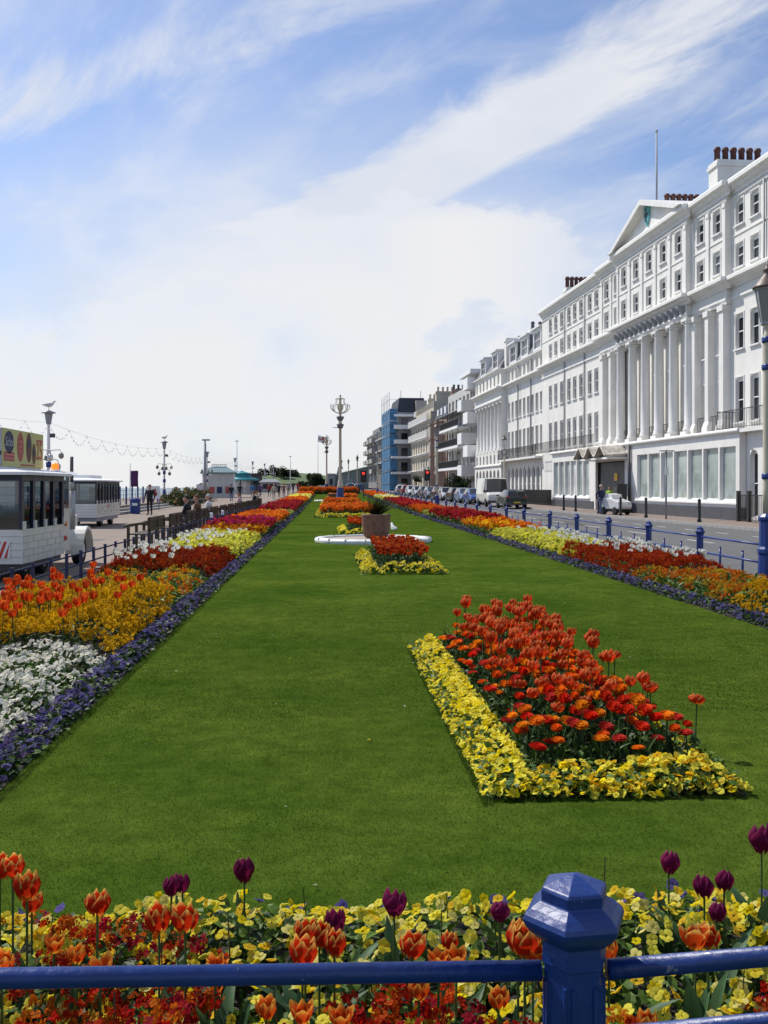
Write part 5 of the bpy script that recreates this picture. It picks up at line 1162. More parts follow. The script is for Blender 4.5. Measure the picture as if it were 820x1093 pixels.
for c in (147,153.2):
    mb=MB(off); b=[(1.39,c-2),(.3,c-1.1),(.3,c+1.1),(1.39,c+2)]
    vs=[(x,y,z) for z in (g-.3,11.2) for x,y in b]; mb.add(vs,[(0,4,5,1),(1,5,6,2),(2,6,7,3),(4,7,6,5)])
    for z in (3.7,6.4,8.9,11.2): mb.add([(x-.12*(x<1),y,z+dz) for dz in(-.1,.1) for x,y in b],[(0,4,5,1),(1,5,6,2),(2,6,7,3),(4,7,6,5),(0,1,2,3)])
    by=mb.build('bay',M['pink_brick'],t)
    for a,z in ((g+.7,g+2.8),(4.2,6.0),(6.7,8.4),(9.2,10.8)):
        MB(off).box(.26,.299,c-.8,c+.8,a,z).build('bay_window',M['glass'],by)
MB(off).extr([(1.3,11.9),(2.3,14),(9,14.1),(9,11.9)],143.9,156.5).build('mansard_roof',M['darkslate'],t)
for c in (146.5,150,153.5): MB(off).box(1.6,3,c-.7,c+.7,12.2,13.5).build('dormer',M['frame'],t)
chimney(t,off,2.2,4.4,144.2,145,13.5,15.2,4,pm='plinth',wm='pink_brick')
g=gz(165)
t,off=block('cream_house','cream stepped house with white balcony fronts and rooftop stacks',156.8,181.6,1.0,13.6,'cream_render',[(g+.8,g+3),(4.6,6.4),(7.3,9.0),(9.9,11.5)],8,1.3,g)
mb=MB(off)
for z in (4.1,6.8,9.4,12.0): mb.extr(cornice(1.0,z,.7,.3),156.9,181.5)
mb.build('cornice',M['frame'],t)
for z in (9.8,12.4,14.3): MB(off).box(.4 if z<14 else 1.5,.5 if z<14 else 1.6,157,181.4,z-.1,z+.9).build('balcony_front',M['veranda_render'],t)
MB(off).box(1.5,9,157.2,178,13.2,15.2).build('attic_storey',M['cream_render'],t)
chimney(t,off,2,5,157.5,158.6,15,16.8,4,pm='cream_render',wm='cream_render'); chimney(t,off,2,4,166,167,15,16.4,3,pm='cream_render',wm='cream_render')
for i,c in enumerate((159,164)):
    mb=MB(off); mb.add([(-.4,c-1.6,4.2),(-.4,c+1.6,4.2),(1,c+1.6,5.0),(1,c-1.6,5.0)],[(0,1,2,3)]); mb.build('awning',M['slate'],t)
g=gz(190); d=-1.2
t,off=bthing('grey_block','tall grey block with white balcony slabs and steep dark roof',184,g); w=MB(off)
rw=[(g+.6,g+2.2)]+[(4.6+2.7*k,6.2+2.7*k) for k in range(4)]
# end wall that faces the camera: openings laid out along x
facade(w,d,184,199,g-.6,15.4,[(c-.7,c+.7,a,b) for c in (186,189,192,195) for a,b in rw],.2)
for c in (186,189,192,195):
    for a,b in rw: window(t,off,d,(c-.7,c+.7,a,b),.2,bars=0,sill=False)
w.box(d+.6,d+5.4,184.3,199,g-.6,15.4)
xs=[d]+[d+.7+2.3*k+q for k in range(2) for q in(0,1.2)]+[d+5.4]
zs=[g-.6]+[q for r in rw for q in r]+[15.4]
for j in range(len(zs)-1):
    for i in range(len(xs)-1):
        if i%2==1 and j%2==1: continue
        w.add([(xs[i],184,zs[j]),(xs[i+1],184,zs[j]),(xs[i+1],184,zs[j+1]),(xs[i],184,zs[j+1])],[(0,1,2,3)])
w.add([(d,184,15.4),(d+5.4,184,15.4),(d+5.4,199,15.4),(d,199,15.4)],[(0,1,2,3)]); w.build('wall',M['grey_render'],t)
for r in rw:
    for k in range(2): MB(off).box(d+.7+2.3*k,d+1.9+2.3*k,184.15,184.25,*r).build('end_window',M['glass'],t)
for z in (4.0,6.9,9.6,12.3,14.6):
    MB(off).box(d-.7 if z>9 else d-1.2,d+5.6,182.9,183.995,z,z+(.75 if z in(9.6,12.3) else .4)).build('balcony_slab',M['frame'],t)
mb=MB(off); x0,x1,y0,y1=d+.0,d+5.3,184.4,198.5; mb.add([(x0,y0,15.4),(x1,y0,15.4),(x1,y1,15.4),(x0,y1,15.4),(x0+.5,y0+.8,18.2),(x1-.2,y0+.8,18.2),(x1-.2,y1-.8,18.2),(x0+.5,y1-.8,18.2)],[(0,1,5,4),(1,2,6,5),(2,3,7,6),(3,0,4,7),(4,5,6,7)]); mb.build('steep_roof',M['darkslate'],t)
for x in (x0+.8,x1-.8): MB(off).tube([(x,y0+1,18.1),(x,y0+1,19.6)],.05,4).build('finial',M['iron'],t)
MB(off).box(2.2,4.2,183.5,185.5,15.4,17.6).build('stair_tower',M['flat_render'],t)
M['net']=mk('blue_debris_netting',(.05,.19,.36),.7,.35,1.6,.3,9)
t,off=bthing('blue_scaffold','scaffold wrapped in bright blue netting on the grey block',184,g,'scaffold')
for k in range(6):
    z=3.6+g+k*2.3; mb=MB(off); a=g if k==0 else z-2.2
    vs=[];fs=[]; n=16
    for i in range(n+1):
        y=184.0+15*i/n; dx=.06*math.sin(i*1.9+k); vs+=[(-2.6+dx,y,a),(-2.6+.5*dx,y,z-.06)]
    for i in range(n): q=2*i; fs.append((q,q+1,q+3,q+2))
    vs2=[];b0_=len(vs)
    for i in range(5): x=-2.6+1.3*i/4+.04*math.sin(i*2+k); vs+=[(x,184+.05*math.sin(i*3),a),(x,184.0,z-.06)]
    for i in range(4): q=b0_+2*i; fs.append((q,q+1,q+3,q+2))
    mb.add(vs,fs); mb.build('net_panel',M['net'],t)
mb=MB(off)
for y in (184,187,190,193,196,199): mb.tube([(-2.68,y,g),(-2.68,y,19.2)],.05,5)
for k in range(8): z=g+2.2*k+1.3; mb.tube([(-2.68,184,z),(-2.68,199,z)],.04,4); mb.tube([(-2.68,183.95,z),(-1.25,183.95,z)],.04,4)
mb.build('scaffold_tubes',M['lead'],t)
g=gz(215)
t,off=block('far_grey_house','distant grey house with rounded dark gable beyond the blue scaffold',202,226,-1.0,13.9,'far_grey',[(4.4+2.6*k,6.0+2.6*k) for k in range(4)],8,1.4,g)
mb=MB(off); pr=[(-1.0+5.0*(1-math.cos(PI*i/8))*.5*2*.5,13.9+3.0*math.sin(PI*i/8)**.7) for i in range(9)]; mb.extr([(-.9,13.6)]+pr[1:-1]+[(3.9,13.6)],203,214); mb.build('gable',M['far_grey'],t)
for z in (6.8,9.4,12.0): MB(off).box(-1.6,-1.02,202.5,225.5,z-.15,z+.15).build('balcony_slab',M['far_pale'],t)
g=gz(240)
t,off=block('far_flats','distant pale flats with stacked balconies at the street end',228,256,-1.0,14.2,'far_grey',[(5.2+2.4*k,6.7+2.4*k) for k in range(4)],9,1.7,g)
for z in (5.0,7.4,9.8,12.2): 
    for a in (229,238,247): MB(off).box(-2.1,-1.02,a,a+7,z-.25,z+.75).build('balcony',M['flat_render'],t)
MB(off).box(0,9,232,250,13.6,15.6).build('penthouse',M['far_grey'],t)
# ------------------------------------------------------------------ cars (local +y = front)
def paint(n,c,r=.28): M[n]=mk(n,c,r,.05,2,spec=.5,coat=.8); return M[n]
paint('car_dark_green',(.012,.03,.028)); paint('car_blue',(.03,.075,.26)); paint('car_light_blue',(.16,.24,.4)); paint('car_dark_grey',(.05,.052,.058)); paint('car_silver',(.45,.46,.48)); paint('car_black',(.015,.015,.018)); paint('car_white',(.7,.7,.69)); paint('van_white',(.68,.67,.62),.4); paint('car_red',(.3,.02,.02)); paint('car_greyblue',(.16,.2,.26))
CM={}
def car_meshes(kind):
    if kind in CM: return CM[kind]
    # stations: y, z sill, z belt, z top, half width sill, belt, top, kind of the strip ahead (g = glass sides, w = glass top (screen), b = body)
    if kind=='hatch': S=[(-1.95,.4,.78,.8,.7,.72,.68),(-1.9,.3,.88,.92,.8,.8,.7),(-1.72,.28,.92,1.32,.83,.82,.6),(-1.5,.27,.93,1.43,.84,.83,.6),(-.55,.26,.93,1.47,.84,.84,.6),(-.47,.26,.93,1.47,.84,.84,.6),(.35,.26,.92,1.4,.84,.84,.58),(1.0,.27,.9,.94,.83,.82,.7),(1.6,.28,.8,.84,.82,.78,.66),(1.88,.32,.66,.7,.76,.7,.6),(1.95,.42,.58,.6,.66,.62,.55)]; glass={(1,'w'),(2,'s'),(3,'s'),(5,'s'),(6,'w')}; wy=(-1.25,1.25); R=.3; L=1.95
    elif kind=='estate': S=[(-2.15,.4,.8,.82,.7,.74,.7),(-2.1,.3,.9,.94,.8,.82,.72),(-1.95,.28,.93,1.36,.84,.83,.62),(-1.75,.27,.94,1.45,.85,.84,.62),(-.75,.26,.94,1.48,.85,.85,.62),(-.67,.26,.94,1.48,.85,.85,.62),(.3,.26,.93,1.42,.85,.85,.6),(1.0,.27,.92,.95,.84,.83,.72),(1.75,.28,.82,.86,.83,.8,.68),(2.08,.32,.68,.72,.78,.72,.62),(2.15,.42,.6,.62,.68,.64,.57)]; glass={(1,'w'),(2,'s'),(3,'s'),(5,'s'),(6,'w')}; wy=(-1.35,1.35); R=.31; L=2.15
    else: S=[(-2.45,.45,1.0,2.2,.9,.95,.84),(-2.4,.4,1.05,2.35,.95,.97,.86),(-2.3,.38,1.05,2.38,.96,.97,.86),(.7,.38,1.08,2.38,.96,.97,.86),(.78,.38,1.1,2.38,.96,.97,.85),(1.35,.38,1.12,2.3,.96,.97,.8),(1.98,.38,1.14,1.2,.95,.95,.84),(2.35,.4,.95,1.0,.92,.9,.8),(2.45,.45,.8,.82,.85,.84,.76)]; glass={(4,'s'),(5,'w')}; wy=(-1.5,1.6); R=.34; L=2.45
    body=MB(); gl=MB(); n=7
    def sec(s): y,zs,zb,zt,a,b,c=s; return [(-a*.94,y,zs),(-a,y,zs+.16),(-b,y,zb),(-c,y,zt),(0,y,zt+.035),(c,y,zt),(b,y,zb),(a,y,zs+.16),(a*.94,y,zs)]
    R_=[sec(s) for s in S]
    for i in range(len(S)-1):
        for j in range(8):
            q=[R_[i][j],R_[i+1][j],R_[i+1][j+1],R_[i][j+1]]
            isside=j in(2,5); istop=j in(3,4)
            g=((i,'s') in glass and isside) or ((i,'w') in glass and (istop or isside))
            if (i,'w') in glass and isside: g=False if kind!='van' else True
            (gl if g else body).add(q,[(0,1,2,3)],0,not g)
    body.add(R_[0],[tuple(range(8,-1,-1))]); body.add(R_[-1],[tuple(range(9))])
    body.add([R_[0][0],R_[0][8],R_[-1][8],R_[-1][0]],[(0,1,2,3)],0)
    wl=MB(); wl.lathe(0,0,[(R*.6,-.1),(R*.95,-.1),(R,-.07),(R,.07),(R*.95,.1),(R*.6,.1)],18)
    rm=MB(); rm.lathe(0,0,[(R*.6,-.06),(R*.6,.09),(R*.5,.1),(R*.2,.07),(.03,.09)],12)
    lamp=MB(); lamp.ball((0,0,0),(.15,.06,.085),8)
    tail=MB(); tail.box(-.09,.09,-.03,.03,-.13,.13)
    bump=MB(); W=S[1][4]; bump.box(-W*.98,W*.98,-.07,.07,-.1,.1)
    pl=MB(); pl.box(-.26,.26,-.012,.012,-.055,.055)
    mir=MB(); mir.box(-.1,.08,-.05,.05,-.06,.07)
    arch=MB(); arch.lathe(0,0,[(R*1.16,-.02),(R*1.16,.02)],18)
    CM[kind]=dict(body=fixn(body.mesh('car_body',[])) if False else body.mesh('car_body',[M['car_white']]),glass=gl.mesh('car_windows',[M['carglass']]),wheel=wl.mesh('tyre',[M['black']]),rim=rm.mesh('rim',[M['chrome']]),lamp=lamp.mesh('headlight',[M['headglass']]),tail=tail.mesh('tail_light',[M['redlens']]),bump=bump.mesh('bumper',[M['plinth']]),py=pl.mesh('rear_plate',[M['plate_y']]),pw=pl.mesh('front_plate',[M['plate_w']]),mir=mir.mesh('wing_mirror',[M['plinth']]),arch=arch.mesh('wheel_arch',[M['black']]),wy=wy,R=R,L=L,W=W,S=S)
    return CM[kind]
def car(name,label,kind,col,loc,rz,cat='car',group=None,sc=1.0):
    m=car_meshes(kind); t=thing(name,label,cat,loc,rz,group); t.scale=(sc,)*3
    b=link('body',m['body'],t); b.material_slots[0].link='OBJECT'; b.material_slots[0].material=M[col]
    link('windows',m['glass'],t)
    W=m['W']
    for y in m['wy']:
        for q in(-1,1):
            a=link('wheel_arch',m['arch'],t,(q*(W+.008),y,m['R']+.02),(0,PI/2,0)); wv=link('wheel',m['wheel'],t,(q*(W-.04),y,m['R']),(0,q*PI/2,0)); link('rim',m['rim'],wv)
    zf=.62 if kind!='van' else .85; 
    for q in(-1,1):
        link('headlight',m['lamp'],t,(q*.56 if kind!='van' else q*.68,m['L']-.12,zf)); link('tail_light',m['tail'],t,(q*(W-.14),-m['L']+.06,.86 if kind!='van' else 1.0)); link('wing_mirror',m['mir'],t,(q*(W+.1),.75 if kind!='van' else 1.5,1.0 if kind!='van' else 1.3))
    link('bumper',m['bump'],t,(0,m['L']-.02,.42)); link('bumper',m['bump'],t,(0,-m['L']+.02,.42))
    link('front_plate',m['pw'],t,(0,m['L']+.06,.44)); link('rear_plate',m['py'],t,(0,-m['L']-.06,.5)); return t
def parked(s,name,label,kind,col,away,d=-4.3,**k):
    x,y=st(s,d); return car(name,label,kind,col,(x,y,gz(y)-.11),RA+(0 if away else PI),group='vehicles parked along the far kerb',**k)
parked(77.8,'parked_car','dark green hatchback with yellow rear plate parked in front of the white van','hatch','car_dark_green',True)
parked(84.6,'parked_van','white panel van facing the camera, parked behind the dark green car','van','van_white',False,cat='van')
parked(92.5,'parked_car','bright blue hatchback parked behind the white van','hatch','car_blue',False)
parked(97.5,'parked_car','light blue car parked behind the bright blue hatchback','hatch','car_light_blue',False)
parked(103,'parked_car','dark grey estate car with red tail lights third behind the white van','estate','car_dark_grey',True)
parked(108.5,'parked_car','silver car parked between two dark grey cars by the veranda house','hatch','car_silver',False)
parked(114,'parked_car','black car parked beyond the silver car by the veranda house','estate','car_black',True)
parked(119.5,'parked_car','greyish blue car parked beside the fence lamp','hatch','car_greyblue',False)
parked(125,'parked_car','dark grey car parked by the pavement lamp post','hatch','car_dark_grey',False)
parked(131,'parked_car','silver estate parked near the right-hand traffic light','estate','car_silver',False)
parked(138,'parked_car','white car parked before the brown bay-fronted house','hatch','car_white',False)
parked(145,'parked_car','dark red car parked before the brown bay-fronted house','hatch','car_red',True)
parked(152,'parked_car','farthest silver car parked by the cream stepped house','hatch','car_silver',True)
def moving(u,yr,name,label,kind,col,away,**k):
    x,y=at(u,yr); return car(name,label,kind,col,(x,y,gz(y)-.11),RA+(0 if away else PI),group='vehicles moving along the road',**k)
moving(430,172,'moving_car','silver estate car driving towards the camera in the middle of the road','estate','car_silver',False)
moving(423,192,'moving_van','white van driving just behind the silver estate car','van','car_white',False,cat='van')
moving(396.6,325,'moving_car','tiny dark car far away at the top of the road','estate','car_black',True)
moving(382.5,176,'moving_car','dark blue car with red tail lights beyond the garden lamps','hatch','car_blue',True)
moving(374,190,'moving_car','silver car turning beyond the end of the garden','hatch','car_silver',True)
x,y=at(414,255); t=thing('lorry','grey-blue box lorry far up the road','lorry',(x,y,gz(y)-.11),RA)
MB().box(-1.2,1.2,-2.5,2.2,.9,3.4).build('cargo_box',M['car_greyblue'],t); mb=MB(); mb.extrx([(2.3,.5),(4.0,.5),(4.0,1.4),(3.7,2.4),(2.3,2.4)],-1.1,1.1); mb.build('cab',M['car_white'],t); MB().box(-1.0,1.0,-2.4,2.3,.5,.9).build('chassis',M['plinth'],t)
for yy in (-1.5,3.2):
    for q in(-1,1): link('wheel',car_meshes('van')['wheel'],t,(q*1.0,yy,.42),(0,PI/2,0),1.25)
# white electric luggage buggy at the hotel door
x,y=pix(657,549.5,.0); t=thing('white_buggy','small white buggy parked on the pavement before the dark hotel entrance','buggy',(x,y,.01),RA+PI+.35); t.scale=(.88,.88,.95)
mb=MB(); mb.extrx([(-.9,.35),(.95,.35),(1.05,.55),(.95,.8),(.35,.95),(.2,1.0),(-.85,1.05),(-.95,.8)],-.55,.55); b=mb.build('body',M['car_white'],t); bv=b.modifiers.new('b','BEVEL'); bv.width=.05; bv.segments=2
mb=MB(); mb.extrx([(-.7,1.0),(.2,1.0),(.1,1.25),(-.5,1.3)],-.42,.42); mb.build('cover',M['frame'],t); MB().box(-.5,.5,-.8,.8,.2,.36).build('chassis',M['black'],t)
for yy in(-.55,.6):
    for q in(-1,1): link('wheel',car_meshes('hatch')['wheel'],t,(q*.5,yy,.25),(0,PI/2,0),.82)
for q in(-1,1): link('headlight',car_meshes('hatch')['lamp'],t,(q*.32,1.0,.68),(0,0,0),.6)
# ------------------------------------------------------------------ road train
M['train']=mk('ivory_train_paint',(.74,.73,.67),.4,.06,2,coat=.3,stain=.3,stcol=(.35,.32,.27),stscale=2)
M['traintrim']=mk('dark_blue_frames',(.01,.013,.035),.4,.2,3)
def mk_seethrough(name):
    m,N,L,b=nt(name); b.inputs['Base Color'].default_value=(.6,.68,.7,1); b.inputs['Roughness'].default_value=.03
    tr=N.new('ShaderNodeBsdfTransparent'); tr.inputs['Color'].default_value=(.3,.35,.36,1); mx=N.new('ShaderNodeMixShader'); mx.inputs[0].default_value=.14
    gl=N.new('ShaderNodeBsdfGlossy'); gl.inputs['Roughness'].default_value=.03; gl.inputs['Color'].default_value=(.6,.65,.7,1)
    L.new(tr.outputs[0],mx.inputs[1]); L.new(gl.outputs[0],mx.inputs[2]); L.new(mx.outputs[0],N['Material Output'].inputs['Surface']); return m
M['trainglass']=mk_seethrough('tinted_train_glass')
def carriage(t,L_,W,zb,zw,ze,zr,nwin,crenel=True,boards=True):
    """castle-sided open-looking carriage, local y from 0 to L_, x from -W to 0 (0 = garden side)"""
    b=MB(); b.box(-W,0,0,L_,zb,zw)
    pnl=.045
    if boards:
        for k in range(1,5):
            z=zb+(zw-zb)*k/5; 
            for x in(.0,-W): b.box(x-.004,x+.004,.02,L_-.02,z-.006,z+.006,1)
            b.box(-W+.02,-.02,-.004,.004,z-.006,z+.006,1)
            for i in range(nwin+1):
                y=.06+(L_-.12)*(i+(.5 if k%2 else 0))/(nwin+.5)
                for x in(.0,-W): b.box(x-.004,x+.004,y-.005,y+.005,z-(zw-zb)/5,z-.007,1)
    body=b.build('body',[M['train'],M['seam']],t)
    if crenel:
        n=nwin; cr=MB()
        for i in range(n+1):
            y=.06+(L_-.12)*i/n
            for x in(0,-W): cr.box(x-.03,x+.03,y-.055,y+.055,zw,zw+.14)
        cr.build('crenellation',M['train'],t)
    f=MB()
    for i in range(nwin+1):
        y=.05+(L_-.1)*i/nwin
        for x in(-.03,-W+.03): f.box(x-.03,x+.025,y-.065,y+.065,zw,ze)
    for x in(-.03,-W+.03): f.box(x-.028,x+.022,.05,L_-.05,ze-.1,ze)
    for y in(.03,L_-.03):
        f.box(-W+.03,-.03,y-.025,y+.025,ze-.1,ze); f.box(-W*.5-.05,-W*.5+.05,y-.024,y+.024,zw,ze)
    f.build('window_frame',M['traintrim'],t)
    for x in(-.04,-W+.04):
        for i in range(nwin):
            y0=.05+(L_-.1)*i/nwin+.05; y1=.05+(L_-.1)*(i+1)/nwin-.05; MB().add([(x,y0,zw),(x,y1,zw),(x,y1,ze-.1),(x,y0,ze-.1)],[(0,1,2,3)]).build('window_pane',M['trainglass'],t)
    for y in(.03,L_-.03): MB().add([(-W+.06,y,zw),(-.06,y,zw),(-.06,y,ze-.1),(-W+.06,y,ze-.1)],[(0,1,2,3)]).build('end_pane',M['trainglass'],t)
    r=MB(); o=.12; vs=[(-W-o,-o,ze),(o,-o,ze),(o,L_+o,ze),(-W-o,L_+o,ze),(-W-o,-o,ze+.05),(o,-o,ze+.05),(o,L_+o,ze+.05),(-W-o,L_+o,ze+.05),(-W*.72,.4,zr),(-W*.28,.4,zr),(-W*.28,L_-.4,zr),(-W*.72,L_-.4,zr)]
    r.add(vs,[(0,3,2,1),(0,1,5,4),(1,2,6,5),(2,3,7,6),(3,0,4,7),(4,5,9,8),(5,6,10,9),(6,7,11,10),(7,4,8,11),(8,9,10,11)]); r.build('roof',M['frame'],t)
    s=MB(); 
    for i in range(max(2,nwin//2)): y=.4+(L_-.8)*i/max(1,nwin//2-1); s.box(-W+.12,-.12,y-.2,y+.2,zb+.2,zb+.45); s.box(-W+.12,-.12,y+.16,y+.2,zb+.45,zw+.12)
    s.build('seats',M['navy'],t)
    return body
tw=MB(); tw.lathe(0,0,[(.12,-.08),(.27,-.09),(.29,-.06),(.29,.06),(.27,.09),(.12,.08)],18); twm=tw.mesh('tyre',[M['black']])
trm=MB(); trm.lathe(0,0,[(.16,-.05),(.16,.085),(.1,.1),(.02,.08)],12); trm=trm.mesh('rim',[M['frame']])
def tyre(t,x,y,z=.29,k=1):
    w=link('wheel',twm,t,(x,y,z),(0,PI/2,0),k); link('rim',trm,w)
t=thing('road_train_engine','white castle-sided road train engine with yellow advertising sign and beacon on its roof','road train',(-5.15,17.1,0))
carriage(t,2.65,1.75,.32,.9,1.83,1.98,4)
MB().box(-1.7,-.05,.1,2.6,.2,.32).build('chassis',M['plinth'],t)
# cab and bonnet ahead
MB().box(-1.72,-.03,2.66,3.2,.36,1.2).build('cab_side',M['train'],t); mb=MB()
for x in(-.06,-1.69):
    for y in(2.72,3.16): mb.box(x-.03,x+.03,y-.04,y+.04,1.2,1.86)
mb.build('cab_pillar',M['train'],t); MB().extr([(-1.85,1.86),(.1,1.86),(0,1.93),(-1.75,1.93)],2.6,3.45).build('cab_roof',M['frame'],t)
for x in(-.03,-1.72): MB().add([(x,2.76,1.2),(x,3.12,1.2),(x,3.12,1.84),(x,2.76,1.84)],[(0,1,2,3)]).build('cab_window',M['trainglass'],t)
MB().extr([(-1.5,.45),(-.3,.45),(-.3,1.0),(-.45,1.12),(-1.35,1.12),(-1.5,1.0)],3.21,4.9).build('bonnet',M['train'],t)
for x0 in(-.26,-1.9):
    mb=MB(); n=12; vs=[];fs=[]
    for i in range(n+1):
        a=PI*i/n; y=4.2-.46*math.cos(a); z=.3+.5*math.sin(a); vs+=[(x0,y,z),(x0+.36,y,z),(x0+.36,y,z-.07),(x0,y,z-.07)]
    for i in range(n): a=4*i; fs+=[(a,a+1,a+5,a+4),(a+1,a+2,a+6,a+5),(a+2,a+3,a+7,a+6),(a+3,a,a+4,a+7)]
    mb.add(vs,fs+[(0,3,2,1),(4*n,4*n+1,4*n+2,4*n+3)]).build('mudguard',M['train'],t)
for y in(.75,1.9): 
    for x in(-.25,-1.5): tyre(t,x,y)
for x in(-.1,-1.66): tyre(t,x,4.2,.3,1.03)
mb=MB(); mb.tube([(-.12,3.7,.75),(-.12,3.7,1.55)],.075,10); mb.tube([(-.12,3.7,1.55),(-.12,3.7,1.72)],.055,10); mb.build('exhaust_stack',M['chrome'],t); MB().tube([(-.12,3.7,1.72),(-.12,3.7,2.25)],.035,8).build('exhaust_pipe',M['plinth'],t)
for (y,z,m_) in ((2.85,.9,'orangelens'),(2.82,.62,'redlens')): MB().ball((-.015,y,z),(.03,.09,.055),8).build('side_lamp',M[m_],t)
mb=MB(); mb.lathe(-.35,3.3,[(.11,1.92),(.11,1.98)],12); mb.build('beacon_base',M['frame'],t); MB().lathe(-.35,3.3,[(.075,1.98),(.075,2.06),(.055,2.1),(.01,2.11)],12).build('beacon',M['amber'],t)
MB().box(-.5,-.2,-.025,-.005,.42,.7).build('marker_board',M['frame'],t)
mb=MB(); 
for k in range(3): mb.add([(-.5+.1*k,-.028,.42),(-.45+.1*k,-.028,.42),(-.35+.1*k if k<2 else -.2,-.028,.7),(-.4+.1*k,-.028,.7)],[(0,1,2,3)])
mb.build('marker_stripes',M['redlens'],t)
mb=MB()
for x in(-1.45,-.65): mb.ball((x,-.02,.4),(.09,.03,.06),8)
mb.build('tail_lights',M['redlens'],t)
for i,(x,y) in enumerate(((-.45,.5),(-1.3,.7),(-.6,1.6))): pass
# roof sign
M['signyellow']=mk('faded_yellow_sign',(.56,.52,.2),.6,.06,2); M['signred']=mk('sign_red',(.42,.08,.06),.6,.05,3); M['signblue']=mk('sign_navy',(.02,.03,.09),.6,.05,3); M['signgrey']=mk('sign_grey',(.42,.42,.44),.6,.05,2); M['signbrown']=mk('sandal_brown',(.14,.05,.03),.6,.2,9); M['signpink']=mk('sign_pink',(.55,.2,.16),.6,.05,3)
sx,sy0,sy1,sz0,sz1=-.5,.55,3.0,1.985,2.66
sg=MB().box(-1.3,sx,sy0,sy1,sz0,sz1).build('roof_sign',M['signyellow'],t)
MB().box(-1.28,sx-.02,sy0-.012,sy0-.003,sz0+.02,sz1).build('sign_end',M['signgrey'],t); MB().box(-1.28,sx-.02,sy0-.018,sy0-.0125,sz0+.2,sz0+.27).build('sign_end_band',M['plinth'],t)
def disc(name,cy,cz,ry,rz_,m,x):
    n=32; return MB().add([(x,cy+ry*math.cos(2*PI*i/n),cz+rz_*math.sin(2*PI*i/n)) for i in range(n)],[tuple(range(n))]).build(name,m,t)
def word(name,txt,y,z,size,m,x,shear=0.0,sy=1.0):
    cu=bpy.data.curves.new(name,'FONT'); cu.body=txt; cu.size=size; cu.align_x='CENTER'; cu.align_y='CENTER'; cu.shear=shear; cu.extrude=.001; cu.resolution_u=3; cu.offset=size*.012
    o=bpy.data.objects.new(name,cu); C.objects.link(o); bpy.context.view_layer.update(); me=bpy.data.meshes.new_from_object(o.evaluated_get(bpy.context.evaluated_depsgraph_get())); bpy.data.objects.remove(o); me.materials.clear(); me.materials.append(m)
    o=link(name,me,t,(x,y,z),(PI/2,0,PI/2)); o.scale=(1,sy,1); return o
disc('sign_roundel',sy0+.33,sz1-.24,.27,.2,M['signblue'],sx+.004); word('roundel_lettering','Scholl',sy0+.33,sz1-.24,.2,M['signgrey'],sx+.009,.2,1.15)
disc('sign_oval',sy0+.98,sz1-.3,.19,.27,M['signred'],sx+.004)
mb=MB()
for k in range(3): mb.box(sx+.006,sx+.008,sy0+.87+.02*k,sy0+1.08-.02*k,sz1-.22-.09*k,sz1-.19-.09*k)
mb.build('oval_lines',M['signpink'],t)
MB().box(sx+.002,sx+.004,sy0+.04,sy0+.62,sz0+.1,sz0+.26).build('sign_red_panel',M['signred'],t); mb=MB()
for k in range(2): mb.box(sx+.005,sx+.007,sy0+.08,sy0+.58,sz0+.13+.07*k,sz0+.16+.07*k)
mb.build('panel_lines',M['signpink'],t)
for (c,z,ry,rz_,rot) in ((sy0+1.5,sz0+.38,.17,.28,0),(sy0+1.82,sz0+.27,.12,.2,0)): disc('sandal_picture',c,z,ry,rz_,M['signbrown'],sx+.004)
for (c,z,ry,rz_) in ((sy0+1.5,sz0+.45,.1,.09),(sy0+1.82,sz0+.3,.07,.07)): disc('sandal_strap',c,z,ry,rz_,M['signblue'],sx+.007)
word('price_number','25',sy0+2.17,sz0+.32,.42,M['signred'],sx+.004,0,1.15)
mb=MB(); mb.box(sx+.002,sx+.004,sy0+1.0,sy0+1.85,sz0+.03,sz0+.06); mb.box(sx+.002,sx+.004,sy0+2.0,sy0+2.4,sz1-.16,sz1-.12); mb.build('sign_small_print',M['signred'],t)
t=thing('road_train_carriage','white crenellated road train carriage parked beyond the engine on the promenade','road train',(-9.2,40.2,0),.03)
carriage(t,5.1,1.8,.4,.95,1.86,2.0,8); MB().box(-1.75,-.05,.1,5.0,.24,.4).build('chassis',M['lead'],t)
for y in(1.6,3.9):
    for x in(-.2,-1.6): tyre(t,x,y)
MB().box(-1.3,-.5,1.2,3.6,2.0,2.12).build('roof_box',M['frame'],t)
mb=MB()
for (y,z) in ((2.2,.85),(2.45,.8),(2.7,.86)): mb.ball((.004,y,z),(.006,.12,.06),8)
mb.build('red_emblem',M['signpink'],t)
mb=MB()
for k in range(7): mb.ball((.004,.5+.65*k,.62+.12*(k%2)),(.006,.03,.06),6)
mb.build('painted_slits',M['navy'],t)
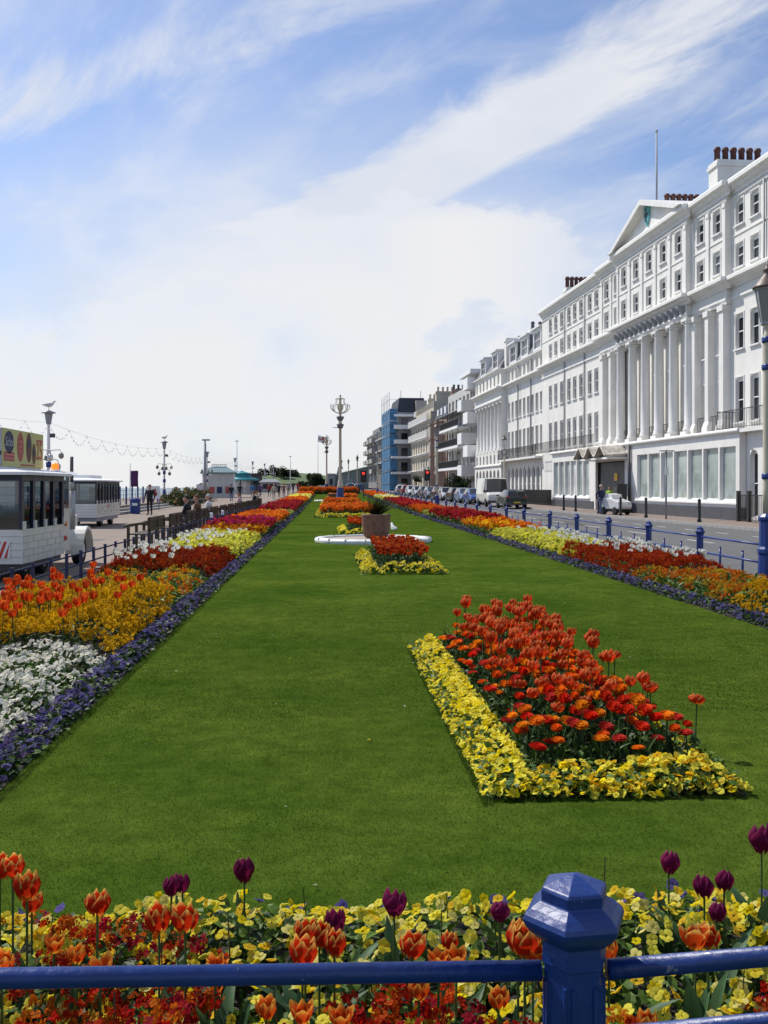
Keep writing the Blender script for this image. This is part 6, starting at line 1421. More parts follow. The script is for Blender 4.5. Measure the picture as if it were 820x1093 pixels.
# ------------------------------------------------------------------ bollards, signs, lights, bins
def bollard(s,d,lab):
    x,y=st(s,d); t=thing('bollard',lab,'bollard',(x,y,gz(y)),RA,'black bollards along the hotel pavement'); MB().lathe(0,0,[(.1,0),(.1,.12),(.075,.16),(.07,.95),(.085,1.0),(.06,1.06),(.01,1.1)],10).build('shaft',M['iron'],t); MB().lathe(0,0,[(.082,.8),(.082,.86)],10,sm=False).build('band',M['plinth'],t)
for s,lab in ((46.2,'black bollard on the pavement nearest the porch railings'),(53,'black bollard between the grey sign pole and the hotel entrance'),(57,'black bollard just right of the white buggy'),(61,'black bollard in front of the man by the hotel entrance'),(65.8,'black bollard left of the dark hotel entrance'),(68.6,'black bollard farthest left of the hotel entrance')): bollard(s,-2.75,lab)
x,y=st(50.6,-2.6); t=thing('sign_pole','slim grey pole with small sign plates on the hotel pavement','sign',(x,y,0),RA); MB().tube([(0,0,0),(0,0,3.5)],.05,8).build('pole',M['lead'],t); MB().box(-.35,.35,-.25,.05,3.42,3.47).build('lamp_head',M['lead'],t); MB().box(-.1,.1,-.075,-.052,2.25,2.65).build('plate',M['frame'],t)
x,y=st(63.2,-.65); t=thing('black_kiosk_box','tall black box standing beside the hotel entrance drainpipe','box',(x,y,0),RA); mb=MB(); mb.box(-.3,.3,-.45,.45,0,1.75); mb.box(-.33,.33,-.48,.48,1.75,1.82); mb.build('cabinet',M['iron'],t); MB().box(-.325,-.302,-.36,.36,.3,1.6).build('cabinet_door',M['darkpanel'],t)
def traffic_light(label,u,yr,h=3.4,v=506):
    x,y=at(u,yr); z=gz(y)-.1; h=EYE-(v-VH)*yr/F-z+.15
    t=thing('traffic_light',label,'traffic light',(x,y,z),-.1,'traffic lights showing red'); MB().tube([(0,.12,0),(0,.12,h)],.06,8).build('pole',M['plinth'],t); MB().box(-.36,.36,-.02,.02,h-1.1,h+.25).build('backing_board',M['iron'],t)
    hd=MB().box(-.17,.17,-.22,-.025,h-.95,h+.15).build('signal_head',M['iron'],t)
    for k,m_ in enumerate(('redlight','plinth','plinth')): MB().ball((0,-.23,h-.07-.33*k),(.15 if k==0 else .11,.04,.15 if k==0 else .11),10).build('lens',M[m_],t)
    mb=MB()
    for k in range(3): mb.box(-.13,.13,-.36,-.221,h+.06-.33*k,h+.08-.33*k)
    mb.build('hood',M['iron'],t)
traffic_light('left one of two red traffic lights, beyond the flower beds',388.2,118)
traffic_light('right one of two red traffic lights, before the brown house',456.3,124,v=505)
def litter_bin(label,u,v,k=1.0):
    x,y=pix(u,v,0); t=thing('litter_bin',label,'bin',(x,y,gz(y)),.1,'blue promenade litter bins'); MB().lathe(0,0,[(.28,0),(.3,.05),(.31,.75),(.34,.78),(.34,.86),(.3,.92),(.1,.95)],8,sm=False).build('drum',M['blue_far'],t); MB().box(-.15,.15,-.36,-.3,.5,.66).build('slot_panel',M['frame'],t)
litter_bin('blue litter bin before the terrace steps, nearer one',144.5,548.5); litter_bin('blue litter bin beyond the low flower hedge, farther one',220,537)
# ------------------------------------------------------------------ raised terrace with steps, railings, notice board, banner
t=thing('terrace_steps','low raised terrace with three long steps on the seaward side','steps',(-12,58,0))
for k in range(3): MB().box(-9,-.1-.42*k,0+.2*k,22-.2*k,.0+.155*k,.155*(k+1)).build('step',M['kerb' if k<2 else 'prom'],t)
t=thing('terrace_railing','blue railing with glazed panels along the raised terrace','railing',(-13.3,58.5,.47)); mb=MB()
for y in range(0,22,2): mb.box(-.05,.05,y-.05,y+.05,0,1.2)
for x in range(0,9,2): mb.box(-x-.05,-x+.05,-.05,.05,0,1.2)
for z in(.25,.7,1.15): mb.tube([(-4,20,z),(-4,0,z)],.03,4); mb.tube([(-8,0,z),(-1.2,0,z)],.03,4)
mb.build('rails',M['blue_far'],t)
for y in (4,6): MB().box(-1.5,-1.44,y+.1,y+1.8,.15,1.1).build('glazed_panel',M['loungeglass'],t)
x,y=at(163.6,70); t=thing('notice_board','white notice board with red figure behind the man in black','notice board',(x,y,gz(y))); MB().box(-.46,.46,-.03,.03,.75,1.65).build('board',M['frame'],t); mb=MB()
mb.tube([(-.4,0,0),(-.4,0,.75)],.03,6); mb.tube([(.4,0,0),(.4,0,.75)],.03,6); mb.build('leg',M['blue_far'],t); mb=MB(); mb.ball((.12,-.032,1.35),(.1,.006,.12),8); mb.ball((.16,-.033,1.1),(.16,.006,.17),8); mb.ball((.02,-.034,1.2),(.06,.006,.2),8); mb.build('red_figure',M['signred'],t)
x,y=at(141,62); t=thing('purple_banner','tall narrow purple banner on a pole by the terrace','banner',(x,y,.0)); MB().tube([(-.12,0,0),(-.12,0,3.1)],.03,6).build('pole',M['frame'],t); mb=MB(); vs=[];fs=[]
for i in range(9): z=1.65+1.0*i/8; vs+=[(-.08,.02*math.sin(i),z),(.16,.03*math.sin(i+1),z),(.38,.03*math.sin(i*1.2),z)]
for i in range(8): a=3*i; fs+=[(a,a+1,a+4,a+3),(a+1,a+2,a+5,a+4)]
M['purple']=mk('purple_cloth',(.09,.02,.1),.8,.15,4); o=mb.add(vs,fs,0,True).build('cloth',M['purple'],t); sd=o.modifiers.new('s','SOLIDIFY'); sd.thickness=.01
# low hedges and plants along the sea side of the promenade
def shrub(name,label,x,y,rx,ry,h,n,lcol,size=.06,flower=None,kind='thing',cat='shrub',z0=None,lump=1.0):
    sc=SC(); u=RNG.normal(0,1,(n,3)); u/=np.linalg.norm(u,axis=1)[:,None]; u[:,2]=np.abs(u[:,2]); r=RNG.uniform(.72,1.0,n)**.5
    k=1+.22*lump*np.sin(u[:,0]*5+u[:,1]*3+y)+.18*lump*np.sin(u[:,1]*7+u[:,2]*6+x)
    P=u*r[:,None]*k[:,None]*np.array((rx,ry,h)); P[:,2]=np.maximum(P[:,2],.02)
    base=gz(y) if z0 is None else z0
    sc.put(OVL,P+np.array((0,0,0)),size*RNG.uniform(.7,1.5,n),RNG.uniform(-1.3,.2,n),None,None,pick(lcol,n),.35,1)
    if flower: m=n//14; i=RNG.integers(0,n,m); sc.put(floret((1,1,1)),P[i]*1.03,size*.8,RNG.uniform(0,1,m),None,None,pick(flower,m),.2,0)
    t=thing(name,label,cat,(x,y,base)); link('foliage',sc.mesh('foliage',[M['petal'],M['leaf']]),t)
    mb=MB(); 
    for q in range(4): a=q*1.6; mb.tube([(.08*math.cos(a),.08*math.sin(a),-.05),(.4*rx*math.cos(a),.4*ry*math.sin(a),h*.6)],[.05,.02],5)
    mb.build('stems',M['wood'],t); return t
for i,(y,lab) in enumerate(((83,'low green hedge planting with flowers by the terrace end'),(90,'low green hedge planting between terrace and kiosk, middle one'),(98,'low green hedge planting nearest the kiosk'))): shrub('hedge_planting',lab,-12.6,y,1.0,3.6,1.15,2600,[LF,LFD,(.06,.09,.03)],.13,[(.4,.25,.1),(.35,.08,.06)],cat='hedge')
t=thing('hoop_fence','low dark hoop fence around the sea side planting','fence',(-11.4,80,0)); mb=MB()
for k in range(24): y=k; mb.tube([(0,y,0),(0,y,.45),(0,y+.5,.6),(0,y+1,.45)],.025,4)
mb.build('hoops',M['navy'],t)
t=thing('sea_railing','pale grey railing at the promenade edge before the sea','railing',(-21,70,0)); mb=MB()
for k in range(60): mb.tube([(0,k*1.6,0),(0,k*1.6,1.25)],.035,4)
for z in(.3,.75,1.22): mb.tube([(0,0,z),(0,60,gz(130)*.3+z),(0,95,gz(165)+z-.2)],.03,4)
mb.build('rails',M['lead'],t)
t=thing('kiosk_railing','white picket railing in front of the kiosk','railing',(-13.2,101,gz(101))); mb=MB()
for k in range(22): mb.tube([(0,k*.42,0),(0,k*.42,1.7)],.035,4)
for z in(.2,1.65): mb.tube([(0,0,z),(0,9,z)],.04,4)
mb.build('pickets',M['signgrey'],t)
# kiosk, shelters
M['tealroof']=mk('grey_teal_roof',(.15,.24,.26),.55,.1,2); M['turq']=mk('turquoise_roof',(.05,.3,.33),.5,.1,2); M['kioskwall']=mk('kiosk_white',(.55,.55,.53),.6,.06,2,stain=.4,stcol=(.3,.3,.29))
x,y=at(234,122); t=thing('kiosk','white promenade kiosk with grey hipped roof and small iron crown','kiosk',(x,y,gz(y)),.08)
w=MB(); off=(0,0,0); w.box(-1.9,1.9,-1.9,1.9,0,2.9); w.build('wall',M['kioskwall'],t)
MB().add([(-2.2,-2.2,2.9),(2.2,-2.2,2.9),(2.2,2.2,2.9),(-2.2,2.2,2.9),(-2.2,-2.2,3.05),(2.2,-2.2,3.05),(2.2,2.2,3.05),(-2.2,2.2,3.05),(-.9,-.9,3.75),(.9,-.9,3.75),(.9,.9,3.75),(-.9,.9,3.75)],[(0,3,2,1),(0,1,5,4),(1,2,6,5),(2,3,7,6),(3,0,4,7),(4,5,9,8),(5,6,10,9),(6,7,11,10),(7,4,8,11),(8,9,10,11)]).build('roof',M['tealroof'],t)
mb=MB()
for k in range(8):
    q=-.85+1.7*k/7; mb.tube([(q,-.85,3.75),(q,-.85,4.1)],.03,4); mb.tube([(q,.85,3.75),(q,.85,4.1)],.03,4)
mb.tube([(-.85,-.85,4.0),(.85,-.85,4.0)],.03,4); mb.build('roof_cresting',M['lead'],t)
MB().box(-.9,.9,-1.94,-1.9,1.0,2.2).build('hatch',M['kioskwall'],t); mb=MB()
for q,c in ((-1.1,'signred'),(-.2,'signblue'),(.8,'signred')): MB().box(q,q+.6,-1.96,-1.941,.5,1.3).build('poster',M[c],t)
for q in(-1.85,1.85): MB().box(q-.08,q+.08,-1.98,-1.9,0,2.9).build('corner_post',M['frame'],t)
x,y=at(258,148); t=thing('turquoise_shelter','round promenade shelter with stepped turquoise roof','shelter',(x,y,gz(y))); MB().lathe(0,0,[(2.6,2.0),(2.5,2.25),(1.5,2.5),(1.4,2.6),(1.35,2.9),(1.6,2.95),(.8,3.25),(.05,3.5)],16).build('roof',M['turq'],t); mb=MB()
for k in range(8): a=k*PI/4; mb.tube([(2.2*math.cos(a),2.2*math.sin(a),0),(2.2*math.cos(a),2.2*math.sin(a),2.1)],.08,6)
mb.build('posts',M['navy'],t); MB().lathe(0,0,[(1.6,0),(1.6,2.0)],12,sm=False).build('screen',M['loungeglass'],t)
x,y=at(268,172); t=thing('beach_hut_block','flat brown roofed building beyond the turquoise shelter','building',(x,y,gz(y)),.08); MB().box(-1.9,1.9,-2,2,0,2.9).build('wall',M['plinth'],t); MB().box(-2.2,2.2,-2.3,2.3,2.9,3.15).build('roof',M['wood'],t); MB().box(-1.3,1.3,-2.03,-2.0,1.2,2.3).build('window',M['glass'],t)
x,y=at(288,165); t=thing('grey_shelter','low pale grey seaside shelter before the grassy mound','shelter',(x,y,gz(y)),.05); MB().box(-1.5,1.5,-1.2,1.2,0,1.7).build('wall',M['far_pale'],t); MB().add([(-1.8,-1.5,1.7),(1.8,-1.5,1.7),(1.8,1.5,1.7),(-1.8,1.5,1.7),(-1.0,-.7,2.2),(1.0,-.7,2.2),(1.0,.7,2.2),(-1.0,.7,2.2)],[(0,3,2,1),(0,1,5,4),(1,2,6,5),(2,3,7,6),(3,0,4,7),(4,5,6,7)]).build('roof',M['lead'],t); MB().box(-1.1,1.1,-1.23,-1.2,.6,1.4).build('window',M['glass'],t)
for (u,yr,h,lab) in ((310,190,6.5,'thin white mast beyond the shelters'),(253,150,8.0,'tall thin white mast above the turquoise shelter')):
    x,y=at(u,yr); t=thing('mast',lab,'mast',(x,y,gz(y))); MB().tube([(0,0,0),(0,0,h)],[.1,.05],6).build('pole',M['frame'],t); MB().box(-.25,.25,-.06,.06,h-.1,h+.05).build('head',M['frame'],t)
# flagpole with red cross flag
x,y=at(339.5,185); t=thing('flag','white flag with red cross flying from a slim pole behind the round tree','flag',(x,y,gz(y))); H=11.3-gz(y)
MB().tube([(0,0,0),(0,0,H+.2)],[.06,.04],6).build('pole',M['frame'],t); mb=MB(); vs=[];fs=[];ms=[]
cx=[0,.25,.5,.75,.95,1.15,1.4,1.65,1.9]; cz=[0,.24,.48,.72,.96,1.2]
for z in cz:
    for q in cx: vs.append((.04+q*.96,.12*math.sin(q*4),H-1.25+z-.18*q+.04*math.sin(q*5)))
for j in range(5):
    for i in range(8): a=j*9+i; mb.add([vs[a],vs[a+1],vs[a+10],vs[a+9]],[(0,1,2,3)],1 if (i in(3,4) or j==2) else 0,True)
mb.build('cloth',[M['frame'],M['signred']],t)
# ------------------------------------------------------------------ trees, hedge, statue
def tree(label,x,y,z,h,r,n,cols,tr=.16,cat='tree',leaf=.2,seed=0,name='round_tree'):
    rg=np.random.default_rng(seed); t=thing(name,label,cat,(x,y,z)); mb=MB(); mb.tube([(0,0,-.1),(.05,0,h*.3),(0,.05,h*.6)],[tr,tr*.8,tr*.4],8)
    cl=[]
    for k in range(16):
        a=rg.uniform(0,6.28); q=rg.uniform(.15,.72)*r; zc=h*rg.uniform(.32,.86); c=(q*math.cos(a),q*math.sin(a),zc); cl.append((c,rg.uniform(.26,.44)*r)); mb.tube([(0,0,h*.28),(c[0]*.6,c[1]*.6,zc*.75),c],[tr*.5,tr*.25,.02],5)
    mb.build('trunk',M['wood'],t); sc=SC()
    for (c,rr) in cl:
        m=n//16; u=rg.normal(0,1,(m,3)); u/=np.linalg.norm(u,axis=1)[:,None]; P=np.array(c)+u*rr*rg.uniform(.4,1.05,m)[:,None]**.6; P[:,2]=np.maximum(P[:,2],h*.08)
        b=rg.uniform(.7,1.3); sc.put(OVL,P,leaf*rg.uniform(.6,1.4,m),rg.uniform(-1.4,.4,m),None,None,pick(cols,m)*b,.3,0)
    link('crown',sc.mesh('crown',[M['leaf']]),t); return t
TG=[(.045,.075,.02),(.06,.085,.022),(.03,.055,.018),(.08,.1,.03)]
x,y=at(337,172); tree('round bushy evergreen tree behind the far flower bed',x,y,gz(y),3.35,1.9,7000,TG,.2,leaf=.2,seed=3)
x,y=at(325,174); tree('smaller bush beside the round evergreen tree',x,y,gz(y),1.7,1.15,3000,TG,.12,leaf=.17,seed=4,name='bush')
x,y=st(112,-2.2); tree('small green pavement tree before the balcony flats',x,y,gz(y),2.9,1.25,3500,[(.03,.05,.02),(.045,.07,.025),(.02,.04,.015)],.12,leaf=.16,seed=5)
x,y=st(118,-2.0); tree('second small dark pavement tree before the veranda house',x,y,gz(y),2.6,1.2,3000,[(.03,.05,.02),(.04,.06,.02)],.12,leaf=.16,seed=6)
for i,(u,yr,h) in enumerate(((296,300,4.2),(303,290,3.4),(282,310,3.0),(312,300,2.6))):
    x,y=at(u,yr); tree(['dark tree tallest on the far mound','dark tree right of the tallest on the far mound','dark tree left of the tallest on the far mound','small dark tree at the right end of the far mound'][i],x,y,gz(y)+1.2,h,2.6,1200,[(.03,.045,.02),(.04,.06,.025)],.2,leaf=.45,seed=10+i)
sc=SC(); n=9000; hx0,hx1=-4.3,5.2; P=np.stack([RNG.uniform(hx0,hx1,n),RNG.uniform(158.6,160,n),RNG.uniform(.02,1.05,n)],1); P[:,2]*=1+.06*np.sin(P[:,0]*3); sc.put(OVL,P-np.array((0,159,0)),RNG.uniform(.07,.14,n),RNG.uniform(-1.3,.3,n),None,None,pick([LFD,LF,(.03,.05,.02)],n),.3,0)
t=thing('clipped_hedge','low clipped dark hedge closing the far end of the garden','hedge',(0,159,gz(159))); link('foliage',sc.mesh('hedge',[M['leaf']]),t); MB().box(hx0+.1,hx1-.1,-.25,.85,0,.9).build('stems',M['wood'],t)
x,y=st(149,-2.4); t=thing('cabbage_palm','small cabbage palm on the pavement beside the right traffic light','palm',(x,y,gz(y))); MB().tube([(0,0,0),(.05,0,1.0),(0,0,1.9)],[.14,.11,.1],7).build('trunk',M['wood'],t); sc=SC(); n=150; sc.put(blade_leaf(1.25,.05,(1,1,1),.3,5,.8),np.tile([(0,0,1.85)],(n,1)),RNG.uniform(.7,1.15,n),RNG.uniform(0,1.3,n),None,np.zeros(n),pick([(.05,.08,.03),(.035,.06,.025)],n),.25,0); link('crown',sc.mesh('palm_crown',[M['leaf']]),t)
# grassy bank and pale pavilion beyond the garden end
x,y=at(372,215); t=thing('seafront_pavilion','long low pavilion with pale sloping green-grey roof beyond the garden','building',(x,y,gz(y)),.1)
M['paleroof']=mk('pale_greengrey_roof',(.26,.3,.27),.7,.08,.6)
mb=MB(); mb.extr([(-3.6,0),(4.4,0),(4.4,4.6),(-3.6,2.6)],0,9); mb.build('wall',M['paleroof'],t); mb=MB(); mb.extr([(-3.8,2.62),(4.6,4.62),(4.6,4.9),(-3.8,2.85)],-.3,9.3); mb.build('sloping_roof',M['paleroof'],t); MB().box(-2.0,1.2,-.06,-.005,.8,2.1).build('window_band',M['loungeglass'],t); MB().box(-2.1,1.3,-.1,-.061,.68,.8).build('window_sill',M['frame'],t)
x,y=at(353.5,190); t=thing('plinth_monument','grey stone monument with leaning bronze figure on a pale plinth','statue',(x,y,gz(y))); MB().box(-.9,.9,-.8,.8,0,.5).box(-.65,.65,-.6,.6,.5,2.9).box(-.8,.8,-.75,.75,2.9,3.2).build('plinth',M['far_pale'],t); MB().box(-.3,.3,-.64,-.601,1.0,2.2).build('plaque',M['iron'],t)
mb=MB(); mb.tube([(1.3,0,0),(1.35,0,1.8),(1.5,0,3.3),(1.75,0,4.6),(2.0,.0,5.4)],[.55,.5,.42,.3,.12],10); mb.ball((2.02,-.05,5.55),(.2,.2,.26),10); mb.tube([(1.6,0,4.7),(1.35,-.1,4.1),(1.6,-.3,3.8)],[.14,.11,.08],7); mb.tube([(1.9,0,4.8),(2.2,-.1,4.2),(1.9,-.35,3.9)],[.14,.11,.08],7); mb.build('bronze_figure',M['slate'],t)
# ------------------------------------------------------------------ people
def cloth(n,c): M[n]=mk(n,c,.85,.15,8,.1,40); return n
for n,c in (('skin',(.5,.28,.2)),('black_cloth',(.014,.014,.018)),('jeans',(.1,.14,.24)),('navy_cloth',(.02,.03,.08)),('blue_cloth',(.04,.16,.38)),('purple_cloth2',(.1,.05,.22)),('red_cloth',(.3,.03,.03)),('beige_cloth',(.45,.38,.3)),('white_cloth',(.68,.67,.64)),('lime_cloth',(.4,.65,.04)),('brown_cloth',(.16,.09,.05)),('grey_cloth',(.2,.2,.21)),('pink_cloth',(.6,.4,.38)),('hair_dark',(.025,.018,.012)),('hair_grey',(.45,.44,.42)),('hair_brown',(.1,.05,.025)),('shoe',(.02,.018,.016))): cloth(n,c)
def capsule(mb,a,b,ra,rb,n=10):
    a,b=Vector(a),Vector(b); d=(b-a).normalized() if (b-a).length>1e-6 else Vector((0,0,1))
    pts=[];r=[]
    for k in(0,.45,.8): pts.append(a-d*ra*math.cos(PI/2*k)); r.append(max(.002,ra*math.sin(PI/2*k)))
    pts+= [a,b]; r+=[ra,rb]
    for k in(.8,.45,0): pts.append(b+d*rb*math.cos(PI/2*k)); r.append(max(.002,rb*math.sin(PI/2*k)))
    mb.tube(pts,r,n)
PM={}
def person_mesh(key,pose,top,legs,H=1.74,walk=0.0,arm=.1,vox=.013):
    s=H/1.75; B=[]
    def add(a,b,ra,rb,m): B.append((Vector(a)*s,Vector(b)*s,ra*s,rb*s,m))
    if pose=='stand':
        hip=.92
        for q in(-1,1):
            f=walk*q; kn=(q*.1,.16*f+.02,.5); an=(q*.1,.32*f-.06*abs(f)-.02,.09)
            add((q*.085,0,hip),kn,.095,.062,legs); add(kn,an,.06,.042,legs); add(an,(q*.12,an[1]+.15,.045),.042,.036,'shoe')
            sh=(q*.19,0,1.42); el=(q*(.24+arm*.5),-.12*f-.03,1.14); wr=(q*(.24+arm*.4),-.2*f+.08,.9)
            add(sh,el,.062,.046,top); add(el,wr,.044,.032,top); add(wr,(wr[0],wr[1]+.02,.83),.036,.034,'skin')
            for k in range(4): add((wr[0]-q*.0,wr[1]+.035-.02*k,.83),(wr[0]-q*.012,wr[1]+.045-.02*k,.75+.008*abs(k-1.5)),.0115,.01,'skin')
            add((wr[0]-q*.01,wr[1]+.04,.86),(wr[0]-q*.03,wr[1]+.08,.8),.012,.011,'skin')
        add((0,0,.95),(0,.0,1.12),.145,.14,top); add((-.05,0,1.12),(.05,0,1.12),.14,.14,top); add((-.1,-.01,1.32),(.1,-.01,1.32),.125,.125,top); add((0,0,1.1),(0,-.01,1.34),.15,.14,top); add((-.07,0,.93),(.07,0,.93),.12,.12,legs)
        nk=(0,.0,1.45); hd=(0,.02,1.63)
    else:
        for q in(-1,1):
            kn=(q*.12,.45,.5); an=(q*.12,.42,.09); add((q*.09,0,.5),kn,.1,.065,legs); add(kn,an,.06,.042,legs); add(an,(q*.13,.56,.05),.042,.036,'shoe')
            sh=(q*.19,-.02,1.0); el=(q*.26,.08,.74); wr=(q*.12,.3,.64); add(sh,el,.062,.046,top); add(el,wr,.044,.032,top); add(wr,(q*.08,.36,.62),.036,.034,'skin')
            for k in range(4): add((q*.08+.018*(k-1.5),.37,.62),(q*.08+.018*(k-1.5),.44,.6),.0115,.01,'skin')
            add((q*.06,.34,.64),(q*.03,.38,.65),.012,.011,'skin')
        add((-.07,.02,.52),(.07,.02,.52),.13,.13,legs); add((0,0,.55),(0,-.04,.75),.15,.145,top); add((-.1,-.04,.92),(.1,-.04,.92),.125,.125,top); add((0,-.03,.7),(0,-.04,.94),.15,.14,top)
        nk=(0,-.02,1.04); hd=(0,.0,1.22)
    add(nk,hd,.055,.05,'skin'); h=hd
    add((h[0],h[1]-.015,h[2]+.03),(h[0],h[1]+.015,h[2]-.01),.098,.085,'skin'); add((h[0],h[1]+.03,h[2]-.06),(h[0],h[1]+.04,h[2]-.07),.055,.05,'skin'); add((h[0],h[1]+.1,h[2]+.01),(h[0],h[1]+.115,h[2]-.015),.015,.018,'skin')
    for q in(-1,1): add((h[0]+q*.092,h[1],h[2]+.015),(h[0]+q*.095,h[1]-.01,h[2]-.02),.018,.014,'skin')
    mb=MB()
    for a,b,ra,rb,m in B: capsule(mb,a,b,ra,rb)
    me=mb.mesh('tmp',[M['skin']]); o=link('tmp',me); rm=o.modifiers.new('r','REMESH'); rm.mode='VOXEL'; rm.voxel_size=vox; sm=o.modifiers.new('s','SMOOTH'); sm.iterations=2
    bpy.context.view_layer.update(); out=bpy.data.meshes.new_from_object(o.evaluated_get(bpy.context.evaluated_depsgraph_get())); bpy.data.objects.remove(o)
    names=['skin',top,legs,'shoe']; out.materials.clear()
    for nmx in names: out.materials.append(M[nmx])
    n=len(out.polygons); ce=np.zeros(n*3); out.polygons.foreach_get('center',ce); ce=ce.reshape(-1,3); best=np.full(n,1e9); mi=np.zeros(n,int)
    for a,b,ra,rb,m in B:
        a_,b_=np.array(a),np.array(b); ab=b_-a_; tt=np.clip(((ce-a_)@ab)/max(1e-9,ab@ab),0,1); d=np.linalg.norm(ce-(a_+tt[:,None]*ab),axis=1)-(ra+(rb-ra)*tt); k=d<best; best[k]=d[k]; mi[k]=names.index(m)
    out.polygons.foreach_set('material_index',mi); out.polygons.foreach_set('use_smooth',np.ones(n,bool)); out.update()
    hm=MB(); hs=Vector(h)*s; hm.ball((hs.x,hs.y-.022*s,hs.z+.045*s),(.1*s,.1*s,.095*s),12); 
    return out,hm.mesh('hair',[M['hair_dark']]),hs,s
def person(label,u,yr,pose,top,legs,hair,rz,H=1.74,walk=0,dz=0,xy=None,extra=None):
    key=(pose,top,legs,walk,H)
    if key not in PM: PM[key]=person_mesh(key,pose,top,legs,H,walk)
    me,hm,hs,s=PM[key]; x,y=xy or at(u,yr); t=thing('person',label,'person',(x,y,gz(y)+dz),rz,'people on the seafront'); link('body',me,t); h=link('hair',hm,t); h.material_slots[0].link='OBJECT'; h.material_slots[0].material=M[hair]
    mb=MB()
    for q in(-1,1): mb.ball((hs.x+q*.034*s,hs.y+.088*s,hs.z+.02*s),(.011,.008,.008),6)
    mb.build('eyes',M['black'],t)
    if extra: extra(t,s)
    return t
def bag(col): 
    def f(t,s): MB().box(.25,.42,-.14,.14,.55,.88).build('shoulder_bag',M[col],t)
    return f
person('man in black jacket and trousers standing before the terrace steps',160,57,'stand','black_cloth','black_cloth','hair_dark',PI-.15,1.76)
x,y=pix(641.5,549.3); person('grey-haired man in dark jacket and jeans walking past the hotel entrance',0,0,'stand','navy_cloth','jeans','hair_grey',PI+.5,1.76,.5,xy=(x,y))
x,y=pix(651,546.8); person('person in lime yellow high-visibility top behind the white buggy',0,0,'stand','lime_cloth','navy_cloth','hair_brown',PI-.6,1.66,0,xy=(x,y))
person('person in dark top and blue jeans walking on the promenade near the kiosk',247,98,'stand','black_cloth','jeans','hair_dark',.2,1.7,.6)
person('person all in black walking beside the turquoise shelter',256,108,'stand','black_cloth','navy_cloth','hair_dark',.1,1.75,.5)
person('person in bright blue jacket walking away on the promenade',269.5,118,'stand','blue_cloth','grey_cloth','hair_dark',0,1.75,.5)
person('person in purple jacket walking on the promenade',278,124,'stand','purple_cloth2','navy_cloth','hair_brown',.3,1.7,.4)
person('person in red top walking on the promenade',287.5,126,'stand','red_cloth','black_cloth','hair_dark',2.9,1.68,.4)
person('white-haired person in beige coat with a pale bag on the promenade',292.5,112,'stand','beige_cloth','grey_cloth','hair_grey',3.0,1.68,.3,extra=bag('white_cloth'))
person('person in dark coat just right of the beige coat',298,122,'stand','black_cloth','black_cloth','hair_dark',.2,1.74,.4)
person('person in brown coat farther along the promenade',303,128,'stand','brown_cloth','navy_cloth','hair_brown',3.3,1.7,.5)
person('person in grey coat far along the promenade',308,138,'stand','grey_cloth','black_cloth','hair_grey',.1,1.72,.5)
person('person in dark blue top farthest but one on the promenade',313,146,'stand','navy_cloth','jeans','hair_dark',.2,1.72,.5)
person('tiny person in red coat farthest along the promenade',318,156,'stand','red_cloth','navy_cloth','hair_dark',.2,1.7,.5)
def sit(u,yr,label,top,hair,rz=PI/2):
    y=yr; person(label,0,0,'sit',top,'grey_cloth','%s'%hair,rz,1.7,0,.04,xy=(GX0-.5-.16,y))
sit(0,33.4,'dark-haired person in black coat sitting on the third bench','black_cloth','hair_dark'); sit(0,36.0,'person in brown coat sitting on the fourth bench','brown_cloth','hair_brown'); sit(0,39.4,'white-haired person in white coat sitting on a promenade bench','white_cloth','hair_grey')
sit(0,53,'person in pale pink top sitting on a bench alone','pink_cloth','hair_brown'); sit(0,63.8,'dark-haired person in black sitting on a far bench','black_cloth','hair_brown'); sit(0,66.3,'person in beige coat sitting on the farthest occupied bench','beige_cloth','hair_brown')
x,y=-5.9,17.7; person('dark-haired passenger in grey seated at the rear of the road train engine',0,0,'sit','grey_cloth','navy_cloth','hair_dark',0,1.6,0,.36,xy=(x,y))
# ------------------------------------------------------------------ sky, sun, camera
AZ,EL=math.radians(-46),math.radians(50)
sc_=bpy.context.scene
wd=bpy.data.worlds.new('World'); sc_.world=wd; wd.use_nodes=True; N=wd.node_tree.nodes; L=wd.node_tree.links; bg=N['Background']
sky=N.new('ShaderNodeTexSky'); sky.sky_type='NISHITA'; sky.sun_disc=False; sky.sun_elevation=EL; sky.sun_rotation=AZ; sky.air_density=1.0; sky.dust_density=.6; sky.ozone_density=2.5
STR=.1
def math_(op,a,b=None,c=None,clamp=False):
    n=N.new('ShaderNodeMath'); n.operation=op; n.use_clamp=clamp
    for i,q in enumerate((a,b,c)):
        if q is None: continue
        if isinstance(q,(int,float)): n.inputs[i].default_value=q
        else: L.new(q,n.inputs[i])
    return n.outputs[0]
def mrange(v,a,b,c=0.0,d=1.0,smooth=True):
    n=N.new('ShaderNodeMapRange'); n.interpolation_type='SMOOTHSTEP' if smooth else 'LINEAR'; L.new(v,n.inputs['Value'])
    for k,q in zip(('From Min','From Max','To Min','To Max'),(a,b,c,d)): n.inputs[k].default_value=q
    return n.outputs[0]
tc=N.new('ShaderNodeTexCoord'); sp=N.new('ShaderNodeSeparateXYZ'); L.new(tc.outputs['Generated'],sp.inputs[0]); X,Y,Z=sp.outputs
hyp=math_('SQRT',math_('ADD',math_('MULTIPLY',X,X),math_('MULTIPLY',Y,Y)))
E=math_('DIVIDE',Z,math_('MAXIMUM',hyp,.001)); A=math_('ARCTAN2',X,Y)
zz=math_('ADD',math_('MAXIMUM',Z,0.0),.09)
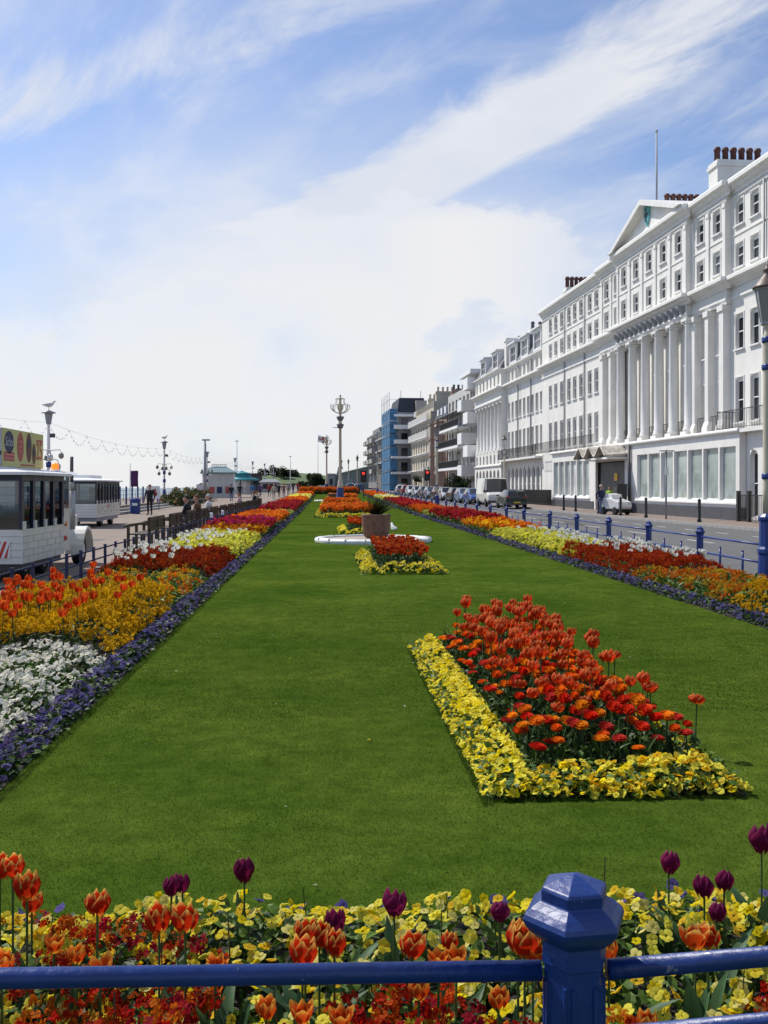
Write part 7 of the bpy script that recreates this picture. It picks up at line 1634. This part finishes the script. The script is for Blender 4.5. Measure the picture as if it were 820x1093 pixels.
def cloudvec(rot,sx,sy):
    cb=N.new('ShaderNodeCombineXYZ'); L.new(math_('DIVIDE',X,zz),cb.inputs[0]); L.new(math_('DIVIDE',Y,zz),cb.inputs[1])
    m1=N.new('ShaderNodeMapping'); m1.inputs['Rotation'].default_value=(0,0,rot); L.new(cb.outputs[0],m1.inputs['Vector'])
    m2=N.new('ShaderNodeMapping'); m2.inputs['Scale'].default_value=(sx,sy,1); L.new(m1.outputs[0],m2.inputs['Vector']); return m2.outputs[0]
def noise(vec,scale,det=8,rg=.6,dist=0.0):
    n=N.new('ShaderNodeTexNoise'); n.inputs['Scale'].default_value=scale; n.inputs['Detail'].default_value=det; n.inputs['Roughness'].default_value=rg; n.inputs['Distortion'].default_value=dist; L.new(vec,n.inputs['Vector']); return n.outputs['Fac']
# streaked high cloud, drawn out along one wind direction
cir=noise(cloudvec(math.radians(-33),1.5,.55),1.15,12,.64,1.0)
cir2=noise(cloudvec(math.radians(-30),2.6,1.0),1.7,9,.62,.4)
# lumpy low cloud in direction space
ae=N.new('ShaderNodeCombineXYZ'); L.new(math_('MULTIPLY',A,1.0),ae.inputs[0]); L.new(math_('MULTIPLY',E,1.5),ae.inputs[1]); ae.inputs[2].default_value=3.4
cum=noise(ae.outputs[0],5.5,10,.58,.15); big=noise(ae.outputs[0],2.2,4,.5,0)
# how cloudy each part of the sky is: thick and white low towards the sun and the sea, clearing upwards and to the right
A0=math_('SUBTRACT',A,TH)
Ac=math_('ADD',A0,.06); clear=math_('ADD',E,math_('MINIMUM',math_('MULTIPLY',math_('MULTIPLY',Ac,Ac),1.1),.3))
low=mrange(clear,.17,.46,1.0,0.0)
streak_ax=math_('SUBTRACT',math_('SUBTRACT',E,.29),math_('MULTIPLY',A0,.54))
band=mrange(math_('ABSOLUTE',streak_ax),.0,.10,1.0,0.0)
wis_ax=math_('SUBTRACT',math_('SUBTRACT',E,.51),math_('MULTIPLY',A0,.41)); band2=mrange(math_('ABSOLUTE',wis_ax),.0,.09,1.0,0.0)
lump=mrange(math_('ADD',cum,math_('MULTIPLY',low,.3)),.54,.76)
thin=mrange(math_('ADD',cir,math_('ADD',math_('MULTIPLY',band,.3),math_('MULTIPLY',band2,.22))),.52,.76)
thin2=mrange(cir2,.38,.8,.05,.5)
puff=mrange(math_('ADD',cum,math_('MULTIPLY',mrange(clear,.2,.37,1.0,0.0),.22)),.5,.64); d=math_('MAXIMUM',math_('MULTIPLY',low,mrange(cum,.3,.62,.74,.98)),math_('MULTIPLY',math_('MULTIPLY',puff,mrange(math_('ABSOLUTE',math_('SUBTRACT',A0,.07)),.0,.32,1.0,0.0)),mrange(E,.26,.34,1.0,0.0)))
d=math_('MAXIMUM',d,math_('MULTIPLY',thin,.85)); d=math_('ADD',d,math_('MULTIPLY',thin2,math_('SUBTRACT',1.0,d)),None,True)
horizon=mrange(E,.0,.07,1.0,0.0); d=math_('MAXIMUM',d,horizon)
shade=math_('MAXIMUM',mrange(math_('ADD',math_('MULTIPLY',cum,.6),math_('MULTIPLY',big,.6)),.42,.82),math_('MULTIPLY',puff,.9))
mixc=N.new('ShaderNodeMixRGB'); L.new(shade,mixc.inputs['Fac']); mixc.inputs['Color1'].default_value=(.84,.875,.945,1); mixc.inputs['Color2'].default_value=(.97,.97,.985,1)
scl=N.new('ShaderNodeVectorMath'); scl.operation='SCALE'; L.new(mixc.outputs[0],scl.inputs[0]); scl.inputs['Scale'].default_value=.9/STR
skm=N.new('ShaderNodeMixRGB'); skm.blend_type='MULTIPLY'; skm.inputs['Fac'].default_value=1; L.new(sky.outputs[0],skm.inputs['Color1']); skm.inputs['Color2'].default_value=(1.2,1.25,1.42,1)
mx=N.new('ShaderNodeMixRGB'); L.new(d,mx.inputs['Fac']); L.new(skm.outputs[0],mx.inputs['Color1']); L.new(scl.outputs[0],mx.inputs['Color2'])
L.new(mx.outputs[0],bg.inputs['Color']); bg.inputs['Strength'].default_value=STR
sl=bpy.data.lights.new('sun','SUN'); sl.energy=4.8; sl.angle=math.radians(.55); sl.color=(1,.95,.86); so=bpy.data.objects.new('sun',sl); C.objects.link(so)
dv=Vector((math.sin(AZ)*math.cos(EL),math.cos(AZ)*math.cos(EL),math.sin(EL))); so.rotation_euler=dv.to_track_quat('Z','Y').to_euler(); so.location=(-30,30,60)
cd=bpy.data.cameras.new('camera'); co=bpy.data.objects.new('camera',cd); C.objects.link(co); co.location=(0,0,EYE); co.rotation_euler=(PI/2,0,-TH)
cd.sensor_fit='VERTICAL'; cd.sensor_height=36; cd.lens=36*F/1093; cd.shift_y=(VH-546.5)/1093; cd.clip_start=.1; cd.clip_end=20000
sc_.camera=co
vs_=sc_.view_settings; vs_.view_transform='Standard'; vs_.look='None'; vs_.exposure=0.0; vs_.gamma=1.0; vs_.use_curve_mapping=False
sc_.cycles.use_denoising=True; sc_.cycles.max_bounces=6; sc_.cycles.transparent_max_bounces=12; sc_.cycles.caustics_reflective=False; sc_.cycles.caustics_refractive=False
